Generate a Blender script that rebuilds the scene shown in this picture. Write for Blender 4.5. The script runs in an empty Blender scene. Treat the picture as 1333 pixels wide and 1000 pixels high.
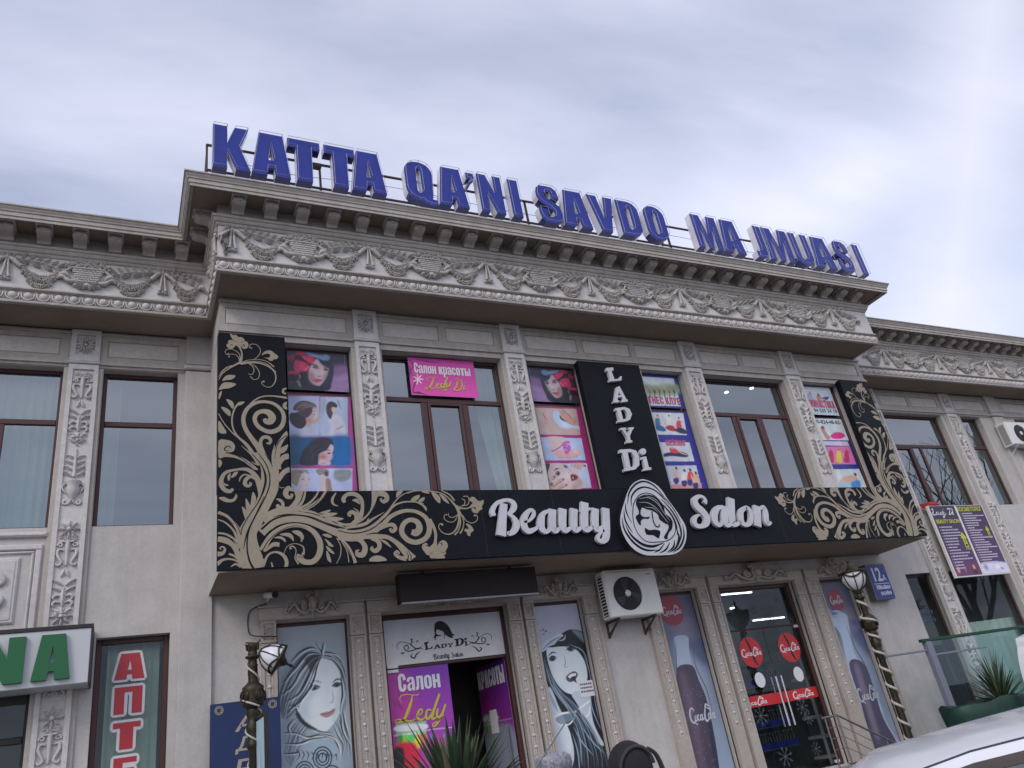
import bpy, bmesh, math, random
import numpy as np
from mathutils import Matrix, Vector
random.seed(11)
RNG = np.random.default_rng(5)
SC = bpy.context.scene
COL = SC.collection
R = math.radians

# ------------------------------------------------------------------ camera
F_PX = 1006.496
CR = ((0.896435, -0.413652, -0.159045), (0.053785, 0.457771, -0.887442), (0.439899, 0.786980, 0.432611))  # right, down, forward
CAM = (0.0, 0.0, 1.6)
cd = bpy.data.cameras.new('camera'); cam = bpy.data.objects.new('camera', cd); COL.objects.link(cam)
cd.sensor_width = 36.0; cd.lens = 36.0 * F_PX / 1333.0; cd.clip_start = 0.05; cd.clip_end = 3000
cam.matrix_world = Matrix(((CR[0][0], -CR[1][0], -CR[2][0], CAM[0]), (CR[0][1], -CR[1][1], -CR[2][1], CAM[1]),
                           (CR[0][2], -CR[1][2], -CR[2][2], CAM[2]), (0, 0, 0, 1)))
SC.camera = cam

# ------------------------------------------------------------------ sky and sun
STREAK = (-0.5754, 0.6793, 0.4555)
SUN_EL, SUN_AZ = 36.0, 228.0        # azimuth clockwise from +Y: a veiled sun behind the viewer, to the left
world = bpy.data.worlds.new('World'); SC.world = world; world.use_nodes = True
wn = world.node_tree.nodes; wl = world.node_tree.links; wn.clear()
w_out = wn.new('ShaderNodeOutputWorld'); w_bg = wn.new('ShaderNodeBackground'); w_bg.inputs['Strength'].default_value = 0.15
sky = wn.new('ShaderNodeTexSky'); sky.sky_type = 'NISHITA'; sky.sun_disc = False
sky.sun_elevation = R(SUN_EL); sky.sun_rotation = R(SUN_AZ); sky.air_density = 1.0; sky.dust_density = 1.5; sky.ozone_density = 1.6
tc = wn.new('ShaderNodeTexCoord')
# a thin high cloud sheet: directions are projected on a plane overhead so the streaks converge to the horizon
sep = wn.new('ShaderNodeSeparateXYZ'); wl.new(tc.outputs['Generated'], sep.inputs[0])
zc = wn.new('ShaderNodeMath'); zc.operation = 'MAXIMUM'; zc.inputs[1].default_value = 0.06; wl.new(sep.outputs['Z'], zc.inputs[0])
dx = wn.new('ShaderNodeMath'); dx.operation = 'DIVIDE'; wl.new(sep.outputs['X'], dx.inputs[0]); wl.new(zc.outputs[0], dx.inputs[1])
dy = wn.new('ShaderNodeMath'); dy.operation = 'DIVIDE'; wl.new(sep.outputs['Y'], dy.inputs[0]); wl.new(zc.outputs[0], dy.inputs[1])
cmb = wn.new('ShaderNodeCombineXYZ'); wl.new(dx.outputs[0], cmb.inputs[0]); wl.new(dy.outputs[0], cmb.inputs[1])
mp = wn.new('ShaderNodeMapping'); mp.inputs['Rotation'].default_value = (0, 0, R(28)); mp.inputs['Scale'].default_value = (0.55, 1.5, 1); wl.new(cmb.outputs[0], mp.inputs[0])
n1 = wn.new('ShaderNodeTexNoise'); n1.inputs['Scale'].default_value = 0.9; n1.inputs['Detail'].default_value = 7; n1.inputs['Roughness'].default_value = 0.52; n1.inputs['Distortion'].default_value = 0.35
wl.new(mp.outputs[0], n1.inputs['Vector'])
n2 = wn.new('ShaderNodeTexNoise'); n2.inputs['Scale'].default_value = 0.42; n2.inputs['Detail'].default_value = 3; wl.new(cmb.outputs[0], n2.inputs['Vector'])
addn = wn.new('ShaderNodeMath'); addn.operation = 'ADD'; wl.new(n1.outputs['Fac'], addn.inputs[0]); wl.new(n2.outputs['Fac'], addn.inputs[1])
rmp = wn.new('ShaderNodeMapRange'); rmp.inputs['From Min'].default_value = 0.80; rmp.inputs['From Max'].default_value = 1.16
rmp.inputs['To Min'].default_value = 0.34; rmp.inputs['To Max'].default_value = 1.0; rmp.clamp = True; wl.new(addn.outputs[0], rmp.inputs['Value'])
cl = wn.new('ShaderNodeMixRGB'); cl.inputs[2].default_value = (6.7, 6.85, 8.3, 1); wl.new(rmp.outputs[0], cl.inputs[0]); wl.new(sky.outputs[0], cl.inputs[1])
nrm = wn.new('ShaderNodeVectorMath'); nrm.operation = 'DOT_PRODUCT'; nrm.inputs[1].default_value = STREAK; wl.new(tc.outputs['Generated'], nrm.inputs[0])   # one long cirrus streak
sq = wn.new('ShaderNodeMath'); sq.operation = 'ABSOLUTE'; wl.new(nrm.outputs['Value'], sq.inputs[0])
wob = wn.new('ShaderNodeMath'); wob.operation = 'MULTIPLY_ADD'; wob.inputs[1].default_value = 0.16; wl.new(n1.outputs['Fac'], wob.inputs[0]); wl.new(sq.outputs[0], wob.inputs[2])
sm = wn.new('ShaderNodeMapRange'); sm.interpolation_type = 'SMOOTHSTEP'; sm.inputs['From Min'].default_value = 0.03; sm.inputs['From Max'].default_value = 0.19; sm.inputs['To Min'].default_value = 0.62; sm.inputs['To Max'].default_value = 0.0; wl.new(wob.outputs[0], sm.inputs['Value'])
cs = wn.new('ShaderNodeMixRGB'); cs.inputs[2].default_value = (6.9, 6.95, 7.9, 1); wl.new(sm.outputs[0], cs.inputs[0]); wl.new(cl.outputs[0], cs.inputs[1])
wl.new(cs.outputs[0], w_bg.inputs['Color']); wl.new(w_bg.outputs[0], w_out.inputs['Surface'])
sd = bpy.data.lights.new('sun', 'SUN'); sun = bpy.data.objects.new('sun', sd); COL.objects.link(sun)
sd.energy = 1.15; sd.angle = R(22); sd.color = (1.0, 0.95, 0.88)
az = R(SUN_AZ); el = R(SUN_EL)
sdir = Vector((math.sin(az) * math.cos(el), math.cos(az) * math.cos(el), math.sin(el)))
sun.rotation_euler = sdir.to_track_quat('Z', 'Y').to_euler(); sun.location = (0, 0, 30)
SC.view_settings.view_transform = 'Standard'; SC.view_settings.look = 'None'
SC.view_settings.exposure = 0.0; SC.view_settings.gamma = 1.0; SC.view_settings.use_curve_mapping = False
SC.render.engine = 'CYCLES'; SC.cycles.max_bounces = 8; SC.cycles.transparent_max_bounces = 16

# ------------------------------------------------------------------ helpers
def at(px, py, Y):                       # where the sight line of a photo pixel meets the vertical plane y = Y
    u, v = (px - 666.5) / F_PX, (py - 500) / F_PX
    d = [CR[0][i] * u + CR[1][i] * v + CR[2][i] for i in range(3)]
    t = Y / d[1]
    return (d[0] * t, 1.6 + d[2] * t)

def cr(pts, n=8, closed=False):          # Catmull-Rom through points of any dimension
    P = np.array(pts, float); N = len(P)
    if N < 3 and not closed:
        return np.array([P[0] + (P[-1] - P[0]) * t for t in np.linspace(0, 1, n + 1)])
    out = []
    rng = range(N if closed else N - 1)
    for i in rng:
        if closed: a, b, c, d = P[(i - 1) % N], P[i], P[(i + 1) % N], P[(i + 2) % N]
        else:
            b, c = P[i], P[i + 1]
            a = P[i - 1] if i > 0 else 2 * b - c
            d = P[i + 2] if i + 2 < N else 2 * c - b
        for k in range(n):
            t = k / n
            out.append(0.5 * (2 * b + (c - a) * t + (2 * a - 5 * b + 4 * c - d) * t * t + (3 * b - a - 3 * c + d) * t ** 3))
    if not closed: out.append(P[-1])
    return np.array(out)

class MB:                                # collects faces of one part, then links them as one mesh object
    def __init__(s): s.v, s.f, s.m, s.sm = [], [], [], []
    def add(s, verts, faces, mi=0, smooth=False):
        o = len(s.v); s.v.extend([tuple(map(float, q)) for q in verts])
        for q in faces: s.f.append([i + o for i in q]); s.m.append(mi); s.sm.append(smooth)
        return s
    def box(s, x0, x1, y0, y1, z0, z1, mi=0):
        v = [(x0, y0, z0), (x1, y0, z0), (x1, y1, z0), (x0, y1, z0), (x0, y0, z1), (x1, y0, z1), (x1, y1, z1), (x0, y1, z1)]
        return s.add(v, [(0, 3, 2, 1), (4, 5, 6, 7), (0, 1, 5, 4), (1, 2, 6, 5), (2, 3, 7, 6), (3, 0, 4, 7)], mi)
    def cbox(s, x0, x1, y0, y1, z0, z1, c=0.01, mi=0):       # box with its front edges chamfered
        a = [(x0, y1, z0), (x1, y1, z0), (x1, y1, z1), (x0, y1, z1), (x0, y0 + c, z0), (x1, y0 + c, z0), (x1, y0 + c, z1), (x0, y0 + c, z1),
             (x0 + c, y0, z0 + c), (x1 - c, y0, z0 + c), (x1 - c, y0, z1 - c), (x0 + c, y0, z1 - c)]
        return s.add(a, [(0, 3, 2, 1), (0, 1, 5, 4), (1, 2, 6, 5), (2, 3, 7, 6), (3, 0, 4, 7), (4, 5, 9, 8), (5, 6, 10, 9), (6, 7, 11, 10), (7, 4, 8, 11), (8, 9, 10, 11)], mi)
    def quad(s, a, b, c, d, mi=0): return s.add([a, b, c, d], [(0, 1, 2, 3)], mi)
    def prism(s, poly, y0, y1, mi=0, smooth=False):           # polygon in x,z: front face at y0, sides back to y1
        n = len(poly)
        area = sum(poly[i][0] * poly[(i + 1) % n][1] - poly[(i + 1) % n][0] * poly[i][1] for i in range(n))
        if area < 0: poly = list(poly)[::-1]
        v = [(p[0], y0, p[1]) for p in poly] + [(p[0], y1, p[1]) for p in poly]
        s.add(v, [tuple(range(n)), tuple(range(2 * n - 1, n - 1, -1))], mi)
        return s.add(v, [(i, i + n, (i + 1) % n + n, (i + 1) % n) for i in range(n)], mi, smooth)
    def ribbon(s, pts, ws, y0, th=0.003, n=6, mi=0, round_end=False):   # flat stroke of changing width
        P = cr([(p[0], p[1], w) for p, w in zip(pts, ws)], n)
        T = np.gradient(P[:, :2], axis=0); T /= np.maximum(np.linalg.norm(T, axis=1), 1e-9)[:, None]
        N = np.stack([-T[:, 1], T[:, 0]], 1); W = np.maximum(P[:, 2], 1e-4)[:, None] / 2
        L, Rr = P[:, :2] + N * W, P[:, :2] - N * W; k = len(P)
        v = [(p[0], y0, p[1]) for p in L] + [(p[0], y0, p[1]) for p in Rr] + [(p[0], y0 + th, p[1]) for p in L] + [(p[0], y0 + th, p[1]) for p in Rr]
        f = []
        for i in range(k - 1):
            f += [(i, k + i, k + i + 1, i + 1), (i, i + 1, 2 * k + i + 1, 2 * k + i), (k + i + 1, k + i, 3 * k + i, 3 * k + i + 1)]
        f += [(0, 2 * k, 3 * k, k), (k - 1, 2 * k - 1, 4 * k - 1, 3 * k - 1)]
        s.add(v, f, mi)
        if round_end:
            for e in round_end:
                c = P[e, :2]; r = P[e, 2] / 2
                s.prism([(c[0] + r * math.cos(t), c[1] + r * math.sin(t)) for t in np.linspace(0, 2 * math.pi, 17)[:-1]], y0 + 0.0004, y0 + th, mi)
        return s
    def tube(s, pts, rad, n=8, mi=0, sub=0, caps=True, half=False):
        P = np.array(pts, float); rad = np.full(len(P), rad, float) if np.isscalar(rad) else np.array(rad, float)
        if sub:
            Q = cr(np.column_stack([P, rad]), sub); P, rad = Q[:, :3], np.maximum(Q[:, 3], 1e-4)
        T = np.gradient(P, axis=0); T /= np.maximum(np.linalg.norm(T, axis=1), 1e-9)[:, None]
        up = np.array([0, 0, 1.0]) if abs(T[0][2]) < 0.9 else np.array([0, 1.0, 0])
        u = np.cross(T[0], up); u /= np.linalg.norm(u); v = []
        for i in range(len(P)):
            u = u - T[i] * np.dot(u, T[i]); u /= max(np.linalg.norm(u), 1e-9); w = np.cross(T[i], u)
            for k in range(n):
                a = 2 * math.pi * k / n; v.append(P[i] + rad[i] * (math.cos(a) * u + math.sin(a) * w))
        f = [(i * n + k, i * n + (k + 1) % n, (i + 1) * n + (k + 1) % n, (i + 1) * n + k) for i in range(len(P) - 1) for k in range(n)]
        s.add(v, f, mi, n > 4)
        if caps: s.add(v[:n], [tuple(range(n - 1, -1, -1))], mi); s.add(v[-n:], [tuple(range(n))], mi)
        return s
    def dome(s, x, z, y, rx, rz, h, rot=0.0, n=8, r=2, mi=0):  # half ellipsoid bulging towards -y
        c, sn = math.cos(rot), math.sin(rot); v = []; f = []
        for j in range(r + 1):
            a = math.pi / 2 * j / (r + 1) ; ca, sa = math.cos(a), math.sin(a)
            for k in range(n):
                t = 2 * math.pi * k / n; ex, ez = rx * ca * math.cos(t), rz * ca * math.sin(t)
                v.append((x + ex * c - ez * sn, y - h * sa, z + ex * sn + ez * c))
        v.append((x, y - h, z))
        for j in range(r):
            for k in range(n): f.append((j * n + k, j * n + (k + 1) % n, (j + 1) * n + (k + 1) % n, (j + 1) * n + k))
        for k in range(n): f.append((r * n + k, r * n + (k + 1) % n, len(v) - 1))
        return s.add(v, f, mi, True)
    def leaf(s, x, z, y, L, w, ang, h=0.02, curl=0.0, mi=0, n=5):  # pointed leaf with a raised midrib, in the x,z plane
        v = []; d = (math.cos(ang), math.sin(ang)); p = (-d[1], d[0])
        for i in range(n + 1):
            t = i / n; ww = w / 2 * math.sin(math.pi * min(1, t * 0.92 + 0.08)) ** 0.8 if i < n else 0
            off = curl * L * t * t; cx, cz = x + d[0] * L * t + p[0] * off, z + d[1] * L * t + p[1] * off
            hh = h * (0.5 + math.sin(math.pi * t) * 0.7)
            v += [(cx + p[0] * ww, y, cz + p[1] * ww), (cx, y - hh, cz), (cx - p[0] * ww, y, cz - p[1] * ww)]
        f = []
        for i in range(n):
            a = 3 * i; f += [(a, a + 1, a + 4, a + 3), (a + 1, a + 2, a + 5, a + 4)]
        return s.add(v, f, mi, False)
    def scroll(s, x, z, y, r0, turns, w0, w1, a0=0.0, cw=1, n=5, depth=1.0, k=0.25, mi=0):   # tapered spiral half round
        pts = []; rad = []; N = int(turns * 12)
        for i in range(N + 1):
            t = i / N; r = r0 * (k + (1 - k) * (1 - t)); a = a0 + cw * t * turns * 2 * math.pi
            pts.append((x + r * math.cos(a), y, z + r * math.sin(a))); rad.append(w0 + (w1 - w0) * t)
        return s.tube(pts, rad, n + 1, mi)
    def lathe(s, prof, cx, cy, n=16, mi=0, smooth=True, cap=True):
        v = [(cx + r * math.cos(2 * math.pi * k / n), cy + r * math.sin(2 * math.pi * k / n), z) for r, z in prof for k in range(n)]
        f = [(j * n + k, j * n + (k + 1) % n, (j + 1) * n + (k + 1) % n, (j + 1) * n + k) for j in range(len(prof) - 1) for k in range(n)]
        s.add(v, f, mi, smooth)
        if cap: s.add(v[:n], [tuple(range(n - 1, -1, -1))], mi); s.add(v[-n:], [tuple(range(n))], mi)
        return s
    def ball(s, c, r, n=10, m=6, mi=0):
        rx, ry, rz = (r, r, r) if np.isscalar(r) else r; v = []; f = []
        for j in range(m + 1):
            a = -math.pi / 2 + math.pi * j / m
            for k in range(n):
                t = 2 * math.pi * k / n; v.append((c[0] + rx * math.cos(a) * math.cos(t), c[1] + ry * math.cos(a) * math.sin(t), c[2] + rz * math.sin(a)))
        for j in range(m):
            for k in range(n): f.append((j * n + k, j * n + (k + 1) % n, (j + 1) * n + (k + 1) % n, (j + 1) * n + k))
        return s.add(v, f, mi, True)
    def loops(s, loops, y0, depth, mi=0, bevel=0.0):           # filled outlines with holes, in x,z
        c = bpy.data.curves.new('c', 'CURVE'); c.dimensions = '2D'; c.fill_mode = 'BOTH'; c.extrude = depth / 2; c.bevel_depth = bevel; c.bevel_resolution = 0
        if bevel: c.extrude = depth / 2 - bevel; c.offset = -bevel
        for L in loops:
            sp = c.splines.new('POLY'); sp.points.add(len(L) - 1); sp.use_cyclic_u = True
            for p, q in zip(sp.points, L): p.co = (q[0], q[1], 0, 1)
        s._curve(c, lambda co: (co.x, y0 + depth / 2 - co.z, co.y), mi); bpy.data.curves.remove(c)
        return s
    def _curve(s, c, fn, mi):
        o = bpy.data.objects.new('c', c); COL.objects.link(o); dg = bpy.context.evaluated_depsgraph_get(); dg.update()
        m = bpy.data.meshes.new_from_object(o.evaluated_get(dg))
        s.add([fn(v.co) for v in m.vertices], [list(p.vertices) for p in m.polygons], mi)
        bpy.data.objects.remove(o); bpy.data.meshes.remove(m)
    def text(s, body, x0, x1, z0, z1, y0, depth=0.003, bold=0.0, shear=0.0, mi=0, space=1.0):   # letters fitted to a box
        c = bpy.data.curves.new('t', 'FONT'); c.body = body; c.size = 1; c.shear = shear; c.resolution_u = 3; c.space_character = space
        o = bpy.data.objects.new('t', c); COL.objects.link(o); dg = bpy.context.evaluated_depsgraph_get(); dg.update()
        m = bpy.data.meshes.new_from_object(o.evaluated_get(dg))
        V = np.array([v.co[:2] for v in m.vertices]); lo, hi = V.min(0), V.max(0); k = ((x1 - x0) / (hi[0] - lo[0]), (z1 - z0) / (hi[1] - lo[1]))
        F = [list(p.vertices) for p in m.polygons]; bpy.data.objects.remove(o); bpy.data.meshes.remove(m); bpy.data.curves.remove(c)
        d = bold * (z1 - z0); k = ((x1 - x0 - 1.6 * d) / (hi[0] - lo[0]), (z1 - z0 - 2 * d) / (hi[1] - lo[1])); x0 += .8 * d; z0 += d
        n = len(V); X = x0 + (V[:, 0] - lo[0]) * k[0]; Z = z0 + (V[:, 1] - lo[1]) * k[1]
        F = [q if (sum(X[q[i]] * Z[q[(i + 1) % len(q)]] - X[q[(i + 1) % len(q)]] * Z[q[i]] for i in range(len(q))) > 0) else q[::-1] for q in F]
        cnt = {}
        for q in F:
            for i in range(len(q)):
                e = (q[i], q[(i + 1) % len(q)]); cnt[e] = cnt.get(e, 0) + 1
        par = list(range(n))                      # glyph contours may overlap: set each island a hair deeper
        def fnd(i):
            while par[i] != i: par[i] = par[par[i]]; i = par[i]
            return i
        for q in F:
            for i in q[1:]: par[fnd(i)] = fnd(q[0])
        ids = {}; isl = [ids.setdefault(fnd(i), len(ids)) * .00001 for i in range(n)]
        FF = F + [(a, a + n, b + n, b) for (a, b) in cnt if (b, a) not in cnt]     # heavier letters: shifted copies, each a hair behind the last
        for j, (ex, ez) in enumerate([(0, 0)] + ([(math.cos(a), math.sin(a)) for a in np.linspace(0, 2 * math.pi, 9)[:-1]] if bold else [])):
            yy = y0 + .00025 * j; s.add([(X[i] + ex * d * .8, yy + isl[i], Z[i] + ez * d) for i in range(n)] + [(X[i] + ex * d * .8, yy + depth + isl[i], Z[i] + ez * d) for i in range(n)], FF, mi)
        return s
    def xf(s, M, start=0):
        for i in range(start, len(s.v)): s.v[i] = tuple(M @ Vector(s.v[i]))
        return s
    def mirror_x(s, x=0.0):
        o = MB(); o.v = [(2 * x - p[0], p[1], p[2]) for p in s.v]; o.f = [q[::-1] for q in s.f]; o.m = list(s.m); o.sm = list(s.sm); return o
    def merge(s, o, dx=0, dy=0, dz=0, mi=None):
        k = len(s.v); s.v += [(p[0] + dx, p[1] + dy, p[2] + dz) for p in o.v]; s.f += [[i + k for i in q] for q in o.f]
        s.m += o.m if mi is None else [mi] * len(o.m); s.sm += o.sm; return s
    def mesh(s, name, mats, org=(0, 0, 0)):
        m = bpy.data.meshes.new(name)
        m.from_pydata([(p[0] - org[0], p[1] - org[1], p[2] - org[2]) for p in s.v], [], s.f)
        for q in (mats if isinstance(mats, (list, tuple)) else [mats]): m.materials.append(q)
        m.polygons.foreach_set('material_index', s.m); m.polygons.foreach_set('use_smooth', s.sm); m.update(); return m
    def build(s, name, mats, parent=None, org=None):
        if org is None: org = root_loc(parent) if parent else s.base()
        o = bpy.data.objects.new(name, s.mesh(name, mats, org)); COL.objects.link(o)
        if parent: o.parent = parent
        else: o.location = org
        return o
    def base(s):
        a = np.array(s.v); lo, hi = a.min(0), a.max(0); return (float(lo[0] + hi[0]) / 2, float(lo[1] + hi[1]) / 2, float(lo[2]))

def root_loc(o):
    while o.parent: o = o.parent
    return tuple(o.location)
def tag(o, label=None, cat=None, group=None, kind=None):
    if label: o['label'] = label
    if cat: o['category'] = cat
    if group: o['group'] = group
    if kind: o['kind'] = kind
    return o
def thing(name, label, cat, loc, group=None):
    o = bpy.data.objects.new(name, None); COL.objects.link(o); o.location = loc; o.empty_display_size = 0.2
    return tag(o, label, cat, group)
def inst(name, mesh, parent, loc=(0, 0, 0), rz=0.0, scale=(1, 1, 1)):   # another piece sharing a mesh; loc is in world space
    o = bpy.data.objects.new(name, mesh); COL.objects.link(o); o.parent = parent
    g = root_loc(parent); o.location = (loc[0] - g[0], loc[1] - g[1], loc[2] - g[2]); o.rotation_euler = (0, 0, rz); o.scale = scale
    return o
def copy_thing(o, parent=None):
    c = o.copy(); COL.objects.link(c)
    if parent: c.parent = parent
    for ch in [q for q in SC.objects if q.parent == o]: copy_thing(ch, c)
    return c

def wall(mb, x0, x1, z0, z1, y, holes=(), depth=0.2, mi=0):    # a wall face with rectangular openings and their reveals
    xs = sorted({x0, x1} | {min(max(h[i], x0), x1) for h in holes for i in (0, 1)}); zs = sorted({z0, z1} | {min(max(h[i], z0), z1) for h in holes for i in (2, 3)})
    for i in range(len(xs) - 1):
        for j in range(len(zs) - 1):
            cx, cz = (xs[i] + xs[i + 1]) / 2, (zs[j] + zs[j + 1]) / 2
            if any(h[0] < cx < h[1] and h[2] < cz < h[3] for h in holes): continue
            mb.quad((xs[i], y, zs[j]), (xs[i + 1], y, zs[j]), (xs[i + 1], y, zs[j + 1]), (xs[i], y, zs[j + 1]), mi)
    for a, b, c, d in holes:
        e = y + depth
        mb.quad((a, y, c), (a, e, c), (a, e, d), (a, y, d), mi); mb.quad((b, y, d), (b, e, d), (b, e, c), (b, y, c), mi)
        mb.quad((a, y, d), (a, e, d), (b, e, d), (b, y, d), mi); mb.quad((b, y, c), (b, e, c), (a, e, c), (a, y, c), mi)

# ------------------------------------------------------------------ materials
def srgb(c):
    if isinstance(c, str): c = [int(c[i:i + 2], 16) / 255 for i in (0, 2, 4)]
    return tuple(q / 12.92 if q <= 0.04045 else ((q + 0.055) / 1.055) ** 2.4 for q in c)
def mat(name, col, rough=0.6, metal=0.0, noise=(), bump=None, spec=None, streak=0.0, coat=0.0):
    m = bpy.data.materials.new(name); m.use_nodes = True; nt = m.node_tree; b = nt.nodes['Principled BSDF']
    b.inputs['Base Color'].default_value = (*col, 1); b.inputs['Roughness'].default_value = rough; b.inputs['Metallic'].default_value = metal
    if spec is not None: b.inputs['Specular IOR Level'].default_value = spec
    if coat: b.inputs['Coat Weight'].default_value = coat; b.inputs['Coat Roughness'].default_value = 0.05
    geo = nt.nodes.new('ShaderNodeNewGeometry'); last = None
    for sc, amp, det in noise:
        n = nt.nodes.new('ShaderNodeTexNoise'); n.inputs['Scale'].default_value = sc; n.inputs['Detail'].default_value = det; n.inputs['Roughness'].default_value = 0.6
        nt.links.new(geo.outputs['Position'], n.inputs['Vector'])
        r = nt.nodes.new('ShaderNodeMapRange'); r.inputs['From Min'].default_value = 0.3; r.inputs['From Max'].default_value = 0.7
        r.inputs['To Min'].default_value = 1 - amp; r.inputs['To Max'].default_value = 1 + amp; nt.links.new(n.outputs['Fac'], r.inputs['Value'])
        x = nt.nodes.new('ShaderNodeMixRGB'); x.blend_type = 'MULTIPLY'; x.inputs[0].default_value = 1
        if last: nt.links.new(last, x.inputs[1])
        else: x.inputs[1].default_value = (*col, 1)
        nt.links.new(r.outputs[0], x.inputs[2]); last = x.outputs[0]
    if streak:       # rain streaks running down the face
        mp_ = nt.nodes.new('ShaderNodeMapping'); mp_.inputs['Scale'].default_value = (5, 5, 0.35); nt.links.new(geo.outputs['Position'], mp_.inputs[0])
        n = nt.nodes.new('ShaderNodeTexNoise'); n.inputs['Scale'].default_value = 1.5; n.inputs['Detail'].default_value = 5; nt.links.new(mp_.outputs[0], n.inputs['Vector'])
        r = nt.nodes.new('ShaderNodeMapRange'); r.inputs['From Min'].default_value = 0.45; r.inputs['From Max'].default_value = 0.75; r.inputs['To Min'].default_value = 1; r.inputs['To Max'].default_value = 1 - streak
        nt.links.new(n.outputs['Fac'], r.inputs['Value']); x = nt.nodes.new('ShaderNodeMixRGB'); x.blend_type = 'MULTIPLY'; x.inputs[0].default_value = 1
        if last: nt.links.new(last, x.inputs[1])
        else: x.inputs[1].default_value = (*col, 1)
        nt.links.new(r.outputs[0], x.inputs[2]); last = x.outputs[0]
    if last: nt.links.new(last, b.inputs['Base Color'])
    if bump:
        n = nt.nodes.new('ShaderNodeTexNoise'); n.inputs['Scale'].default_value = bump[0]; n.inputs['Detail'].default_value = 6; nt.links.new(geo.outputs['Position'], n.inputs['Vector'])
        bp = nt.nodes.new('ShaderNodeBump'); bp.inputs['Strength'].default_value = bump[1]; bp.inputs['Distance'].default_value = 0.01
        nt.links.new(n.outputs['Fac'], bp.inputs['Height']); nt.links.new(bp.outputs[0], b.inputs['Normal'])
    return m
def glass_mat(name, tint, refl=(1, 1, 1), lo=0.1, hi=0.55, rough=0.01, wave=0.0):   # a thin pane: see-through part and mirror part
    m = bpy.data.materials.new(name); m.use_nodes = True; nt = m.node_tree; nt.nodes.clear()
    o = nt.nodes.new('ShaderNodeOutputMaterial'); mx = nt.nodes.new('ShaderNodeMixShader'); t = nt.nodes.new('ShaderNodeBsdfTransparent'); g = nt.nodes.new('ShaderNodeBsdfGlossy')
    t.inputs['Color'].default_value = (*tint, 1); g.inputs['Color'].default_value = (*refl, 1); g.inputs['Roughness'].default_value = rough
    lw = nt.nodes.new('ShaderNodeLayerWeight'); lw.inputs['Blend'].default_value = 0.35
    r = nt.nodes.new('ShaderNodeMapRange'); r.inputs['To Min'].default_value = lo; r.inputs['To Max'].default_value = hi
    nt.links.new(lw.outputs['Fresnel'], r.inputs['Value']); nt.links.new(r.outputs[0], mx.inputs[0]); nt.links.new(t.outputs[0], mx.inputs[1]); nt.links.new(g.outputs[0], mx.inputs[2]); nt.links.new(mx.outputs[0], o.inputs[0])
    if wave:
        geo = nt.nodes.new('ShaderNodeNewGeometry'); n = nt.nodes.new('ShaderNodeTexNoise'); n.inputs['Scale'].default_value = 1.3; nt.links.new(geo.outputs['Position'], n.inputs['Vector'])
        bp = nt.nodes.new('ShaderNodeBump'); bp.inputs['Strength'].default_value = wave; bp.inputs['Distance'].default_value = 0.02
        nt.links.new(n.outputs['Fac'], bp.inputs['Height']); nt.links.new(bp.outputs[0], g.inputs['Normal'])
    return m
def print_mat(name, rough=0.45):
    m = bpy.data.materials.new(name); m.use_nodes = True; nt = m.node_tree; b = nt.nodes['Principled BSDF']
    a = nt.nodes.new('ShaderNodeVertexColor'); a.layer_name = 'ink'
    geo = nt.nodes.new('ShaderNodeNewGeometry'); n = nt.nodes.new('ShaderNodeTexNoise'); n.inputs['Scale'].default_value = 6; n.inputs['Detail'].default_value = 4
    nt.links.new(geo.outputs['Position'], n.inputs['Vector'])
    r = nt.nodes.new('ShaderNodeMapRange'); r.inputs['To Min'].default_value = 0.9; r.inputs['To Max'].default_value = 1.08; nt.links.new(n.outputs['Fac'], r.inputs['Value'])
    x = nt.nodes.new('ShaderNodeMixRGB'); x.blend_type = 'MULTIPLY'; x.inputs[0].default_value = 1; nt.links.new(a.outputs[0], x.inputs[1]); nt.links.new(r.outputs[0], x.inputs[2])
    nt.links.new(x.outputs[0], b.inputs['Base Color']); b.inputs['Roughness'].default_value = rough
    return m
M = {}
M['plaster'] = mat('plaster', (0.485, 0.462, 0.443), 0.85, noise=[(0.5, 0.10, 6), (3, 0.08, 7), (24, 0.04, 4), (90, 0.05, 3)], bump=(60, 0.3), streak=0.10)
M['stone'] = mat('cast_stone', (0.44, 0.405, 0.37), 0.85, noise=[(1.2, 0.10, 6), (9, 0.08, 5), (60, 0.09, 4)], bump=(80, 0.3), streak=0.16)
M['relief'] = mat('relief_stone', (0.55, 0.528, 0.515), 0.8, noise=[(1.3, 0.09, 6), (12, 0.09, 5), (70, 0.10, 4)], bump=(90, 0.3))
M['frieze_field'] = mat('frieze_field', (0.60, 0.58, 0.57), 0.85, noise=[(1.1, .09, 6), (10, .06, 5), (60, .08, 3)], bump=(60, .25), streak=.16)
M['swag'] = mat('swag_stone', (0.47, 0.445, 0.42), 0.8, noise=[(1.3, 0.10, 6), (14, 0.10, 5), (70, 0.12, 4)], bump=(90, 0.3))
M['ground_relief'] = mat('recess_stone', (0.40, 0.355, 0.315), 0.8, noise=[(1.6, 0.10, 6), (14, 0.08, 5), (60, 0.14, 4)], bump=(90, 0.3))
M['field'] = mat('panel_field', (0.56, 0.525, 0.49), 0.85, noise=[(2, 0.08, 6), (8, 0.06, 5), (45, 0.10, 4)], bump=(60, 0.25))
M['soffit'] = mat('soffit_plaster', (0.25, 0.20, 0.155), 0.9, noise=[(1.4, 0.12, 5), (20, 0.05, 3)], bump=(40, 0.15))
M['brown'] = mat('brown_window_frame', (0.062, 0.022, 0.020), 0.5, noise=[(30, 0.1, 3)])
M['glass'] = glass_mat('window_glass', (0.46, 0.53, 0.52), (0.74, 0.80, 0.83), 0.26, 0.6, wave=0.04)
M['shopglass'] = glass_mat('shop_glass', (0.74, 0.80, 0.80), (0.80, 0.92, 1.0), 0.025, 0.35, wave=0.03)
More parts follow.
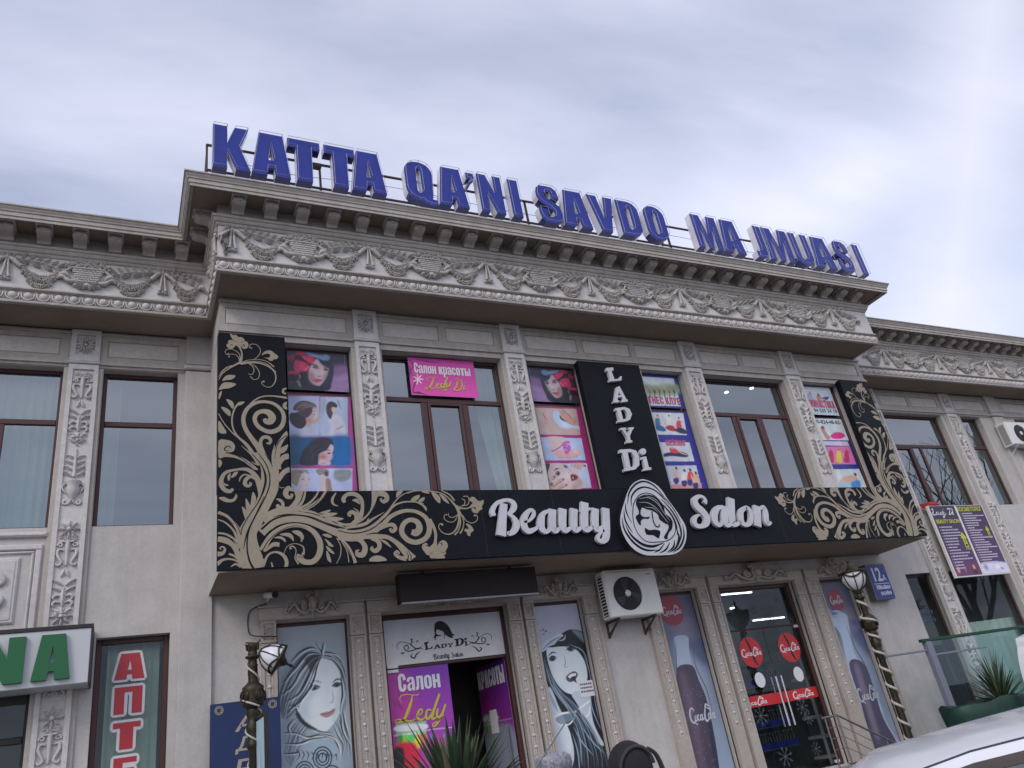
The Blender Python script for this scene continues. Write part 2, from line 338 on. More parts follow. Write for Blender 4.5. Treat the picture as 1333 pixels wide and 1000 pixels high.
M['dark'] = mat('dark_interior', (0.10, 0.095, 0.09), 0.9)
M['room'] = mat('room_wall', (0.30, 0.30, 0.28), 0.9)
M['black'] = mat('black_composite', (0.006, 0.0075, 0.0115), 0.55, noise=[(1.2, 0.25, 5), (14, .12, 4)], spec=.14)
M['gold'] = mat('gold_vinyl', (0.29, 0.245, 0.175), 0.5, noise=[(1.3, 0.08, 5), (12, 0.07, 4)])
M['white_letter'] = mat('white_letter', (0.52, 0.52, 0.56), 0.5, noise=[(3, 0.07, 5), (16, .05, 4)])
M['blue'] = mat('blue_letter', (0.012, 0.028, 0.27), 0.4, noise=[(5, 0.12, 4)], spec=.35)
M['blue_side'] = mat('blue_letter_side', (0.016, 0.024, 0.15), 0.16, coat=1.0)  # colour stands in for shade on the undersides of the roof letters
M['alu'] = mat('pale_metal_return', (0.60, 0.58, 0.62), 0.4, metal=0.0, noise=[(4, 0.12, 4)])  # plain pale metal; on roof letters it paints their sky-lit sides
M['neon'] = mat('neon_glass_tube', (0.36, 0.37, 0.44), 0.2)
M['steel'] = mat('grey_steel', (0.20, 0.20, 0.21), 0.5, metal=0.6, noise=[(20, 0.15, 4)])
M['rust'] = mat('rusted_steel', (0.075, 0.05, 0.045), 0.8, noise=[(25, 0.3, 4)])
M['print'] = print_mat('printed_vinyl')
M['curtain'] = mat('pale_curtain', (0.62, 0.74, 0.62), 0.9, noise=[(2, 0.06, 3)])
M['white'] = mat('white_plastic', (0.72, 0.72, 0.70), 0.45, noise=[(7, 0.06, 5)])
M['black_plastic'] = mat('black_plastic', (0.012, 0.012, 0.013), 0.5)
M['paper'] = mat('white_paper', (0.75, 0.75, 0.76), 0.8)
M['ink'] = mat('black_ink', (0.012, 0.012, 0.016), 0.6)

# ------------------------------------------------------------------ ground
g = MB(); g.quad((-400, -400, 0), (400, -400, 0), (400, 400, 0), (-400, 400, 0))
tag(g.build('ground', mat('asphalt', (0.055, 0.055, 0.058), 0.9, noise=[(0.6, 0.15, 5), (30, 0.2, 4)], bump=(50, 0.3))), kind='structure')
g = MB(); g.box(-30, 45, 6.2, 11.2, 0.004, 0.14)
tag(g.build('pavement', mat('paving', (0.20, 0.19, 0.18), 0.9, noise=[(1.5, 0.1, 4), (25, 0.12, 4)])), kind='structure')
g = MB()
for i in range(3): g.box(1.6, 14.0, 9.9 + 0.35 * i, 11.3, 0.14 + 0.15 * i + 0.002, 0.29 + 0.15 * i)
tag(g.build('entrance_steps', mat('step_stone', (0.26, 0.25, 0.24), 0.8, noise=[(4, 0.1, 4)])), kind='structure')

# ------------------------------------------------------------------ the building
B = thing('shopping_building', 'two storey pale plaster shopping building with carved frieze, deep bracketed cornice and projecting centre bay', 'building', (7.7, 14.0, 0.0))
YB = 10.12         # centre bay face;  YW: wings and ground floor wall
YW = 11.38
PIL = [(3.03, 3.41), (5.58, 5.955), (9.40, 9.785), (11.99, 12.375)]
ZS, ZT = 5.2, 7.64  # window opening below / above
# cut-out walls
mb = MB()
HU = [(1.95, 2.98, ZS, ZT), (3.46, 5.53, ZS, ZT), (6.0, 7.04, ZS, ZT), (8.40, 9.35, ZS, ZT), (9.83, 11.94, ZS, ZT), (12.42, 13.52, ZS, ZT)]
wall(mb, 1.08, 14.40, 4.25, ZT + 0.14, YB + 0.02, HU, 0.2)
mb.quad((1.08, YB + .02, 4.25), (1.08, YB + .02, 8.35), (1.08, 11.5, 8.35), (1.08, 11.5, 4.25)); mb.quad((14.40, YB + .02, 4.25), (14.40, 11.5, 4.25), (14.40, 11.5, 8.35), (14.40, YB + .02, 8.35))
mb.build('wall', M['plaster'], B)
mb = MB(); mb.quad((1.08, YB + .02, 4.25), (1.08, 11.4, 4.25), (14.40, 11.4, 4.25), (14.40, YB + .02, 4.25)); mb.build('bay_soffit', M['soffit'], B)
mb = MB()      # beam with sunk panels over the windows
PAN = [(1.15, 2.93), (3.50, 4.46), (4.58, 5.46), (6.06, 7.10), (7.22, 8.24), (8.36, 9.30), (9.90, 10.86), (10.98, 11.90), (12.47, 14.28)]
wall(mb, 1.08, 14.40, ZT, 8.33, YB, [(a, b, 7.875, 8.155) for a, b in PAN], 0.022)
mb.box(1.06, 14.42, YB - 0.035, YB + .01, 7.735, 7.765); mb.box(1.07, 14.41, YB - 0.02, YB + .01, 7.77, 7.80); mb.box(1.06, 14.42, YB - 0.03, YB + .01, 8.235, 8.27)
mb.quad((1.08, YB, ZT), (14.40, YB, ZT), (14.40, YB + .03, ZT), (1.08, YB + .03, ZT)); mb.box(1.075, 1.085, YB + .002, 11.4, 7.735, 7.80)
mb.build('beam', M['stone'], B)
for a, b in PAN:
    q = MB(); q.quad((a - .01, YB + .021, 7.87), (b + .01, YB + .021, 7.87), (b + .01, YB + .021, 8.16), (a - .01, YB + .021, 8.16)); q.cbox(a + .018, b - .018, YB + 0.008, YB + .02, 7.893, 8.137, 0.006); q.build('panel', M['field'], B)
# wings, ground floor wall
HL = [(-2.98, -0.89, 5.29, 7.69), (-0.39, 0.62, 5.29, 7.69), (-2.98, -0.89, 0.5, 3.80), (-0.24, 0.62, 0.5, 3.82), (-6.0, -3.6, 5.29, 7.69), (-6.0, -3.6, 0.5, 3.8)]
HR = [(16.36, 18.52, 5.29, 7.69), (19.30, 20.10, 5.29, 7.69), (15.0, 15.88, 0.6, 3.80), (16.40, 18.52, 0.6, 3.80), (19.30, 20.10, 0.6, 3.8), (21.6, 24.0, 5.29, 7.69), (21.6, 24.0, 0.6, 3.8)]
GW = [(1.955, 2.985), (3.45, 5.51), (5.97, 6.91), (8.39, 9.31), (9.79, 11.70), (12.34, 13.28)]
mb = MB(); wall(mb, -8.0, 1.10, 0, 8.35, YW, HL, 0.2); mb.build('wall', M['plaster'], B)
mb = MB(); wall(mb, 14.42, 27.0, 0, 8.35, YW, HR, 0.2); mb.build('wall', M['plaster'], B)
mb = MB(); wall(mb, 1.10, 14.42, 0, 4.26, YW - .03, [(a, b, 0.62, 3.83) for a, b in GW], 0.22); mb.build('wall', M['plaster'], B)
mb = MB(); mb.box(-8, 27, 13.8, 20, 0, 9.5); mb.build('back_wall', M['room'], B)
mb = MB(); mb.box(-8, 27, 11.62, 13.79, 4.0, 4.35); mb.build('floor_slab', M['room'], B)
mb = MB(); mb.box(-8, 27, 11.6, 20, 9.46, 9.56); mb.box(1.2, 14.2, 10.2, 11.6, 9.46, 9.56); mb.box(-8, 27, 11.62, 13.79, 8.0, 8.1); mb.box(1.2, 14.2, 10.36, 11.62, 8.0, 8.1); mb.build('roof', M['room'], B)
mb = MB(); mb.box(1.3, 14.2, 10.36, 11.62, 4.9, 5.15); mb.build('floor_slab', M['room'], B)
for x0, x1 in ((-8.05, -8), (1.0, 1.07), (7.6, 7.75), (14.43, 14.5), (27, 27.05)):
    mb = MB(); mb.box(x0, x1, 11.62, 13.79, 0, 9.4); mb.build('partition_wall', M['room'], B)
for x0, x1 in ((0.72, 1.13), (20.58, 21.0), (-3.5, -3.1), (24.4, 24.8)):     # plain strips with a small cap, on each wing
    mb = MB(); mb.cbox(x0, x1, YW - .085, YW + .01, 0, 7.70, 0.008); mb.cbox(x0 - .03, x1 + .03, YW - .12, YW + .01, 7.72, 7.80, 0.02); mb.cbox(x0, x1, YW - .085, YW + .01, 7.82, 8.32, 0.008); mb.build('plain_pilaster', M['plaster'], B)
mb = MB(); P2 = []
for lo, hi, ps in ((-8, 0.72, [(-2.9, -1.98), (-1.88, -0.97), (-0.36, 0.62), (-5.9, -4.8), (-4.7, -3.6)]), (14.42, 20.58, [(14.6, 15.72), (16.42, 17.42), (17.54, 18.55), (19.24, 20.46)]), (21.0, 27, [(21.3, 22.6), (22.8, 24.2)])):
    wall(mb, lo, hi, 7.70, 8.33, YW - .02, [(a, b, 7.88, 8.16) for a, b in ps], 0.019); P2 += ps
    mb.box(lo, hi, YW - .055, YW - .01, 7.735, 7.765); mb.box(lo, hi, YW - .04, YW - .01, 7.77, 7.80); mb.box(lo, hi, YW - .05, YW - .01, 8.235, 8.27)
    mb.quad((lo, YW - .02, 7.70), (hi, YW - .02, 7.70), (hi, YW + .02, 7.70), (lo, YW + .02, 7.70)); mb.build('beam', M['stone'], B); mb = MB()
pass
for a, b in P2:
    q = MB(); q.cbox(a + .018, b - .018, YW - 0.013, YW - .003, 7.898, 8.142, 0.006); q.build('panel', M['field'], B)

# entablature: one moulding swept round the projecting bay
BASE = [(-8.0, 10.70), (0.975, 10.70), (0.975, 9.43), (14.305, 9.43), (14.305, 10.70), (27.0, 10.70)]
def sweep(mb, path, prof, mi=0):
    P = [Vector((p[0], p[1])) for p in path]; n = len(P); mit = []
    for i in range(n):
        d0 = (P[i] - P[i - 1]).normalized() if i else None; d1 = (P[i + 1] - P[i]).normalized() if i < n - 1 else None
        d0 = d0 or d1; d1 = d1 or d0
        a, b = Vector((d0.y, -d0.x)), Vector((d1.y, -d1.x)); m = (a + b); m = m / max(m.dot(a), 1e-6); mit.append(m)
    k = len(prof); v = []
    for i in range(n):
        for d, z in prof: v.append((P[i].x + mit[i].x * d, P[i].y + mit[i].y * d, z))
    mb.add(v, [(i * k + j, (i + 1) * k + j, (i + 1) * k + j + 1, i * k + j + 1) for i in range(n - 1) for j in range(k - 1)], mi)
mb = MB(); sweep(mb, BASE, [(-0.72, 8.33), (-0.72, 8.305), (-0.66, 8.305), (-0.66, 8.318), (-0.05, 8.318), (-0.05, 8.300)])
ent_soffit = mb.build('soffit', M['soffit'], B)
mb = MB()
sweep(mb, BASE, [(-0.05, 8.300), (0.012, 8.300), (0.016, 8.318), (0.016, 8.332), (-0.004, 8.342), (-0.022, 8.35), (-0.022, 8.498), (0.01, 8.505), (0.03, 8.515), (0.03, 8.535), (0.012, 8.552), (0.0, 8.556)])
ffield = MB(); sweep(ffield, BASE, [(0.0, 8.556), (0.0, 9.085)]); ffield.build('frieze_field', M['frieze_field'], B)
sweep(mb, BASE, [(0.0, 9.085), (0.018, 9.09), (0.03, 9.11), (0.03, 9.13), (0.052, 9.14), (0.065, 9.17), (0.065, 9.19), (0.085, 9.20), (0.09, 9.235), (0.075, 9.245), (0.012, 9.25), (0.012, 9.462)])
cornice = mb.build('cornice', M['stone'], B)
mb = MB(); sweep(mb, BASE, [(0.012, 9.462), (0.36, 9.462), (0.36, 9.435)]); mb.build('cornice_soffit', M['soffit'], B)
mb = MB(); sweep(mb, BASE, [(0.36, 9.435), (0.385, 9.435), (0.39, 9.42), (0.40, 9.395), (0.415, 9.395), (0.415, 9.44), (0.43, 9.445), (0.43, 9.505), (0.445, 9.51), (0.45, 9.53), (0.468, 9.555), (0.475, 9.58), (0.492, 9.582), (0.492, 9.605), (-0.5, 9.63)])
mb.build('cornice_crown', M['stone'], B)
# modillions
q = MB(); pr = [(0.0, 0.0), (0.27, 0.0), (0.285, -0.03), (0.285, -0.06), (0.265, -0.095), (0.215, -0.115), (0.15, -0.12), (0.10, -0.135), (0.075, -0.17), (0.03, -0.185), (0.0, -0.185)]
n = len(pr); v = [(-0.085, -d, z) for d, z in pr] + [(0.085, -d, z) for d, z in pr]
q.add(v, [tuple(range(n)), tuple(range(2 * n - 1, n - 1, -1))]); q.add(v, [(i, i + n, (i + 1) % n + n, (i + 1) % n) for i in range(n)])
q.cbox(-0.105, 0.105, -0.312, 0, 0.001, 0.024, .006, 1); q.dome(0, -0.05, -0.28, 0.05, 0.035, 0.02)
for sx in (-1, 1): q.tube([(sx * .088, -.23, -.06), (sx * .088, -.20, -.085), (sx * .088, -.235, -.095), (sx * .088, -.255, -.06), (sx * .088, -.21, -.03), (sx * .088, -.1, -.08)], 0.008, 4)
mod = q.mesh('modillion', [M['stone'], M['frieze_field']])
for k in range(29): inst('modillion', mod, cornice, (1.235 + 0.4555 * k, 9.418, 9.438))
for k in range(4): inst('modillion', mod, cornice, (0.57 - 0.4555 * k, 10.688, 9.438))
for k in range(5): inst('modillion', mod, cornice, (0.57 - 0.4555 * (k + 4), 10.688, 9.438))
for k in range(22): inst('modillion', mod, cornice, (14.75 + 0.4555 * k, 10.688, 9.438))
for y in (9.68, 10.1): inst('modillion', mod, cornice, (0.963, y, 9.438), R(-90)); inst('modillion', mod, cornice, (14.317, y, 9.438), R(90))
# egg and dart
q = MB(); q.dome(0, 0, 0, 0.057, 0.060, 0.052, n=10, r=3)
q.tube([(0.080 * math.cos(a), -0.016, 0.080 * math.sin(a) + (0.012 if a > 0 else 0)) for a in np.linspace(R(160), R(380), 12)], 0.012, 5)
q.add([(0.093, 0, 0.07), (0.106, 0, -0.02), (0.093, -0.03, -0.075), (0.08, 0, -0.02)], [(0, 1, 2), (0, 2, 3)]); q.add([(0.105, 0, 0.075), (0.093, -0.02, 0.075), (0.081, 0, 0.075), (0.093, -.012, -.06)], [(0, 1, 3), (1, 2, 3), (0, 2, 1)])
egg = q.mesh('egg', M['relief'])
for k in range(72): inst('egg', egg, cornice, (1.045 + 0.1862 * k, 9.450, 8.424))
for k in range(24): inst('egg', egg, cornice, (0.86 - 0.1862 * k, 10.720, 8.424))
for k in range(50): inst('egg', egg, cornice, (14.42 + 0.1862 * k, 10.720, 8.424))
for k in range(6): inst('egg', egg, cornice, (0.996, 9.54 + 0.1862 * k, 8.424), R(-90)); inst('egg', egg, cornice, (14.284, 9.54 + 0.1862 * k, 8.424), R(90))

# festoons: bow, garland with palm branch, basket of flowers (local z = 0 is the foot of the frieze field)
rg = random.Random(3)
def flower(q, x, z, r, y=0.0, d=0.03):
    for k in range(6):
        a = 2 * math.pi * k / 6 + rg.random(); q.dome(x + r * .6 * math.cos(a), z + r * .6 * math.sin(a), y, r * .48, r * .30, d * .8, a, 6, 1)
    q.dome(x, z, y, r * .35, r * .35, d * 1.25, 0, 6, 1)
q = MB()
TOPW, BOTW = 0.20, 0.115
q.prism([(-TOPW, .35), (TOPW, .35), (BOTW, .125), (-BOTW, .125)], -0.03, 0.0)
for r_ in range(6):
    z0 = .13 + r_ * .036; nb = 7
    for k in range(nb):
        t = (r_ + .5) / 6; hw = BOTW + (TOPW - BOTW) * t; w = 2 * hw / nb; x = -hw + (k + .5) * w + (w * .25 if r_ % 2 else -w * .25)
        x = max(-hw + w * .4, min(hw - w * .4, x)); q.cbox(x - w * .44, x + w * .44, -0.044, -0.026, z0 + .005, z0 + .031, .006, 1)
q.tube([(-.215, -.03, .36), (0, -.045, .352), (.215, -.03, .36)], .017, 6)
for i in range(7): flower(q, -0.24 + .08 * i, .40 + .015 * (i % 2), .056, -.016, .04)
for i in range(5): flower(q, -0.17 + .085 * i, .455 + .012 * (i % 2), .052, -.01, .035)
for sx in (-1, 1):
    q.tube([(sx * .20, -.02, .36), (sx * .26, -.03, .30), (sx * .31, -.03, .235), (sx * .34, -.02, .20)], [.02, .018, .016, .012], 6, sub=3)
    q.tube([(sx * .14, -.02, .14), (sx * .22, -.03, .13), (sx * .27, -.03, .18), (sx * .31, -.03, .20), (sx * .36, -.025, .16)], [.03, .03, .026, .03, .012], 6, sub=3)
    q.tube([(sx * .20, -.02, .22), (sx * .25, -.025, .25), (sx * .235, -.02, .31)], [.008, .012, .008], 5, sub=3)
    for a, L, w in ((-95, .085, .06), (-60, .10, .06), (-30, .13, .06), (-8, .15, .055)): q.leaf(sx * .03, .10, -.012, L, w, R(a) if sx > 0 else R(180 - a), .04, .3 * sx)
    q.dome(sx * .13, .085, 0, .05, .035, .04, 0)
q.dome(0, .085, 0, .06, .05, .055)
basket = q.mesh('flower_basket', [M['swag'], M['relief']])
q = MB()
for i in range(15):      # swag of small flowers hanging from the bow to the basket
    t = i / 14; x = .17 + .46 * t; mid = .30 - .20 * math.sin(math.pi * t) ** .8 - .03 * t; hw = .012 + .062 * math.sin(math.pi * t) ** .8
    for w in ((-1, 0, 1) if hw > .05 else (-.6, .6)):
        flower(q, x + rg.uniform(-.01, .01) + (.015 if w == 0 else 0), mid + hw * w, rg.uniform(.034, .044), -.006, .034 + .012 * (1 - abs(w)))
for k in range(5): q.leaf(.30 + .05 * k, .135 - .02 * math.sin(k * .8), -.006, .06, .035, R(-100 + 12 * k), .03)
q.tube([(.02, -.02, .42), (.08, -.035, .37), (.16, -.025, .31)], [.018, .03, .018], 6, sub=3)
stem = [(.07, .43), (.20, .41), (.34, .395), (.48, .365), (.62, .31)]
q.tube([(x, -.02, z) for x, z in stem], .009, 5, sub=3)
for k in range(6):
    t = k / 5; x = .15 + .44 * t; z = .42 - .085 * t; q.leaf(x, z, -.010, .13, .042, R(62 - 16 * t), .03, -.15, 0, 4)
for k in range(4): x = .13 + .145 * k; q.leaf(x, .40 - .03 * k, -.012, .135, .066, R(-16 - 3 * k), .05, -.1, 0, 4)
for i in range(4): flower(q, .61 + .028 * i, .275 - .018 * i, .04, -.015)
q.tube([(.61, -.02, .20), (.66, -.035, .235), (.715, -.035, .215), (.745, -.025, .165)], [.012, .034, .032, .010], 6, sub=3)
garR = q.mesh('garland', M['swag']); garL = q.mirror_x().mesh('garland', M['swag'])
q = MB()
for sx in (-1, 1):
    q.leaf(sx * .01, .44, -.01, .10, .06, R(25 if sx > 0 else 155), .03, .1 * sx); q.leaf(sx * .01, .43, -.01, .085, .05, R(-5 if sx > 0 else 185), .03, 0)
    q.tube([(sx * .012, -.02, .42), (sx * .022, -.03, .30), (sx * .032, -.03, .17), (sx * .046, -.03, .10)], [.012, .018, .020, .026], 5, sub=2)
    q.dome(sx * .045, .085, -.005, .034, .024, .035); q.tube([(sx * .02, -.02, .43), (sx * .09, -.03, .36), (sx * .17, -.03, .285)], [.014, .028, .024], 6, sub=2)
q.leaf(0, .44, -.01, .08, .045, R(90), .03); q.dome(0, .43, 0, .032, .032, .045); q.dome(0, .095, -.005, .035, .03, .035)
bow = q.mesh('ribbon_bow', M['swag'])
FS = (1.04, 1.35, 1.06)
def festoons(x0, n, y, first, last):
    for k in range(n):
        x = x0 + 2.0 * k
        inst('ribbon_bow', bow, cornice, (x, y, 8.575), 0, (1, 1.35, 1.02))
        if k > 0 or first: inst('garland', garL, cornice, (x, y, 8.57), 0, FS)
        if k < n - 1 or last: inst('garland', garR, cornice, (x, y, 8.57), 0, FS)
        if k < n - 1 or last: inst('flower_basket', basket, cornice, (x + 1.0, y, 8.57), 0, (1.05, 1.35, 1.03))
festoons(1.165, 7, 9.428, False, False); festoons(0.33 - 6, 4, 10.698, True, False); festoons(16.25 - 0, 6, 10.698, True, True)
q = MB(); q.merge(MB()); inst('garland', garR, cornice, (0.33, 10.698, 8.57), 0, (.8, 1.35, 1.06)); inst('garland', garR, cornice, (13.17, 9.428, 8.57), 0, FS); inst('garland', garL, cornice, (1.165, 9.428, 8.57), 0, (.22, 1.5, 1.05)); 
inst('ribbon_bow', bow, cornice, (0.974, 9.55, 8.575), R(-90)); inst('garland', garL, cornice, (0.974, 9.55, 8.575), R(-90))

# carved pilasters
def acanthus(q, z, w, h, up=1):
    for i in range(4):
        zz = z + up * h * (i / 4)
        for sx in (-1, 1):
            q.leaf(sx * .01, zz, -.004, w * (1.0 - .1 * i), .055, R(42) if sx > 0 else R(138), .028, -.28 * sx); q.dome(sx * w * .72, zz + .075 - .01 * i, 0, .018, .018, .025, 0, 6, 1)
    q.tube([(0, -.012, z), (0, -.02, z + h * .6), (0, -.012, z + h + .06)], [.022, .018, .006], 6)
def carving_mb():
    q = MB()
    for i in range(9): flower(q, rg.uniform(-.075, .075), -.10 + rg.uniform(-.03, .04), .034, 0, .026)
    q.tube([(0, -.012, -.14), (0, -.016, -.30), (0, -.008, -.46)], [.030, .024, .014], 6); q.box(-.06, .06, -.035, 0, -.155, -.14)
    for sx in (-1, 1):
        q.scroll(sx * .075, -.19, -.006, .032, 1.1, .014, .010, R(200) if sx < 0 else R(-20), sx, k=.3)
        q.tube([(sx * .035, -.01, -.26), (sx * .085, -.014, -.25), (sx * .10, -.014, -.31), (sx * .07, -.014, -.38), (sx * .05, -.014, -.43), (sx * .085, -.014, -.465), (sx * .105, -.01, -.43)], [.010, .016, .020, .018, .016, .018, .008], 5, sub=2)
        q.leaf(sx * .008, -.50, -.004, .12, .05, R(-78 if sx > 0 else 258), .02, .1 * sx)
        q.leaf(sx * .015, -.72, -.004, .13, .05, R(52 if sx > 0 else 128), .028, -.3 * sx); q.leaf(sx * .015, -.80, -.004, .12, .05, R(45 if sx > 0 else 135), .028, -.3 * sx)
        for z in (-.86, -.94): q.tube([(sx * .02, -.01, z), (sx * .07, -.014, z + .02), (sx * .10, -.014, z - .015), (sx * .08, -.012, z - .045)], [.010, .02, .018, .010], 5, sub=2)
        q.leaf(sx * .01, -1.06, -.004, .10, .05, R(25 if sx > 0 else 155), .025); q.leaf(sx * .01, -1.16, -.004, .10, .045, R(35 if sx > 0 else 145), .025)
    q.leaf(0, -.98, -.006, .24, .075, R(90), .035)
    flower(q, 0, -1.07, .075, 0, .04); q.dome(0, -1.185, 0, .016, .016, .03)
    acanthus(q, -1.66, .125, .36)
    q.tube([(0, -.01, -1.96), (0, -.01, -1.70)], [.02, .02], 6)      # urn
    q.lathe([(.015, -2.0), (.05, -1.93), (.085, -1.85), (.07, -1.79), (.095, -1.755), (.095, -1.735)], 0, 0, 10)
    for sx in (-1, 1):
        q.tube([(sx * .08, -.01, -1.76), (sx * .118, -.012, -1.80), (sx * .095, -.012, -1.87), (sx * .05, -.012, -1.90)], .011, 5, sub=2)
        q.scroll(sx * .065, -2.03, -.005, .035, 1.0, .018, .012, R(90), -sx, k=.3); q.leaf(0, -1.98, -.004, .09, .04, R(-62 if sx > 0 else 242), .025)
    return q
CV = carving_mb()
for i, p in enumerate(CV.v): CV.v[i] = (p[0], min(p[1], 0.002), p[2])
carv = CV.mesh('carving', M['relief'])
q = MB()
for k in range(14):
    a = 2 * math.pi * k / 14; q.dome(.064 * math.cos(a), .064 * math.sin(a), 0, .046, .0105, .034, a, 6, 1)
q.dome(0, 0, 0, .022, .022, .03, 0, 8, 2); rosette = q.mesh('rosette', M['relief'])
q = MB(); 
for k in range(8): a = 2 * math.pi * k / 8; q.leaf(.02 * math.cos(a), .02 * math.sin(a), 0, .085, .045, a, .03)
q.dome(0, 0, 0, .03, .03, .04); daisy = q.mesh('rosette', M['relief'])
def framed(mb, x0, x1, z0, z1, y, yb, bx=.058, bt=.08, bb=.03, rec=.03, mi=0):
    wall(mb, x0, x1, z0, z1, y, [(x0 + bx, x1 - bx, z0 + bb, z1 - bt)], rec, mi)
    mb.quad((x0 + bx, y + rec, z0 + bb), (x1 - bx, y + rec, z0 + bb), (x1 - bx, y + rec, z1 - bt), (x0 + bx, y + rec, z1 - bt), mi)
    mb.quad((x0, y, z0), (x0, y, z1), (x0, yb, z1), (x0, yb, z0), mi); mb.quad((x1, y, z0), (x1, yb, z0), (x1, yb, z1), (x1, y, z1), mi)
    mb.quad((x0, y, z1), (x1, y, z1), (x1, yb, z1), (x0, yb, z1), mi); mb.quad((x0, y, z0), (x0, yb, z0), (x1, yb, z0), (x1, y, z0), mi)
def carved_pilaster(x0, x1, z0, y, wallY):
    cx = (x0 + x1) / 2; q = MB()
    framed(q, x0, x1, z0, 7.72, y, wallY + .01); q.cbox(x0 - .02, x1 + .02, y - .03, wallY, 7.728, 7.762, .012); q.cbox(x0 - .012, x1 + .012, y - .015, wallY, 7.766, 7.80, .01)
    framed(q, x0, x1, 7.802, 8.30, y, wallY + .01, .07, .085, .075)
    p = q.build('carved_pilaster', M['relief'], B)
    z = 7.64; inst('carving', carv, p, (cx, y + .029, z), 0, (1.1, 1.35, 1)); inst('rosette', rosette, p, (cx, y + .029, 8.05), 0, (1.25, 1.8, 1.4))
    if z0 < 5:
        inst('carving', carv, p, (cx, y + .029, z - 2.42), 0, (1.1, 1.35, 1)); inst('rosette', daisy, p, (cx, y + .029, z - 2.40), 0, (1.25, 1.8, 1.25)); inst('rosette', daisy, p, (cx, y + .029, z - 3.53), 0, (1.2, 1.8, 1.2)); inst('carving', carv, p, (cx, y + .029, z - 4.75), 0, (1.1, 1.35, 1)); inst('rosette', daisy, p, (cx, y + .029, z - 4.72), 0, (1.25, 1.8, 1.25))
for x0, x1 in PIL: carved_pilaster(x0, x1, 5.22, 10.06, YB + .02)
for x0, x1 in ((-0.84, -0.455), (15.86, 16.25), (18.69, 19.09), (-3.5, -3.1)): carved_pilaster(x0, x1, 0.6, YW - .07, YW)
for x0, x1 in PIL:   # stepped strips beside the pilasters
    mb = MB(); mb.cbox(x0 - .055, x1 + .05, 10.112, YB + .03, 5.2, 7.635, .01); mb.build('pier', M['stone'], B)
for x0, x1 in ((-0.84, -0.455), (18.69, 19.09), (15.86, 16.25)):
    mb = MB(); mb.cbox(x0 - .06, x1 + .06, YW - .03, YW + .01, 0.5, 7.69, .01); mb.build('pier', M['stone'], B)
# raised frame and panel under the left window
mb = MB()
for a, w, d in ((0, .07, .04), (.085, .03, .03)):
    x0, x1, z0, z1 = -2.94 + a, -0.93 - a, 3.86 + a, 5.06 - a
    mb.cbox(x0, x1, YW - d, YW + .002, z1 - w, z1, .012); mb.cbox(x0, x1, YW - d, YW + .002, z0, z0 + w, .012); mb.cbox(x0, x0 + w, YW - d, YW + .002, z0 + w + .001, z1 - w - .001, .012); mb.cbox(x1 - w, x1, YW - d, YW + .002, z0 + w + .001, z1 - w - .001, .012)
mb.cbox(-2.7, -1.16, YW - .035, YW + .002, 4.07, 4.90, .02); mb.cbox(-2.66, -1.20, YW - .045, YW - .03, 4.11, 4.86, .01); mb.cbox(-2.98, -0.89, YW - .06, YW + .002, 5.16, 5.22, .02)
mb.build('panel', M['relief'], B)
q = MB()
for sx in (-1, 1):
    for sz in (-1, 1): q.tube([(-1.93 + sx * .05, YW - .05, 4.48 + sz * .03), (-1.93 + sx * .28, YW - .06, 4.48 + sz * .2), (-1.93 + sx * .52, YW - .06, 4.48 + sz * .22), (-1.93 + sx * .62, YW - .06, 4.48 + sz * .12), (-1.93 + sx * .54, YW - .055, 4.48 + sz * .06), (-1.93 + sx * .48, YW - .05, 4.48 + sz * .1)], [.02, .035, .04, .04, .03, .02], 6, sub=4)
q.dome(-1.93, 4.48, YW - .045, .12, .16, .06); q.build('scroll_ornament', M['relief'], B)

# ground floor pilasters with beads, headers with cartouches
def gpil(x0, x1):
    cx = (x0 + x1) / 2; y = 11.265; q = MB()
    framed(q, x0, x1, 0.62, 3.545, y, YW, .038, .03, .9, .022); framed(q, x0, x1, 3.555, 3.845, y, YW, .034, .035, .035, .022)
    p = q.build('beaded_pilaster', M['ground_relief'], B)
    b = MB(); z = 3.46; i = 0
    while z > 1.56:
        b.dome(cx, z, y + .022, .028, .028, .034, 0, 8, 2)
        for s_ in (.042, .066, .09, .114):
            if z - s_ > 1.55: b.dome(cx, z - s_, y + .022, .013, .013, .018, 0, 6, 1)
        for sx in (-1, 1): b.tube([(cx + sx * .045, y + .022, z), (cx + sx * .034, y + .018, z - .055), (cx + sx * .045, y + .022, z - .11)], .006, 4)
        z -= .157
    tag(b.build('bead', M['relief'], p), kind='stuff')
    r = MB()
    for k in range(8): a = 2 * math.pi * k / 8 + .2; r.dome(cx + .036 * math.cos(a), 3.70 + .05 * math.sin(a), y + .022, .024, .014, .016, a, 6, 1)
    r.dome(cx, 3.70, y + .022, .016, .016, .022)
    for sx in (-1, 1):
        for sz in (-1, 1): r.dome(cx + sx * .048, 3.70 + sz * .085, y + .022, .016, .016, .012, 0, 6, 1)
    r.build('rosette', M['ground_relief'], p)
for x0, x1 in ((1.755, 1.955), (2.985, 3.205), (3.25, 3.45), (5.51, 5.735), (5.785, 5.97), (6.91, 7.15), (8.13, 8.39), (9.31, 9.535), (9.61, 9.79), (11.70, 11.925), (12.0, 12.34), (13.28, 13.50)): gpil(x0, x1)
q = MB(); cyy = 0
q.prism([(.0 + .085 * math.cos(a), .10 + .10 * math.sin(a)) for a in np.linspace(0, 2 * math.pi, 15)[:-1]], -.03, .03); q.dome(0, .10, -.03, .06, .07, .05, 0, 10, 3)
for k in range(7): a = R(30 + 20 * k); q.dome(.10 * math.cos(a), .155 + .085 * math.sin(a), -.01, .045, .018, .05, a, 6, 1)
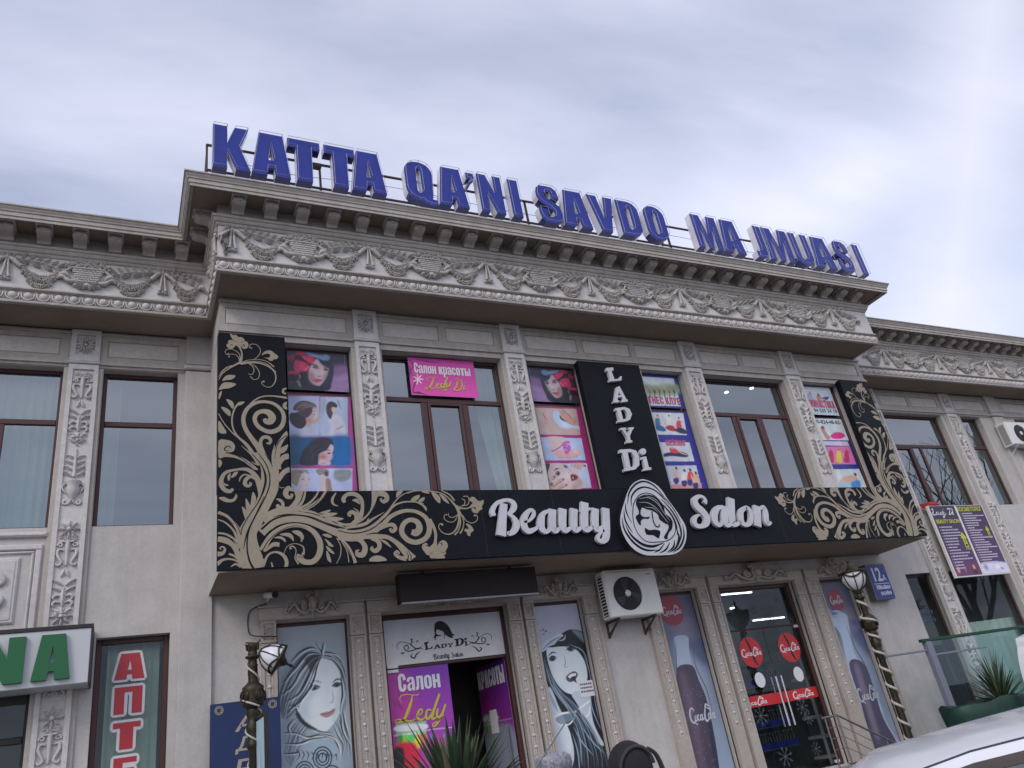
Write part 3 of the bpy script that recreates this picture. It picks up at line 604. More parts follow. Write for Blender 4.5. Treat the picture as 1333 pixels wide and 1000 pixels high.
for sx in (-1, 1):
    q.scroll(sx * .165, .075, -.025, .062, 1.6, .022, .014, R(90), -sx, k=.2); q.dome(sx * .165, .075, -.02, .02, .02, .035)
    q.tube([(sx * .06, -.02, .03), (sx * .16, -.03, -.015), (sx * .28, -.03, .03), (sx * .35, -.03, .10), (sx * .42, -.03, .08), (sx * .47, -.025, .03)], [.018, .022, .022, .02, .018, .012], 6, sub=3)
    q.scroll(sx * .50, .035, -.02, .045, 1.3, .016, .010, R(90), -sx, k=.25)
    for x, z, a in ((.26, .06, 60), (.32, .09, 20), (.37, .05, -40), (.43, .09, 75), (.22, .02, -50)): q.leaf(sx * x, z, -.012, .085, .04, R(a) if sx > 0 else R(180 - a), .03, .1 * sx)
q.leaf(0, .0, -.02, .08, .06, R(-90), .03); q.dome(0, .012, -.02, .04, .025, .03)
cart = q.mesh('cartouche', M['ground_relief'])
for x0, x1 in ((1.735, 3.205), (3.25, 5.74), (5.785, 7.17), (8.11, 9.535), (9.61, 11.93), (12.0, 13.52)):
    q = MB(); q.cbox(x0, x1, 11.25, YW, 3.85, 4.02, .012); q.cbox(x0 - .015, x1 + .015, 11.235, YW, 4.022, 4.05, .01); q.cbox(x0, x1, 11.258, YW, 3.842, 3.849, .002)
    h = q.build('header', M['ground_relief'], B); w = x1 - x0
    inst('cartouche', cart, h, ((x0 + x1) / 2 - (.02), 11.249, 3.915), 0, (min(1.0, w * .47) if w < 2 else 1.45, 1.7, 1.12))

# windows: brown frames, each pane its own part
def window(x0, x1, z0, z1, y, trans=(), mull=(), glass='glass', fw=.055, casement=None, frame='brown'):
    q = MB(); d = .055
    def bar(a, b, c, e, dd=0): q.cbox(a, b, y - d / 2 - dd, y + d / 2, c, e, .008)
    bar(x0, x0 + fw, z0, z1); bar(x1 - fw, x1, z0, z1); bar(x0 + fw, x1 - fw, z1 - fw, z1); bar(x0 + fw, x1 - fw, z0, z0 + fw)
    for t in trans: bar(x0 + fw, x1 - fw, t[0], t[1])
    zt = min([t[0] for t in trans], default=z1 - fw)
    for a, b in mull: bar(a, b, z0 + fw, zt)
    cells = []
    xs = [x0 + fw] + [e for m_ in mull for e in m_] + [x1 - fw]
    for i in range(0, len(xs), 2): cells.append((xs[i], xs[i + 1], z0 + fw, zt))
    for t in trans: cells.append((x0 + fw, x1 - fw, t[1], z1 - fw))
    if casement is not None:
        a, b = xs[2 * casement], xs[2 * casement + 1]; c, e = z0 + fw, zt; w = .05
        for A in ((a + .004, a + w, c + .004, e - .004), (b - w, b - .004, c + .004, e - .004), (a + w, b - w, e - w, e - .004), (a + w, b - w, c + .004, c + w)): bar(*A, dd=.02)
        cells[casement] = (a + w, b - w, c + w, e - w)
    o = q.build('window', M[frame], B)
    for a, b, c, e in cells:
        p = MB(); p.quad((a, y, c), (b, y, c), (b, y, e), (a, y, e)); p.build('pane', M[glass], o)
    return o
YU = 10.315
TR = [(6.83, 6.91)]
window(1.95, 2.98, ZS, ZT, YU, TR); window(3.46, 5.53, ZS, ZT, YU, TR, [(4.08, 4.18), (4.77, 4.88)], casement=1)
window(6.0, 7.04, ZS, ZT, YU, TR); window(8.40, 9.35, ZS, ZT, YU, TR)
window(9.83, 11.94, ZS, ZT, YU, TR, [(10.42, 10.52), (11.08, 11.19)], casement=1); window(12.42, 13.52, ZS, ZT, YU, TR)
YV = YW + .165
window(-2.98, -0.89, 5.29, 7.69, YV, TR, [(-2.36, -2.27), (-1.66, -1.55)], casement=1); window(-0.39, 0.62, 5.29, 7.69, YV, TR)
window(-6.0, -3.6, 5.29, 7.69, YV, TR)
window(16.36, 18.52, 5.29, 7.69, YV, TR, [(17.05, 17.15), (17.42, 17.50)], casement=0); window(19.30, 20.10, 5.29, 7.69, YV, TR); window(21.6, 24.0, 5.29, 7.69, YV, TR)
window(-0.24, 0.62, 0.5, 3.82, YV, glass='shopglass', fw=.07); window(-2.98, -0.89, 0.5, 3.8, YV, [(2.7, 2.78)], [(-1.98, -1.88)], glass='shopglass', frame='black_plastic')
window(15.0, 15.88, 0.6, 3.8, YV, glass='shopglass'); window(16.40, 18.52, 0.6, 3.8, YV, glass='shopglass'); window(19.3, 20.1, .6, 3.8, YV, glass='shopglass'); window(21.6, 24.0, .6, 3.8, YV, glass='shopglass')
YG = 11.49
window(1.955, 2.985, .62, 3.83, YG, glass='shopglass'); window(5.97, 6.91, .62, 3.83, YG, glass='shopglass'); window(8.39, 9.31, .62, 3.83, YG, glass='shopglass'); window(12.34, 13.28, .62, 3.83, YG, glass='shopglass')

# bare trees across the road, behind the viewer: seen only as reflections in the right wing windows
M['bark'] = mat('bark', (.07, .055, .045), .95, noise=[(8, .2, 4)])
def bare_tree(x, y, h, seed, label):
    g_ = random.Random(seed); t = thing('bare_tree', label, 'tree', (x, y, 0), 'bare trees across the road'); tr, br = MB(), MB()
    def grow(q, p, d, L, r, lev):
        pts = [p]; dd = d.copy()
        for _ in range(3): dd = (dd + Vector((g_.uniform(-.18, .18), g_.uniform(-.18, .18), g_.uniform(-.05, .15)))).normalized(); pts.append(pts[-1] + dd * L / 3)
        q.tube([tuple(a) for a in pts], [r, r * .9, r * .78, r * .62], 6 if lev < 2 else 4, caps=False)
        if lev < 5:
            for k in range(g_.choice((2, 3, 3)) if lev else 4):
                nd = (dd + Vector((g_.uniform(-.8, .8), g_.uniform(-.8, .8), g_.uniform(-.1, .6)))).normalized(); grow(br, pts[-1 if k < 2 else 2], nd, L * g_.uniform(.6, .8), r * .55, lev + 1)
    grow(tr, Vector((x, y, -.05)), Vector((0, 0, 1)), h * .34, h * .018, 0); tr.build('trunk', M['bark'], t); br.build('crown', M['bark'], t)
bare_tree(40, -4, 15, 3, 'taller bare tree across the road mirrored in the right wing windows'); bare_tree(47, -9, 12, 8, 'lower bare tree across the road mirrored in the right wing windows')

# ------------------------------------------------------------------ roof sign: channel letters with neon outlines on a rail frame
def arc(cx, cy, rx, ry, a0, a1, n=8): return [(cx + rx * math.cos(R(a)), cy + ry * math.sin(R(a))) for a in np.linspace(a0, a1, n)]
def rrect(x0, x1, z0, z1, rx, rz): return arc(x1 - rx, z0 + rz, rx, rz, -90, 0) + arc(x1 - rx, z1 - rz, rx, rz, 0, 90) + arc(x0 + rx, z1 - rz, rx, rz, 90, 180) + arc(x0 + rx, z0 + rz, rx, rz, 180, 270)
def outline_of(pts, ws, n=8):
    P = cr([(p[0], p[1], w) for p, w in zip(pts, ws)], n); T = np.gradient(P[:, :2], axis=0); T /= np.linalg.norm(T, axis=1)[:, None]
    N = np.stack([-T[:, 1], T[:, 0]], 1); return [tuple(q) for q in P[:, :2] + N * P[:, 2:] / 2] + [tuple(q) for q in (P[:, :2] - N * P[:, 2:] / 2)[::-1]]
GL = {
 'K': [[(0, 0), (.40, 0), (.40, .40), (.64, 0), (1.06, 0), (.76, .52), (1.0, 1), (.62, 1), (.40, .60), (.40, 1), (0, 1)]],
 'A': [[(0, 0), (.40, 0), (.425, .18), (.575, .18), (.60, 0), (1, 0), (.81, 1), (.19, 1)], [(.435, .36), (.565, .36), (.50, .74)]],
 'T': [[(.26, 0), (.74, 0), (.74, .79), (1, .79), (1, 1), (0, 1), (0, .79), (.26, .79)]],
 'Q': [arc(.45, .28, .45, .28, 180, 280) + [(.60, -.05), (.80, -.09), (1.08, -.07), (1.06, .07), (.90, .08), (.93, .22)] + arc(.53, .72, .45, .28, 0, 90) + arc(.45, .72, .45, .28, 90, 180), rrect(.40, .56, .19, .82, .08, .1)],
 'N': [[(0, 0), (.34, 0), (.34, .47), (.62, 0), (1, 0), (1, 1), (.66, 1), (.66, .53), (.38, 1), (0, 1)]],
 'I': [[(0, 0), (1, 0), (1, 1), (0, 1)]],
 'S': [[(0,.36),(0,.22),(.06,.08),(.22,0),(.5,-.01),(.78,0),(.94,.08),(1,.24),(1,.36),(.94,.47),(.80,.55),(.50,.66),(.38,.72),(.36,.79),(.40,.84),(.50,.855),(.60,.84),(.63,.78),(.63,.68),(.98,.68),(.98,.78),(.92,.92),(.76,1.0),(.5,1.01),(.22,1),(.06,.92),(0,.78),(0,.68),(.06,.57),(.20,.49),(.52,.38),(.63,.31),(.65,.23),(.61,.16),(.50,.145),(.40,.16),(.37,.22),(.37,.36)]],
 'V': [[(.30, 0), (.72, 0), (1, 1), (.64, 1), (.515, .36), (.38, 1), (0, 1)]],
 'D': [[(0, 0), (.55, 0)] + arc(.55, .26, .45, .26, -70, 0, 6) + arc(.55, .74, .45, .26, 0, 70, 6) + [(.55, 1), (0, 1)], rrect(.41, .58, .18, .82, .08, .1)],
 'O': [rrect(0, 1, 0, 1, .48, .28), rrect(.42, .58, .18, .82, .08, .1)],
 'M': [[(0, 0), (.25, 0), (.25, .62), (.40, 0), (.60, 0), (.75, .62), (.75, 0), (1, 0), (1, 1), (.64, 1), (.50, .44), (.36, 1), (0, 1)]],
 'J': [[(0, 0), (.45, 0)] + arc(.55, .22, .45, .22, -90, 0, 6) + [(1, 1), (.36, 1), (.36, .27), (.30, .20), (0, .19)]],
 'U': [arc(.46, .27, .46, .27, 180, 270, 6) + arc(.54, .27, .46, .27, 270, 360, 6) + [(1, 1), (.64, 1), (.64, .24), (.57, .17), (.43, .17), (.36, .24), (.36, 1), (0, 1)]],
 "'": [[(.1, .60), (.5, .64), (.5, .62), (.45, 0.5), (.25, .40), (.12, .38), (.15, .30), (.5, .35), (.9, .56), (1, .76), (1, 1), (.1, 1)]],
}
RS = thing('roof_sign', 'blue channel letter sign KATTA QA\'NI SAVDO MAJMUASI standing on the roof edge', 'sign', (7.7, 9.2, 9.61))
YL = 9.08; ZB, ZH = 9.87, 0.815
WORD = [('K', .86, 1.36), ('A', 1.40, 1.965), ('T', 1.93, 2.42), ('T', 2.485, 2.97), ('A', 2.90, 3.455), ('Q', 3.79, 4.285), ('A', 4.345, 4.88), ("'", 4.88, 5.045), ('N', 5.10, 5.555), ('I', 5.69, 5.885), ('S', 6.23, 6.70), ('A', 6.70, 7.30),
        ('V', 7.31, 7.88), ('D', 7.94, 8.43), ('O', 8.545, 9.035), ('M', 9.72, 10.345), ('A', 10.355, 10.93), ('J', 11.24, 11.545), ('M', 11.575, 12.275), ('U', 12.34, 12.865), ('A', 12.86, 13.51), ('S', 13.61, 14.085), ('I', 14.27, 14.47)]
for ch, a, b in WORD:
    z0, h = (ZB + .52, .27) if ch == "'" else (ZB, ZH)
    loops = [[(a + p[0] * (b - a), z0 + (p[1] if ch != "'" else (p[1] - .3) / .7) * h) for p in L] for L in GL[ch]]
    q = MB(); q.loops(loops, YL, 0.15)
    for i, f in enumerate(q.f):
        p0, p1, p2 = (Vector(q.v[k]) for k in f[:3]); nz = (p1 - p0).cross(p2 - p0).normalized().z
        q.m[i] = 0 if all(q.v[k][1] < YL + .001 for k in f) else (1 if abs(nz) > .45 and sum(q.v[k][2] for k in f) / len(f) < z0 + h * .9 else 2)  # shading painted by face normal: dark blue undersides, pale lit sides
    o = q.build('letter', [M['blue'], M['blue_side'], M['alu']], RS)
    t = MB()
    for L in loops:
        P = np.array(L); n = len(P); ar = sum(P[i][0] * P[(i + 1) % n][1] - P[(i + 1) % n][0] * P[i][1] for i in range(n)); sg = 1 if ar > 0 else -1
        Q = []
        for i in range(n):
            d0 = P[i] - P[i - 1]; d1 = P[(i + 1) % n] - P[i]; d0 = d0 / max(np.linalg.norm(d0), 1e-6); d1 = d1 / max(np.linalg.norm(d1), 1e-6)
            nn = np.array([-(d0 + d1)[1], (d0 + d1)[0]]); nn /= max(np.linalg.norm(nn), 1e-6); Q.append(P[i] + nn * sg * .014 * (1 if L is loops[0] else -1))
        Q.append(Q[0]); t.tube([(x, YL - .055, z) for x, z in Q], .0042, 5, caps=False)
    for x, z in [q_ for L in loops[:1] for q_ in L[::3]]: t.tube([(x * .97 + (a + b) / 2 * .03, YL - .055, z * .98 + (z0 + h / 2) * .02), (x * .97 + (a + b) / 2 * .03, YL + .001, z * .98 + (z0 + h / 2) * .02)], .004, 4)
    t.build('neon_tube', M['neon'], o)
for z in (9.93, 10.41):
    q = MB(); q.box(.80, 14.45, YL + .155, YL + .195, z - .010, z + .010); q.build('rail', M['rust'], RS)
for x in (.80, 2.46, 6.1, 9.2, 14.4):
    q = MB(); q.box(x - .015, x + .015, YL + .20, YL + .235, 9.61, 10.46); q.build('post', M['rust'], RS)
    if x in (.80, 9.2): q = MB(); q.tube([(x, YL + .22, 10.40), (x, YL + .75, 9.62)], .014, 5); q.build('brace', M['rust'], RS)
for x in (2.44, 9.14): q = MB(); q.box(x - .09, x + .04, YL + .15, YL + .25, 10.36, 10.42); q.build('transformer_box', M['rust'], RS)
q = MB(); q.tube([(.9, YL + .17, 10.2), (2, YL + .18, 10.12), (3.6, YL + .18, 10.21), (6.1, YL + .18, 10.12), (9.4, YL + .18, 10.2), (11.1, YL + .18, 10.12), (14.3, YL + .18, 10.18)], .005, 4, sub=6); q.build('cable', M['black_plastic'], RS)

# ------------------------------------------------------------------ black salon sign
SS = thing('salon_sign', 'black sign board with gold scrollwork and white raised letters LADY Di Beauty Salon', 'sign', (7.65, 10.05, 4.245))
YS = 10.0
for x0, x1, z0, z1 in ((1.05, 14.25, 4.245, 5.265), (1.05, 1.965, 5.2655, 7.65), (6.965, 8.27, 5.2655, 7.645), (13.435, 14.25, 5.2655, 7.67)):
    q = MB(); q.cbox(x0, x1, YS, 10.055 if z1 < 6 else 10.135, z0, z1, .004); q.build('panel', M['black'], SS)
q = MB()
for x in (2.27, 3.49, 4.71, 5.93, 9.3, 10.5, 11.7, 12.95): q.box(x - .0025, x + .0025, YS - .0006, YS + .001, 4.25, 5.262)
tag(q.build('panel_joint', M['black_plastic'], SS), kind='stuff')

CROP = {1: (280, 430, 10), 2: (280, 510, 10), 3: (280, 590, 10), 4: (280, 650, 10), 5: (340, 630, 9.0909), 6: (440, 630, 9.0909), 7: (530, 630, 9.0909)}
def cpt(c, p, Y=YS): k = CROP[c] if isinstance(c, int) else c; return at(k[0] + p[0] / k[2], k[1] + p[1] / k[2], Y)
def clampL(p):
    x, z = p; x = max(x, 1.053); z = max(z, 4.249)
    if x > 1.962 and z > 5.262:
        if z - 5.262 < x - 1.962: z = 5.262
        else: x = 1.962
    return x, min(z, 7.64)
G, K_ = 'g', 'k'
FL = [  # kind, crop, points, widths (crop pixels; None = filled leaf outline)
 # --- trunk and limbs first, then the dark lines between them
 (G, 3, [(480,0),(560,100),(600,230),(590,420),(560,560),(500,700),(400,850),(330,960),(300,1080),(330,1300),(350,1500),(640,1480),(600,1300),(560,1180),(540,1050),(600,950),(650,830),(740,650),(820,480),(830,300),(830,100),(850,0),(740,0),(745,170),(700,80),(640,0)], 'P'),
 (G, 2, [(690,1000),(620,830),(560,720),(470,600),(390,470),(368,340),(420,220),(520,150),(640,130),(770,160),(870,250),(895,360),(850,470),(750,520),(660,510),(560,450),(515,360),(545,285),(620,255),(700,275),(745,335),(715,385),(665,385),(640,350)], [110,90,75,60,55,52,50,45,40,45,50,55,60,62,58,54,54,56,62,85,95,95,75,40]),
 (G, 2, [(400,260),(470,150),(580,75),(700,55),(830,65),(930,80)], [16,20,18,16,22,30]),
 (G, 2, [(560,920),(420,700),(300,590),(235,480),(220,350),(250,230),(290,170)], [60,40,26,20,20,20,26]),
 (G, 2, [(270,185),(310,135),(385,132),(345,170),(300,180)], None), (G, 2, [(145,98),(215,120),(245,170),(232,225),(190,180)], None), (G, 2, [(78,200),(150,215),(200,260),(195,320),(130,275)], None),
 (G, 2, [(500,810),(350,640),(220,530),(110,400),(45,285)], [24,20,14,12,10]), (G, 2, [(45,380),(90,430),(150,540),(45,525)], None),
 (G, 2, [(560,940),(470,820),(345,705)], [30,18,5]), (G, 2, [(580,950),(520,940),(470,905)], [36,14,4]),
 (G, 2, [(45,640),(130,625),(220,650),(260,710),(240,775),(190,790),(150,790),(205,815),(330,850),(430,900),(560,1010),(500,1010),(380,915),(250,860),(120,850),(45,860)], 'P'),
 (K_, 2, [(205,740),(190,712),(150,715),(122,745),(140,772),(180,765)], [8,14,16,16,12,4]), (K_, 2, [(135,795),(250,818),(370,885),(500,985)], [10,12,10,6]),
 (G, 2, [(45,880),(85,905),(88,945),(50,990)], None),
 (G, 2, [(650,900),(600,740),(590,660),(620,600),(680,592),(722,630),(706,672),(670,668)], [90,60,45,42,48,42,35,18]),
 (G, 2, [(800,1010),(790,850),(830,700),(900,580),(955,535)], [120,90,60,55,70]), (K_, 2, [(770,900),(800,720),(860,620),(950,560)], [4,10,10,10]), (G, 2, [(765,960),(752,820),(775,690)], [50,28,6]),
 (G, 2, [(825,800),(850,740),(900,710),(950,690),(930,760),(880,800)], None), (G, 2, [(815,930),(850,850),(900,815),(960,810),(965,870),(905,890),(860,950),(840,1000)], 'P'),
 (G, 2, [(960,140),(910,160),(905,200),(950,225)], [30,40,40,30]),
 (G, 3, [(600,600),(570,400),(520,290),(420,215),(280,215),(130,260),(75,380),(115,470),(190,498),(235,465)], [44,70,62,50,30,45,56,56,50,34]),
 (G, 3, [(160,300),(200,260),(195,335),(172,362)], None), (G, 3, [(210,305),(250,250),(300,245),(265,300),(215,322)], None), (G, 3, [(100,360),(130,398),(180,415),(130,428)], None),
 (G, 3, [(560,360),(470,305),(405,340),(388,400),(430,430),(468,400),(442,380)], [40,44,48,50,40,28,12]), (G, 3, [(450,290),(380,280),(330,320),(315,372)], [14,20,20,8]),
 (G, 3, [(45,580),(120,570),(180,600),(240,590),(270,530),(290,570),(245,632),(150,640),(80,612)], 'P'),
 (G, 3, [(490,505),(530,570),(525,640),(450,790),(465,640)], None), (G, 3, [(400,590),(450,670),(465,740),(420,840),(400,700)], None), (G, 3, [(350,695),(400,740),(415,810),(400,870),(365,780)], None),
 (G, 3, [(1000,445),(935,465),(912,520),(945,570),(1000,580)], [40,44,46,44,40]), (G, 3, [(790,598),(850,600),(900,650),(880,735),(822,745),(790,690),(825,668),(852,700),(860,660),(838,620)], 'P'), (G, 3, [(828,430),(860,452),(905,445)], [4,10,4]),
 (G, 3, [(815,360),(900,245),(1000,205)], [60,64,70]),
 (G, 4, [(40,170),(160,230),(260,330),(320,450),(360,640)], [40,44,48,60,70]), (K_, 4, [(170,205),(250,290),(300,370),(335,465)], [4,10,10,8]), (K_, 4, [(60,190),(170,260),(245,335)], [4,8,3]),
 (G, 4, [(40,265),(140,310),(240,410),(310,560)], [14,20,26,50]), (G, 4, [(40,440),(150,460),(250,530),(320,640)], [24,26,40,60]),
 (G, 4, [(30,515),(140,540),(230,600),(300,720),(355,870)], [72,80,60,70,70]), (K_, 4, [(40,462),(140,480),(230,530),(290,590)], [8,10,12,4]),
 (G, 4, [(30,715),(95,705),(128,655),(100,618),(62,635),(80,660)], [70,50,30,20,16,10]), (G, 4, [(180,712),(250,740),(310,800),(350,880)], [26,28,22,20]),
 (G, 4, [(20,850),(100,790),(200,780),(290,810),(350,880)], [60,36,24,24,24]), (G, 4, [(330,890),(270,845),(205,880)], [14,28,10]),
 (K_, 3, [(480,10),(600,150),(655,300),(640,450),(560,640),(430,830),(350,980),(338,1070)], [8,12,26,26,12,10,10,6]),
 (K_, 3, [(560,0),(665,150),(712,320),(690,480),(600,680),(480,900),(410,1060),(370,1240)], [8,12,14,14,12,16,16,5]),
 (K_, 3, [(640,560),(540,780),(440,1000),(415,1200),(440,1380),(500,1510)], [6,14,18,16,20,26]), (K_, 3, [(640,0),(705,90),(748,180)], [4,10,4]),
 # --- horizontal part
 (G, 5, [(20,430),(150,345),(300,315),(430,325),(600,355),(780,430),(1010,505)], [100,90,90,80,70,60,50]),
 (G, 5, [(0,580),(150,455),(350,412),(550,432),(750,510),(900,572),(1010,592)], [120,110,90,90,95,110,130]),
 (G, 5, [(10,790),(120,610),(280,510),(450,490),(600,550),(690,680),(690,820),(620,915),(520,925),(455,880),(465,840)], [80,60,55,55,62,72,72,66,66,80,80]),
 (K_, 5, [(0,540),(150,420),(350,372),(550,392),(750,472),(1010,562)], [26,22,18,14,14,12]),
 (K_, 5, [(0,672),(130,542),(300,472),(450,464),(600,510),(720,620),(752,760),(700,930)], [22,16,14,14,16,24,24,12]),
 (K_, 5, [(10,800),(100,655),(240,545),(400,497),(540,525)], [14,10,8,8,3]), (K_, 5, [(20,880),(120,700),(250,580),(400,530),(550,570),(635,670),(650,780),(600,870),(530,888)], [14,12,10,12,12,16,16,12,6]),
 (K_, 5, [(430,325),(600,352),(780,412),(900,472),(1010,512)], [4,10,12,12,12]),
 (G, 5, [(680,347),(800,308),(822,318),(765,350)], None), (G, 5, [(690,378),(780,345),(905,348),(830,386),(740,392)], None), (G, 5, [(750,405),(850,390),(978,412),(900,440),(820,438)], None),
 (G, 5, [(280,345),(430,270),(500,180),(522,85)], [40,50,30,20]), (G, 5, [(430,305),(560,235),(640,155),(680,85)], [30,26,22,18]), (G, 5, [(480,325),(620,245),(705,170),(765,85)], [36,40,34,28]),
 (K_, 5, [(500,310),(640,235),(740,90)], [4,8,8]), (G, 5, [(440,60),(445,180),(350,290),(230,340)], [110,80,60,50]), (K_, 5, [(500,110),(470,200),(420,260)], [12,12,3]),
 (G, 5, [(420,70),(325,55),(288,110),(315,158),(362,150),(366,122),(342,128)], [60,60,60,50,28,16,8]),
 (G, 5, [(172,258),(205,240),(242,282),(238,232),(172,178),(230,180),(272,222),(272,292),(242,325),(200,325)], 'P'), (G, 5, [(885,105),(842,180),(852,240),(912,265)], [12,30,24,6]),
 (G, 5, [(150,640),(220,620),(280,650),(287,692),(230,652)], None), (G, 5, [(215,600),(320,580),(375,620),(382,682),(330,632)], None), (G, 5, [(360,565),(450,555),(500,610),(500,650),(470,692),(460,632)], None),
 (G, 5, [(50,800),(140,720),(215,722)], [10,50,52]), (G, 5, [(20,970),(80,845),(170,808),(260,845),(300,920),(290,1000)], [40,24,24,40,44,40]), (G, 5, [(120,930),(135,985)], [14,20]),
 (G, 5, [(265,830),(310,740),(400,708),(490,740),(505,800),(490,840)], [6,8,8,14,22,40]), (G, 5, [(352,775),(342,748),(380,742),(412,790),(400,880),(440,950)], [30,16,16,10,12,20]),
 (G, 5, [(720,600),(790,595),(838,630),(790,637)], None), (G, 5, [(750,650),(810,690),(858,745),(800,735),(780,700)], None), (G, 5, [(765,735),(820,770),(868,832),(800,802)], None), (G, 5, [(772,790),(810,850),(828,932),(780,892)], None), (G, 5, [(890,640),(940,740),(935,850),(890,945)], [8,10,10,6]),
 (G, 6, [(0,600),(200,622),(380,580),(520,490),(620,390),(740,332),(850,318),(960,345),(1050,420),(1080,540),(1040,640),(930,692),(825,665),(755,580),(770,485),(845,428),(935,452),(962,530),(920,580),(870,570)], [130,120,90,60,50,46,44,48,60,66,62,62,66,66,60,56,70,84,88,70]),
 (G, 6, [(0,535),(150,562),(300,545),(430,485),(560,370),(650,270),(760,220),(900,214),(1010,240)], [20,24,28,36,36,26,20,18,18]), (K_, 6, [(0,555),(150,585),(300,570),(430,515),(545,410)], [10,12,14,12,6]),
 (G, 6, [(90,522),(300,482),(420,410),(548,335)], [26,40,24,4]), (G, 6, [(0,482),(150,480),(280,430),(380,330),(425,230),(440,85)], [24,30,24,22,60,90]), (K_, 6, [(470,160),(440,250),(380,350)], [14,14,4]), (G, 6, [(350,455),(350,430),(365,405)], [20,16,4]),
 (G, 6, [(470,110),(550,125),(578,180),(535,212),(502,185),(520,172)], [70,66,54,44,20,8]), (G, 6, [(590,330),(700,180),(800,112),(900,88),(1010,80)], [20,14,10,12,14]),
 (G, 6, [(170,480),(255,400),(288,290),(270,180),(190,122),(100,132),(62,185),(80,222)], [50,60,40,50,52,44,50,36]), (G, 6, [(225,445),(212,365),(162,335),(128,365),(152,385)], [60,52,46,42,18]), (G, 6, [(245,390),(232,325),(178,285)], [16,16,4]), (G, 6, [(165,195),(230,178),(262,245),(208,218)], None),
 (G, 6, [(858,197),(900,150),(962,138),(950,180),(900,206)], None), (G, 6, [(945,217),(980,180),(1025,162),(1000,212)], None), (G, 6, [(690,168),(700,90),(770,85)], None),
 (G, 6, [(470,545),(590,490),(655,490),(676,535),(640,565),(612,540),(634,528)], [30,42,48,46,40,22,10]),
 (G, 6, [(290,620),(450,622),(580,632),(700,705),(800,810),(890,895)], [60,70,50,60,90,100]), (K_, 6, [(800,790),(830,850),(825,900)], [4,10,12]), (K_, 6, [(820,780),(860,850),(862,900)], [4,10,12]), (K_, 6, [(330,605),(440,585),(600,605)], [4,16,4]),
 (G, 6, [(810,890),(720,870),(674,830),(700,800),(722,825),(702,836)], [60,42,38,30,18,8]), (G, 6, [(140,650),(260,672),(318,750),(295,835),(232,838),(222,795),(252,785)], [30,50,62,68,54,30,10]), (G, 6, [(390,650),(470,680),(488,750),(440,795),(396,768),(412,740)], [30,52,52,52,40,10]),
 (G, 6, [(490,660),(570,680),(632,758),(560,712)], None), (G, 6, [(368,920),(400,865),(470,848),(540,870),(572,912)], 'P'), (G, 6, [(20,640),(110,740),(170,850),(205,940)], [30,40,40,40]), (K_, 6, [(60,690),(130,790),(180,930)], [4,8,8]), (G, 6, [(40,680),(105,800),(128,930)], [8,10,12]),
 (G, 7, [(0,112),(100,82),(250,86),(400,112),(490,172),(560,250),(605,300)], [12,14,14,14,16,26,36]), (G, 7, [(400,82),(500,130),(558,202)], [10,16,20]),
 (G, 7, [(283,98),(340,115),(385,160),(387,232),(330,190)], None), (G, 7, [(378,122),(440,150),(497,238),(430,200)], None), (G, 7, [(42,197),(85,150),(147,133),(130,185),(80,206)], None), (G, 7, [(128,217),(150,180),(202,158),(195,200),(150,222)], None), (G, 7, [(165,92),(220,85),(268,115),(210,112)], None),
 (G, 7, [(0,215),(100,216),(180,256),(215,290),(225,325)], [14,16,20,30,6]), (G, 7, [(255,425),(310,510),(335,600),(330,700),(310,780)], [60,38,34,40,110]),
 (G, 7, [(175,765),(180,720),(230,700),(252,745),(300,745),(330,700),(352,740),(380,690),(430,668),(470,700),(478,750),(450,800),(460,830),(430,850),(445,882),(275,882),(270,850),(230,842),(200,802)], 'P'), (K_, 7, [(380,710),(405,700),(412,722),(395,735)], [6,10,10,4]), (K_, 7, [(215,735),(238,728),(240,750)], [5,9,4]), (K_, 7, [(270,830),(320,795)], [6,2]), (K_, 7, [(440,820),(380,800)], [6,2]),
 (G, 7, [(580,260),(612,350),(610,450),(570,550),(500,598),(420,580),(372,520),(385,475),(422,488)], [40,36,26,18,14,10,9,10,28]), (G, 7, [(610,340),(630,460),(600,560),(558,606)], [20,14,14,20]), (G, 7, [(620,330),(665,430),(660,520),(624,590)], [16,12,12,22]),
 (G, 7, [(600,360),(560,440),(500,455),(440,420),(440,375),(470,365)], [8,9,9,9,9,12]), (G, 7, [(590,370),(540,400),(490,385),(485,350)], [8,9,9,8]), (G, 7, [(650,370),(700,440),(770,465),(825,430),(825,380),(787,376)], [10,9,9,9,10,24]),
 (G, 7, [(600,285),(680,295),(740,280),(800,240)], [24,16,18,60]), (G, 7, [(610,275),(670,250),(680,200),(642,178)], [8,10,10,8]), (G, 7, [(650,265),(715,245),(730,190),(710,150),(662,152)], [8,10,10,10,10]),
 (G, 7, [(733,187),(760,155),(800,165),(830,200),(870,205),(902,190),(898,240),(880,270),(888,300),(850,322),(830,350),(780,342),(758,300),(785,282),(800,305),(815,290),(780,265),(785,230),(760,217)], 'P'),
 (G, 7, [(688,472),(740,485),(775,525),(782,560),(750,580),(745,618),(715,614),(700,570),(672,560),(690,530),(722,542),(715,508)], 'P'),
 # --- top of the tall part
 (G, 1, [(45,650),(100,560),(200,490),(290,440),(340,420)], [8,14,18,26,34]), (G, 1, [(45,610),(90,540),(150,490),(226,465)], [5,14,14,16]), (G, 1, [(318,440),(345,370),(345,290),(320,230),(300,180)], [34,22,18,26,60]),
 (G, 1, [(193,42),(240,72),(264,58),(300,92),(330,92),(370,110),(388,142),(425,165),(433,200),(415,236),(380,248),(345,232),(335,205),(320,235),(300,225),(270,200),(235,240),(195,246),(155,222),(150,190),(178,170),(163,157),(190,130),(232,130),(208,95)], 'P'),
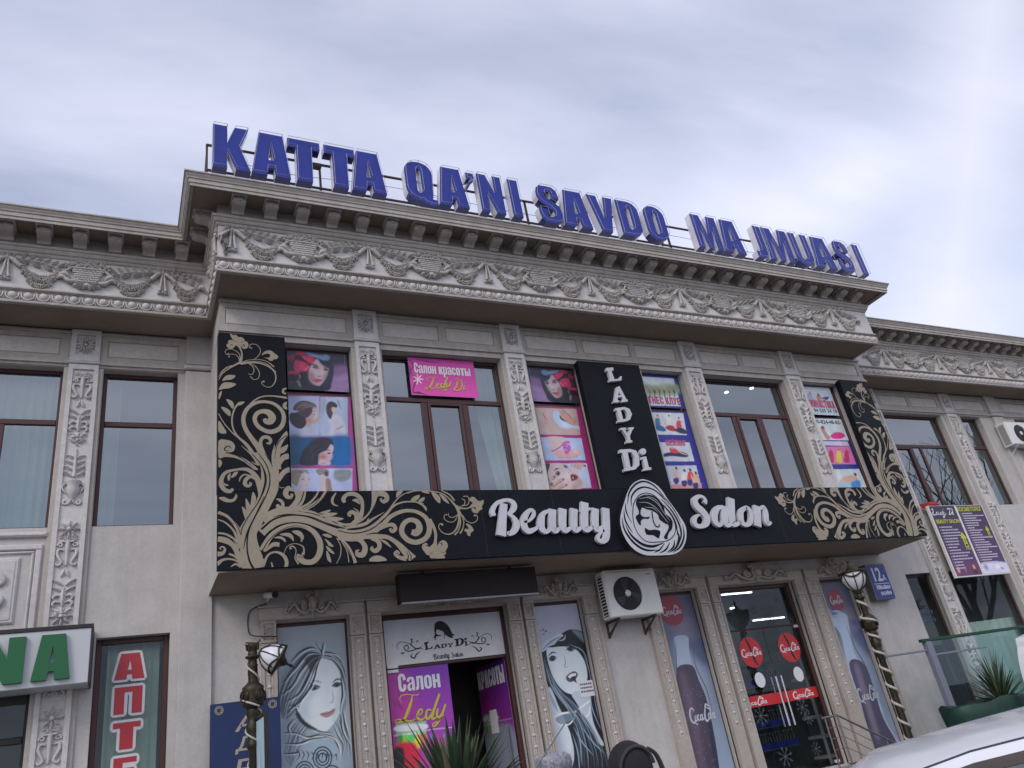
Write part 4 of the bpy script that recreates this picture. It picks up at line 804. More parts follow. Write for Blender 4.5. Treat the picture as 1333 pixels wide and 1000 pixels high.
 (K_, 1, [(350,215),(368,192),(385,205),(372,222)], [5,9,9,4]), (K_, 1, [(195,205),(215,192),(232,205)], [5,9,4]), (K_, 1, [(200,145),(250,140),(300,165)], [3,6,2]), (K_, 1, [(395,145),(360,150),(335,172)], [3,6,2]),
 (G, 1, [(330,410),(320,330),(280,280),(210,250),(150,255),(130,290),(150,322),(178,305)], [16,10,8,7,8,8,8,16]), (G, 1, [(320,420),(310,370),(270,325),(210,315),(180,330),(180,358)], [14,10,8,7,8,16]),
 (G, 1, [(330,430),(420,395),(500,385),(560,340),(590,270),(560,210),(510,185),(460,190),(445,225),(482,240)], [12,8,8,10,9,9,8,10,12,18]),
 (G, 1, [(330,440),(450,422),(560,430),(660,460),(740,510),(785,580),(785,660),(740,730),(680,745),(620,715),(605,680),(642,670)], [34,30,20,20,18,16,14,10,8,8,10,28]), (G, 1, [(440,420),(560,412),(680,450),(788,552)], [10,8,10,16]), (G, 1, [(470,392),(580,388),(680,415),(765,480)], [6,8,10,18]),
 (G, 1, [(440,440),(490,480),(505,530),(480,580),(432,572)], [10,10,10,8,8]), (G, 1, [(440,430),(530,480),(575,560),(560,630),(500,645),(455,602)], [8,10,10,8,8,12]),
 (G, 1, [(603,332),(630,290),(680,268),(730,272),(765,300),(800,325),(822,350),(800,380),(760,382),(745,402),(710,402),(680,375),(630,362),(695,362),(718,335),(700,312),(655,312),(622,325)], 'P'),
 (G, 1, [(92,662),(130,605),(190,585),(267,598),(215,645),(150,652)], None), (G, 1, [(45,780),(90,700),(160,680),(273,705),(200,755),(110,768)], None), (G, 1, [(48,830),(88,793),(75,860),(48,905)], None), (G, 1, [(935,760),(890,775),(885,815),(920,832)], [20,26,26,20]),
]
def flourish(mirror):
    gold, ink = MB(), MB(); lev = 0
    for kind, c, pts, ws in FL:
        lev += 1; y = YS - .001 - .00006 * lev; t = gold if kind == G else ink; n0 = len(t.v)
        P = [cpt(c, p) for p in pts]; sc = (CROP[c][2] and 0.0104 / CROP[c][2] * 1.0)
        k = abs(cpt(c, (pts[0][0] + 60, pts[0][1]))[0] - P[0][0]) / 60 ; kz = abs(cpt(c, (pts[0][0], pts[0][1] + 60))[1] - P[0][1]) / 60; k = (k + kz) / 2
        if isinstance(ws, list): t.ribbon(P, [w * k for w in ws], y, .002, 5)
        else:
            Q = cr(P, 3, True) if ws is None else cr(P, 2, True); t.prism([tuple(p) for p in Q], y, y + .002)
        for i in range(n0, len(t.v)):
            x, yy, z = t.v[i]; x, z = clampL((x, z)); 
            if mirror:
                x = 15.30 - x
                if z > 5.268: x = max(x, 13.44)
            t.v[i] = (x, yy, z)
        if mirror:
            pass
    if mirror:
        for t in (gold, ink): t.f = [q[::-1] for q in t.f]
    o = gold.build('gold_scrollwork', M['gold'], SS); tag(ink.build('black_line', M['black'], o), kind='stuff')
    return o
flourish(False); flourish(True)

# raised letters: LADY Di down the mast, Beauty / Salon along the board
CL = (670, 450, 4.76); YF = 9.935; SERIF = {}
def trace(loops, c, Y): return [[cpt(c, p, Y) for p in L] for L in loops]
for nm, loops in (('L', [[(568,138),(610,135),(613,152),(600,156),(618,208),(645,206),(655,190),(664,190),(662,215),(588,222),(585,208),(592,206),(578,158),(568,158)]]),
    ('A', [[(630,258),(650,252),(692,332),(701,335),(701,346),(664,349),(663,338),(672,336),(666,318),(640,320),(637,338),(648,340),(648,350),(611,353),(611,343),(619,340)], [(645,288),(661,307),(642,309)]]),
    ('D', [[(624,388),(680,380),(712,392),(727,425),(716,458),(690,469),(639,475),(638,463),(648,460),(634,402),(624,402)], [(657,398),(680,396),(694,412),(700,438),(690,453),(672,456)]]),
    ('Y', [[(655,510),(690,508),(692,518),(684,522),(700,545),(712,520),(705,516),(704,508),(739,505),(739,514),(730,520),(714,560),(719,586),(729,588),(729,599),(691,603),(691,591),(700,586),(694,562),(668,524),(656,522)]]),
    ('D', [[(650,645),(715,640),(752,650),(772,685),(773,740),(748,767),(680,779),(676,764),(690,758),(668,664),(651,664)], [(700,660),(725,661),(742,690),(743,735),(730,752),(718,753)]]),
    ('i', [[(779,692),(815,686),(831,752),(847,756),(847,769),(799,775),(797,763),(808,757),(794,705),(779,707)], [(795 + 20 * math.cos(a), 656 + 20 * math.sin(a)) for a in np.linspace(0, 2 * math.pi, 17)[:-1]]])):
    q = MB(); q.loops(trace(loops, CL, YF), YF, .06); q.build('letter', M['white_letter'], SS); SERIF['B' if nm == 'D' and 'D' in SERIF else nm] = trace(loops, CL, YF)
CB = (635, 635, 7.841); CS = (890, 630, 11.11)
SCRIPT = [(CB, 'B', [([(165,160),(152,330),(141,488)], [76,80,94]), ([(62,285),(50,235),(85,165),(140,135),(205,125),(258,150),(272,195),(245,240),(200,270)], [50,48,40,36,36,52,58,48,20]), ([(205,268),(262,300),(298,370),(272,438),(222,468),(205,445)], [18,40,64,58,40,22])]),
 (CB, 'e', [([(372,352),(430,330),(470,275),(462,232),(420,236),(378,300),(370,380),(412,440),(470,428),(515,398)], [20,28,40,34,42,64,72,56,42,28])]),
 (CB, 'a', [([(625,236),(570,262),(545,335),(550,405),(590,446),(632,425),(645,345)], [30,46,74,70,46,34,30]), ([(662,218),(662,380),(692,438),(738,412)], [78,76,54,28])]),
 (CB, 'u', [([(768,213),(765,375),(796,434),(850,408)], [78,76,54,30]), ([(882,212),(880,375),(905,430),(955,405)], [74,74,54,30])]),
 (CB, 't', [([(990,148),(988,370),(1018,425),(1075,395)], [78,80,56,30]), ([(935,236),(995,228),(1050,212)], [14,28,24])]),
 (CB, 'y', [([(1098,210),(1096,365),(1124,424),(1180,400)], [76,76,54,34]), ([(1206,208),(1212,470),(1190,535),(1150,542),(1126,510),(1148,465),(1190,432)], [74,74,56,40,36,28,24])]),
 (CS, 'S', [([(308,280),(318,235),(285,190),(220,180),(165,232),(195,320),(280,400),(338,490),(328,570),(262,612),(185,598),(155,530),(182,468),(238,448)], [56,46,36,48,80,92,96,94,80,54,62,70,48,18])]),
 (CS, 'a', [([(562,330),(492,352),(452,430),(458,530),(510,594),(560,562),(580,440)], [40,70,92,88,56,40,36]), ([(592,320),(602,530),(645,594),(710,560)], [98,98,62,36])]),
 (CS, 'l', [([(685,205),(702,520),(752,584),(825,548)], [104,104,64,36])]),
 (CS, 'o', [([(905,335),(842,385),(826,470),(850,555),(910,592),(968,555),(982,460),(958,375),(900,335)], [46,66,86,72,52,60,62,54,48])]),
 (CS, 'n', [([(1064,318),(1076,612)], [102,104]), ([(1108,355),(1155,338),(1185,400),(1195,500),(1220,572),(1272,555)], [40,58,78,82,62,30]), ([(990,438),(1030,405)], [22,34])])]
for c, nm, strokes in SCRIPT:
    q = MB(); yy = 9.925
    for i, (pts, ws) in enumerate(strokes):
        P = [cpt(c, p, yy) for p in pts]; k = (abs(cpt(c, (pts[0][0] + 100, pts[0][1]), yy)[0] - P[0][0]) + abs(cpt(c, (pts[0][0], pts[0][1] + 100), yy)[1] - P[0][1])) / 200
        q.ribbon(P, [w * k for w in ws], yy + .0006 * i, .06, 7)
    q.build('letter', M['white_letter'], SS)
# round emblem with a woman's profile in flowing hair
CO = (780, 600, 7.143); YE = 9.90
LG = [(390,172),(450,182),(520,215),(580,270),(640,360),(700,440),(760,530),(800,600),(812,680),(800,760),(760,830),(690,868),(600,877),(500,880),(420,873),(340,835),(270,765),(215,660),(195,560),(205,480),(235,380),(265,290),(310,215)]
q = MB(); q.prism([tuple(p) for p in cr([cpt(CO, p, YE) for p in LG], 3, True)], YE, YS)
for i, f in enumerate(q.f): q.m[i] = 0 if len(f) > 4 and q.v[f[0]][1] < YE + .001 else 1
em = q.build('emblem', [M['white_letter'], M['black_plastic']], SS)
INK = [([(262,400),(278,300),(330,225),(400,192),(470,207),(530,250),(600,330)], [4,20,24,22,22,20,4]), ([(300,425),(300,335),(350,268),(420,245),(500,266),(560,310),(650,410)], [4,18,22,20,18,16,4]),
 ([(245,390),(250,470),(300,575)], [4,18,4]), ([(228,450),(245,560),(310,670)], [4,22,6]), ([(213,530),(235,640),(320,760),(430,828),(550,830)], [4,22,28,26,6]), ([(240,590),(300,695),(400,775),(500,795),(600,762)], [4,26,34,30,6]),
 ([(605,770),(560,828),(510,852)], [6,18,4]), ([(655,760),(620,825),(560,857)], [6,20,4]), ([(700,740),(690,800),(630,853)], [6,22,4]), ([(722,640),(742,720),(712,808),(650,853)], [6,28,24,4]), ([(775,590),(788,700),(752,798),(685,853)], [4,20,22,4]),
 ([(575,355),(660,445),(730,560),(762,680),(735,790)], [4,18,24,22,4]), ([(600,410),(670,500),(712,590),(728,690)], [4,22,24,6]), ([(560,300),(640,380),(710,480),(760,580)], [4,12,12,3]),
 ([(310,500),(320,400),(370,322),(440,300),(520,330),(600,420),(670,510),(706,600),(700,680),(640,740),(540,755),(440,750),(370,690),(325,600),(310,500)], [9] * 15)]
HAIR = [[(345,365),(380,330),(430,315),(500,325),(560,370),(600,430),(612,490),(652,520),(682,570),(672,640),(650,662),(632,715),(640,726),(610,726),(604,700),(638,645),(645,600),(612,582),(560,545),(545,500),(490,462),(440,450),(402,432),(388,452),(382,490),(402,518),(440,525),(468,518),(455,540),(412,538),(386,560),(386,602),(365,582),(340,532),(345,510),(370,490),(358,440),(343,410)],
        [(424,624),(462,645),(520,640),(566,655),(560,700),(548,722),(500,690),(438,685)]]
q = MB()
for i, (pts, ws) in enumerate(INK):
    P = [cpt(CO, p, YE) for p in pts]; q.ribbon(P, [w * .00138 for w in ws], YE - .002 - .0002 * i, .002, 5)
for L in HAIR: q.prism([tuple(p) for p in cr([cpt(CO, p, YE) for p in L], 2, True)], YE - .006, YE - .001)
q.ribbon([cpt(CO, p, YE) for p in [(488,470),(502,560),(530,612),(560,606),(552,588)]], [.02, .02, .02, .016, .008], YE - .0065, .002)
tag(q.build('black_line', M['black'], em), kind='stuff')
q = MB()
for i, pts in enumerate(([(372,352),(460,346),(540,400),(600,485),(655,560)], [(366,388),(450,392),(530,442),(592,520),(640,580)], [(420,430),(500,442),(545,482)], [(430,325),(520,360),(580,440)])):
    q.ribbon([cpt(CO, p, YE) for p in pts], [.003] + [.008] * (len(pts) - 2) + [.003], YE - .0075, .001)
tag(q.build('white_line', M['white_letter'], em), kind='stuff')

# ------------------------------------------------------------------ printed sheets: ink laid on a fine vertex grid
def ink(c, g=1.45):
    l = np.array(srgb(c) if isinstance(c, str) else srgb([q / 255 for q in c])); return np.minimum(l * g, 0.86)
class Sheet:
    def __init__(s, x0, x1, z0, z1, Y, px=0.0085, base=(200, 200, 205)):
        s.b = (x0, x1, z0, z1, Y); s.w = max(8, int((x1 - x0) / px)); s.h = max(8, int((z1 - z0) / px)); s.S = 2
        W, H = s.w * 2, s.h * 2
        s.X, s.Z = np.meshgrid(x0 + (np.arange(W) + .5) / W * (x1 - x0), z1 - (np.arange(H) + .5) / H * (z1 - z0))
        s.C = np.zeros((H, W, 3)); s.C[:] = ink(base); s.c = (0, 0, 1); s.soft = 0; s.px = (x1 - x0) / W
    def crop(s, *c): s.c = c; p = s.P([(0, 0), (100, 100)]); s.k = (abs(p[1][0] - p[0][0]) + abs(p[1][1] - p[0][1])) / 200; return s
    def P(s, pts): return np.array([cpt(s.c, p, s.b[4]) for p in pts])
    def put(s, a, col): s.C += (ink(col) - s.C) * np.clip(a, 0, 1)[..., None]; return s
    def poly(s, pts, col, sm=True, soft=0.0, al=1.0):
        Q = s.P(pts); Q = cr(Q, 4, True) if sm else Q
        lo, hi = Q.min(0) - .02, Q.max(0) + .02; m = (s.X > lo[0]) & (s.X < hi[0]) & (s.Z > lo[1]) & (s.Z < hi[1])
        if not m.any(): return s
        x, z = s.X[m], s.Z[m]; ins = np.zeros(len(x), bool)
        for (ax, az), (bx, bz) in zip(Q, np.roll(Q, -1, 0)):
            if az == bz: continue
            c = (az > z) != (bz > z); ins ^= c & (x < (bx - ax) * (z - az) / (bz - az) + ax)
        a = np.zeros(s.X.shape); a[m] = ins * al
        soft = max(soft, s.soft if sm else 0)
        if soft: a = s.blur(a, soft)
        return s.put(a, col)
    def blur(s, a, soft):
        n = max(1, int(soft * s.k / s.px))
        for ax in (0, 1):
            for _ in range(2):
                c = np.cumsum(np.pad(a, [(n + 1, n) if i == ax else (0, 0) for i in (0, 1)], mode='edge'), axis=ax)
                a = (np.take(c, range(2 * n + 1, c.shape[ax]), ax) - np.take(c, range(0, c.shape[ax] - 2 * n - 1), ax)) / (2 * n + 1)
        return a
    def blob(s, x, y, rx, ry, col, rot=0, soft=.35, al=1.0):
        p = s.P([(x, y)])[0]; dx, dz = (s.X - p[0]) / s.k, (p[1] - s.Z) / s.k; c, n = math.cos(R(rot)), math.sin(R(rot))
        d = np.sqrt(((dx * c + dz * n) / rx) ** 2 + ((-dx * n + dz * c) / ry) ** 2); return s.put(np.clip((1 - d) / soft, 0, 1) * al, col)
    def line(s, pts, w, col, al=1.0, taper=True):
        Q = s.P(pts); Q = cr(Q, max(8, int(np.linalg.norm(np.diff(Q, axis=0), axis=1).max() / s.px))); n = len(Q); a = np.zeros(s.X.shape)
        lo, hi = Q.min(0) - w * s.k, Q.max(0) + w * s.k; m = (s.X > lo[0]) & (s.X < hi[0]) & (s.Z > lo[1]) & (s.Z < hi[1])
        if not m.any(): return s
        x, z = s.X[m], s.Z[m]; b = np.zeros(len(x)); step = max(s.px, .002)
        for i in range(n):
            t = i / (n - 1); ww = max(w * s.k / 2 * ((math.sin(math.pi * (t * .86 + .07)) if taper else 1)), s.px * .35)
            b = np.maximum(b, np.clip((ww - np.hypot(x - Q[i][0], z - Q[i][1])) / step + .5, 0, 1))
        a[m] = b * al; return s.put(a, col)
    def grad(s, a, b, axis=1):
        t = np.linspace(0, 1, s.C.shape[0 if axis else 1]); t = (t[:, None] if axis else t[None, :])[..., None]
        s.C[:] = ink(a) * (1 - t) + ink(b) * t; return s
    def strands(s, A, Bq, n, w, cols, al=.8, jit=2.5):      # hair: strokes between two guide curves
        A, Bq = np.array(A, float), np.array(Bq, float)
        for i in range(n): t = (i + RNG.random()) / n; s.line(A + (Bq - A) * t + RNG.normal(0, jit, A.shape), w * RNG.uniform(.5, 1.3), cols[i % len(cols)], al * RNG.uniform(.6, 1))
        return s
    def rect(s, x0, y0, x1, y1, col): return s.poly([(x0, y0), (x1, y0), (x1, y1), (x0, y1)], col, sm=False)
    def noise(s, amp, f=.06):
        s.C *= 1 + amp * (RNG.random(s.C.shape[:2])[..., None] - .5); return s
    def build(s, name, parent=None, label=None, cat=None, group=None, flip=False, th=.004, rot=None):
        x0, x1, z0, z1, Y = s.b; w, h = s.w, s.h
        if s.soft:      # uneven tone of a photograph
            f = np.ones(s.C.shape[:2])
            for sc_, am in ((9, .22), (22, .16), (60, .10)):
                r_ = RNG.random((max(2, h // sc_ * 2 + 2), max(2, w // sc_ * 2 + 2))) if False else RNG.random((max(3, 120 // sc_ + 2), max(3, 100 // sc_ + 2)))
                yi = np.linspace(0, r_.shape[0] - 1.001, f.shape[0]); xi = np.linspace(0, r_.shape[1] - 1.001, f.shape[1]); a0, b0 = yi.astype(int), xi.astype(int); ty, tx_ = (yi - a0)[:, None], (xi - b0)[None]
                f *= 1 + am * ((r_[a0][:, b0] * (1 - ty) + r_[a0 + 1][:, b0] * ty) * (1 - tx_) + (r_[a0][:, b0 + 1] * (1 - ty) + r_[a0 + 1][:, b0 + 1] * ty) * tx_ - .5)
            s.C = s.C * f[..., None]
        C = s.C.reshape(h, 2, w, 2, 3).mean((1, 3)); C = C[:, ::-1] if flip else C
        xs, zs = np.linspace(x0, x1, w), np.linspace(z1, z0, h); GX, GZ = np.meshgrid(xs, zs)
        V = np.stack([GX.ravel(), np.full(w * h, Y), GZ.ravel()], 1)
        i = np.arange(w * h).reshape(h, w); F = np.stack([i[1:, :-1].ravel(), i[1:, 1:].ravel(), i[:-1, 1:].ravel(), i[:-1, :-1].ravel()], 1)
        e = len(V); V2 = [(x0, Y + th, z0), (x1, Y + th, z0), (x1, Y + th, z1), (x0, Y + th, z1)]; cs = [int(i[-1, 0]), int(i[-1, -1]), int(i[0, -1]), int(i[0, 0])]
        V = np.vstack([V, V2]); F = F.tolist() + [(e + 3, e + 2, e + 1, e)] + [(cs[k], e + k, e + (k + 1) % 4, cs[(k + 1) % 4]) for k in range(4)]
        if rot is not None: V = np.array([tuple(rot @ Vector(q)) for q in V])
        org = root_loc(parent) if parent else tuple(V.mean(0)[:2]) + (V[:, 2].min(),)
        m = bpy.data.meshes.new(name); m.from_pydata((V - np.array(org)).tolist(), [], F); m.materials.append(M['print'])
        at_ = m.color_attributes.new('ink', 'FLOAT_COLOR', 'POINT'); col = np.ones((len(V), 4)); col[:e, :3] = C.reshape(-1, 3); col[e:, :3] = .7; at_.data.foreach_set('color', col.ravel())
        o = bpy.data.objects.new(name, m); COL.objects.link(o)
        if parent: o.parent = parent
        else: o.location = org
        return tag(o, label, cat, group)

# heavy condensed lettering, drawn as outlines
_C = [(1, .38), (1, .25)] + arc(.5, .26, .5, .26, -8, -172, 10) + arc(.5, .74, .5, .26, 172, 8, 10) + [(1, .62), (.63, .62), (.63, .76), (.57, .83), (.45, .83), (.38, .76), (.38, .24), (.45, .17), (.57, .17), (.63, .24), (.63, .38)]
_O = [rrect(0, 1, 0, 1, .46, .28), rrect(.38, .62, .17, .83, .1, .1)]
_L = [[(0, 0), (.20, 0), (.40, .1), (.46, .4), (.47, .82), (.64, .82), (.64, 0), (1, 0), (1, 1), (.14, 1), (.13, .45), (.10, .22), (0, .19)]]
_N = [[(0, 0), (.37, 0), (.37, .40), (.63, .40), (.63, 0), (1, 0), (1, 1), (.63, 1), (.63, .60), (.37, .60), (.37, 1), (0, 1)]]
_B = [[(0, 0), (.42, 0), (.60, .05), (.68, .2), (.68, .42), (.60, .55), (.42, .60), (.28, .60), (.28, 1), (0, 1)], [(.28, .15), (.28, .45), (.37, .45), (.42, .38), (.42, .22), (.37, .15)], [(.76, 0), (1, 0), (1, 1), (.76, 1)]]
_I = [[(0, 0), (.36, 0), (.64, .5), (.64, 0), (1, 0), (1, 1), (.64, 1), (.36, .5), (.36, 1), (0, 1)]]
HG = {'С': [_C], 'с': [_C], 'о': _O, 'О': _O, 'л': _L, 'Л': _L, 'н': _N, 'Н': _N, 'ы': _B, 'Ы': _B, 'И': _I, 'Й': _I + [[(.25, 1.06), (.75, 1.06), (.75, 1.16), (.25, 1.16)]], 'А': GL['A'], 'Т': GL['T'], 'т': GL['T'], 'К': GL['K'], 'к': GL['K'], 'М': GL['M'],
 'а': [[(.66, 0), (1, 0), (1, .75), (.9, .93), (.7, 1), (.3, 1), (.1, .93), (0, .78), (0, .66), (.36, .66), (.36, .76), (.42, .84), (.58, .84), (.64, .76), (.64, .62), (.25, .55), (.05, .42), (0, .28), (.05, .10), (.2, 0), (.42, 0), (.64, .12)], [(.64, .48), (.64, .25), (.55, .16), (.42, .16), (.36, .24), (.36, .34), (.45, .43)]],
 'р': [[(0, -.38), (.36, -.38), (.36, .06), (.55, 0), (.85, .03), (1, .2), (1, .8), (.85, .97), (.55, 1), (.36, .92), (.36, 1), (0, 1)], [(.36, .22), (.36, .78), (.44, .84), (.58, .84), (.64, .76), (.64, .24), (.58, .16), (.44, .16)]],
 'Р': [[(0, 0), (.38, 0), (.38, .36), (.6, .36), (.85, .40), (1, .55), (1, .8), (.85, .97), (.6, 1), (0, 1)], [(.38, .53), (.38, .83), (.55, .83), (.63, .77), (.63, .6), (.55, .53)]],
 'П': [[(0, 0), (.36, 0), (.36, .8), (.64, .8), (.64, 0), (1, 0), (1, 1), (0, 1)]], 'Е': [[(0, 0), (1, 0), (1, .2), (.4, .2), (.4, .41), (.9, .41), (.9, .6), (.4, .6), (.4, .8), (1, .8), (1, 1), (0, 1)]], 'Г': [[(0, 0), (.4, 0), (.4, .8), (1, .8), (1, 1), (0, 1)]],
 'У': [[(.1, 0), (.5, 0), (1, 1), (.64, 1), (.5, .55), (.38, 1), (0, 1), (.32, .28), (.28, .2), (.1, .2)]], 'Б': [[(0, 0), (.6, 0), (.85, .04), (1, .18), (1, .45), (.85, .6), (.6, .62), (.38, .62), (.38, .82), (.95, .82), (.95, 1), (0, 1)], [(.38, .17), (.38, .45), (.55, .45), (.63, .4), (.63, .22), (.55, .17)]],
 'Ш': [[(0, 0), (1, 0), (1, 1), (.76, 1), (.76, .18), (.62, .18), (.62, 1), (.38, 1), (.38, .18), (.24, .18), (.24, 1), (0, 1)]], 'Ф': [rrect(0, 1, .15, .85, .4, .25), rrect(.25, .40, .32, .68, .05, .1), rrect(.60, .75, .32, .68, .05, .1), [(.38, .852), (.62, .852), (.62, 1), (.38, 1)], [(.38, 0), (.62, 0), (.62, .148), (.38, .148)]], ',': [[(.2, .1), (.7, .1), (.7, -.05), (.4, -.25), (.3, -.2), (.45, 0), (.2, 0)]]}
HW = {'ы': 1.45, 'Ы': 1.45, 'Ш': 1.5, 'Ф': 1.4, 'М': 1.35, ' ': .45, ',': .4, 'А': 1.1}
def heavy(q, body, x0, x1, z0, z1, y0, depth=.003, grow=0.0, gap=.13):
    tot = sum(HW.get(ch, 1) for ch in body) + gap * (len(body) - 1); u = (x1 - x0) / tot; x = x0
    for ch in body:
        w = HW.get(ch, 1) * u
        if ch != ' ':
            h = (z1 - z0) * (.76 if ch.islower() else 1); L0 = [[(x + p[0] * w, z0 + p[1] * h) for p in L] for L in HG[ch]]
            for j, (ex, ez) in enumerate([(0, 0)] + ([(math.cos(t), math.sin(t)) for t in np.linspace(0, 2 * math.pi, 13)[:-1]] if grow else [])): q.loops([[(a + ex * grow, b + ez * grow) for a, b in L] for L in L0], y0 + .0002 * j, depth)
        x += w + gap * u
    return q
YP = 10.248
def face(s, cx, cy, r, skin, dark, tilt=0, look=1):    # a small portrait face seen three-quarter: brow, eyes, nose, lips
    c, n = math.cos(R(tilt)), math.sin(R(tilt))
    T = lambda x, y: (cx + r * (x * c - y * n), cy + r * (x * n + y * c))
    s.poly([T(-.75, -.7), T(0, -1.05), T(.75, -.7), T(.8, 0), T(.55, .75), T(.1, 1.15), T(-.4, .85), T(-.75, .15)], skin)
    s.poly([T(.35 * look, -.7), T(.8 * look, -.5), T(.8 * look, .2), T(.5 * look, .8), T(.2 * look, .9), T(.45 * look, .2)], dark, soft=r * .2, al=.35)
    for e in (-.38, .36): s.line([T(e - .22, -.3), T(e, -.38), T(e + .22, -.28)], r * .10, (50, 35, 35)); s.blob(*T(e, -.16), r * .2, r * .10, (45, 35, 40), tilt); s.line([T(e - .25, -.12), T(e, -.2), T(e + .25, -.1)], r * .07, (25, 18, 20))
    s.line([T(.02 * look, -.1), T(.10 * look, .25), T(-.05 * look, .32)], r * .07, dark, .7)
    s.poly([T(-.24, .56), T(-.05, .50), T(.08, .50), T(.24, .56), T(.02, .70)], (165, 60, 80)); s.line([T(-.22, .57), T(.22, .57)], r * .04, (110, 30, 50))

# --- first window: four beauty pictures on two sheets
def red_rose_woman():
    s = Sheet(2.035, 2.935, 6.925, 7.575, YP, .0075); s.crop(370, 455, 13.36); s.soft = 9
    s.grad((52, 42, 62), (40, 36, 50)); s.poly([(800, 60), (1100, 60), (1100, 760), (800, 760)], (44, 42, 62), soft=30); s.poly([(820, 360), (1100, 330), (1100, 760), (740, 760)], (128, 104, 142), soft=60); s.poly([(830, 320), (1100, 300), (1100, 420), (830, 440)], (98, 62, 104), soft=40, al=.6)
    s.poly([(350, 60), (500, 45), (700, 60), (805, 110), (850, 250), (850, 420), (820, 570), (765, 705), (400, 690), (290, 650), (250, 520), (290, 380), (430, 350), (430, 250), (520, 180)], (20, 24, 36))
    s.strands([(520, 60), (680, 70), (800, 140), (845, 300), (830, 500), (770, 700)], [(560, 170), (660, 260), (770, 330), (780, 420), (740, 540), (650, 690)], 30, 16, ((34, 42, 60), (12, 14, 22), (48, 58, 80)), .6, 8)
    s.poly([(360, 58), (480, 70), (620, 108), (720, 90), (792, 130), (770, 185), (680, 195), (580, 152), (450, 112)], (92, 112, 146), soft=16); s.strands([(380, 60), (560, 90), (770, 110)], [(420, 110), (590, 160), (760, 190)], 12, 12, ((60, 76, 104), (128, 146, 176)), .5, 6)
    s.poly([(540, 180), (585, 178), (625, 235), (690, 292), (765, 330), (757, 400), (722, 492), (662, 582), (612, 628), (560, 622), (500, 592), (450, 540), (430, 470), (430, 370), (470, 270)], (158, 138, 146))
    s.poly([(430, 400), (520, 430), (540, 560), (600, 625), (500, 595), (445, 540)], (112, 76, 78), soft=34, al=.8); s.blob(650, 380, 50, 90, (186, 168, 172), 10, .9, .8); s.blob(540, 390, 70, 40, (168, 150, 156), 0, .9, .7); s.poly([(700, 420), (757, 400), (700, 540), (640, 600)], (120, 96, 108), soft=20, al=.6)
    s.line([(455, 270), (520, 262), (600, 300)], 26, (48, 34, 44), .9); s.blob(545, 318, 62, 26, (44, 30, 44), 8, .6); s.blob(555, 322, 16, 10, (150, 146, 160), 0, .8); s.line([(470, 300), (540, 290), (605, 325)], 14, (22, 16, 24)); s.line([(660, 300), (720, 318), (775, 322)], 18, (56, 42, 54), .9); s.blob(722, 356, 52, 28, (42, 32, 48), 0, .6); s.blob(716, 360, 12, 9, (140, 136, 150), 0, .8); s.line([(668, 350), (720, 334), (770, 350)], 12, (20, 15, 24))
    s.blob(608, 466, 46, 15, (88, 52, 62), 4, .8); s.line([(632, 330), (646, 400), (620, 440)], 12, (128, 100, 108), .6); s.poly([(508, 516), (575, 506), (618, 518), (660, 524), (632, 560), (560, 577), (520, 552)], (134, 62, 78)); s.line([(510, 524), (600, 532), (655, 526)], 9, (84, 32, 44)); s.blob(590, 556, 36, 8, (168, 100, 112), 0, .9, .8)
    for pts, cc in (([(190, 70), (270, 33), (350, 40), (355, 90), (260, 112)], (138, 34, 62)), ([(50, 150), (110, 118), (182, 108), (184, 172), (90, 192)], (126, 40, 54)), ([(190, 120), (300, 110), (420, 240), (440, 300), (300, 250), (200, 200)], (30, 18, 30)), ([(300, 118), (400, 112), (490, 138), (532, 190), (500, 244), (440, 238), (380, 192)], (176, 34, 76)), ([(178, 225), (258, 198), (360, 230), (432, 290), (412, 372), (310, 384), (190, 390)], (164, 44, 80)), ([(58, 402), (130, 378), (246, 400), (222, 432), (120, 444), (58, 432)], (140, 30, 72)), ([(60, 440), (200, 440), (240, 520), (180, 560), (60, 560)], (34, 20, 32))): s.poly(pts, cc)
    s.blob(300, 300, 70, 50, (190, 64, 100), 0, 1, .7); s.blob(440, 180, 50, 30, (198, 56, 96), 30, 1, .7); s.line([(320, 352), (380, 340), (432, 288)], 14, (196, 116, 146), .9); s.line([(310, 120), (350, 160), (380, 195)], 9, (190, 90, 120)); s.line([(190, 215), (210, 190), (250, 180)], 12, (150, 60, 84)); s.line([(75, 565), (170, 556)], 16, (126, 32, 68)); s.line([(252, 420), (278, 470), (262, 520)], 18, (156, 84, 110)); s.poly([(225, 540), (262, 548), (295, 645), (262, 625)], (112, 112, 96)); s.line([(65, 400), (150, 392), (240, 404)], 8, (176, 96, 126))
    s.line([(1045, 100), (1060, 600)], 14, (120, 100, 140), .5, False)
    return s
s = red_rose_woman(); a = s.build('photo_poster', None, 'picture of dark haired woman with red roses, in window beside the gold scrollwork mast', 'poster')
s2 = Sheet(6.085, 6.985, 6.93, 7.575, YP, .0075); s2.C = np.array(s.C[:, ::-1]); s2.h, s2.w = s.h, s.w
s2.build('photo_poster', None, 'mirrored picture of woman with red roses, beside the tall LADY Di mast', 'poster')
s = Sheet(2.03, 2.945, 5.25, 6.84, YP, .0075, base=(140, 56, 120)); s.crop(370, 515, 13.36); s.soft = 8
s.rect(75, 18, 612, 688, (132, 147, 172)); s.rect(630, 32, 1100, 700, (142, 155, 176)); s.poly([(75, 400), (612, 300), (612, 688), (75, 688)], (146, 158, 182), soft=60)
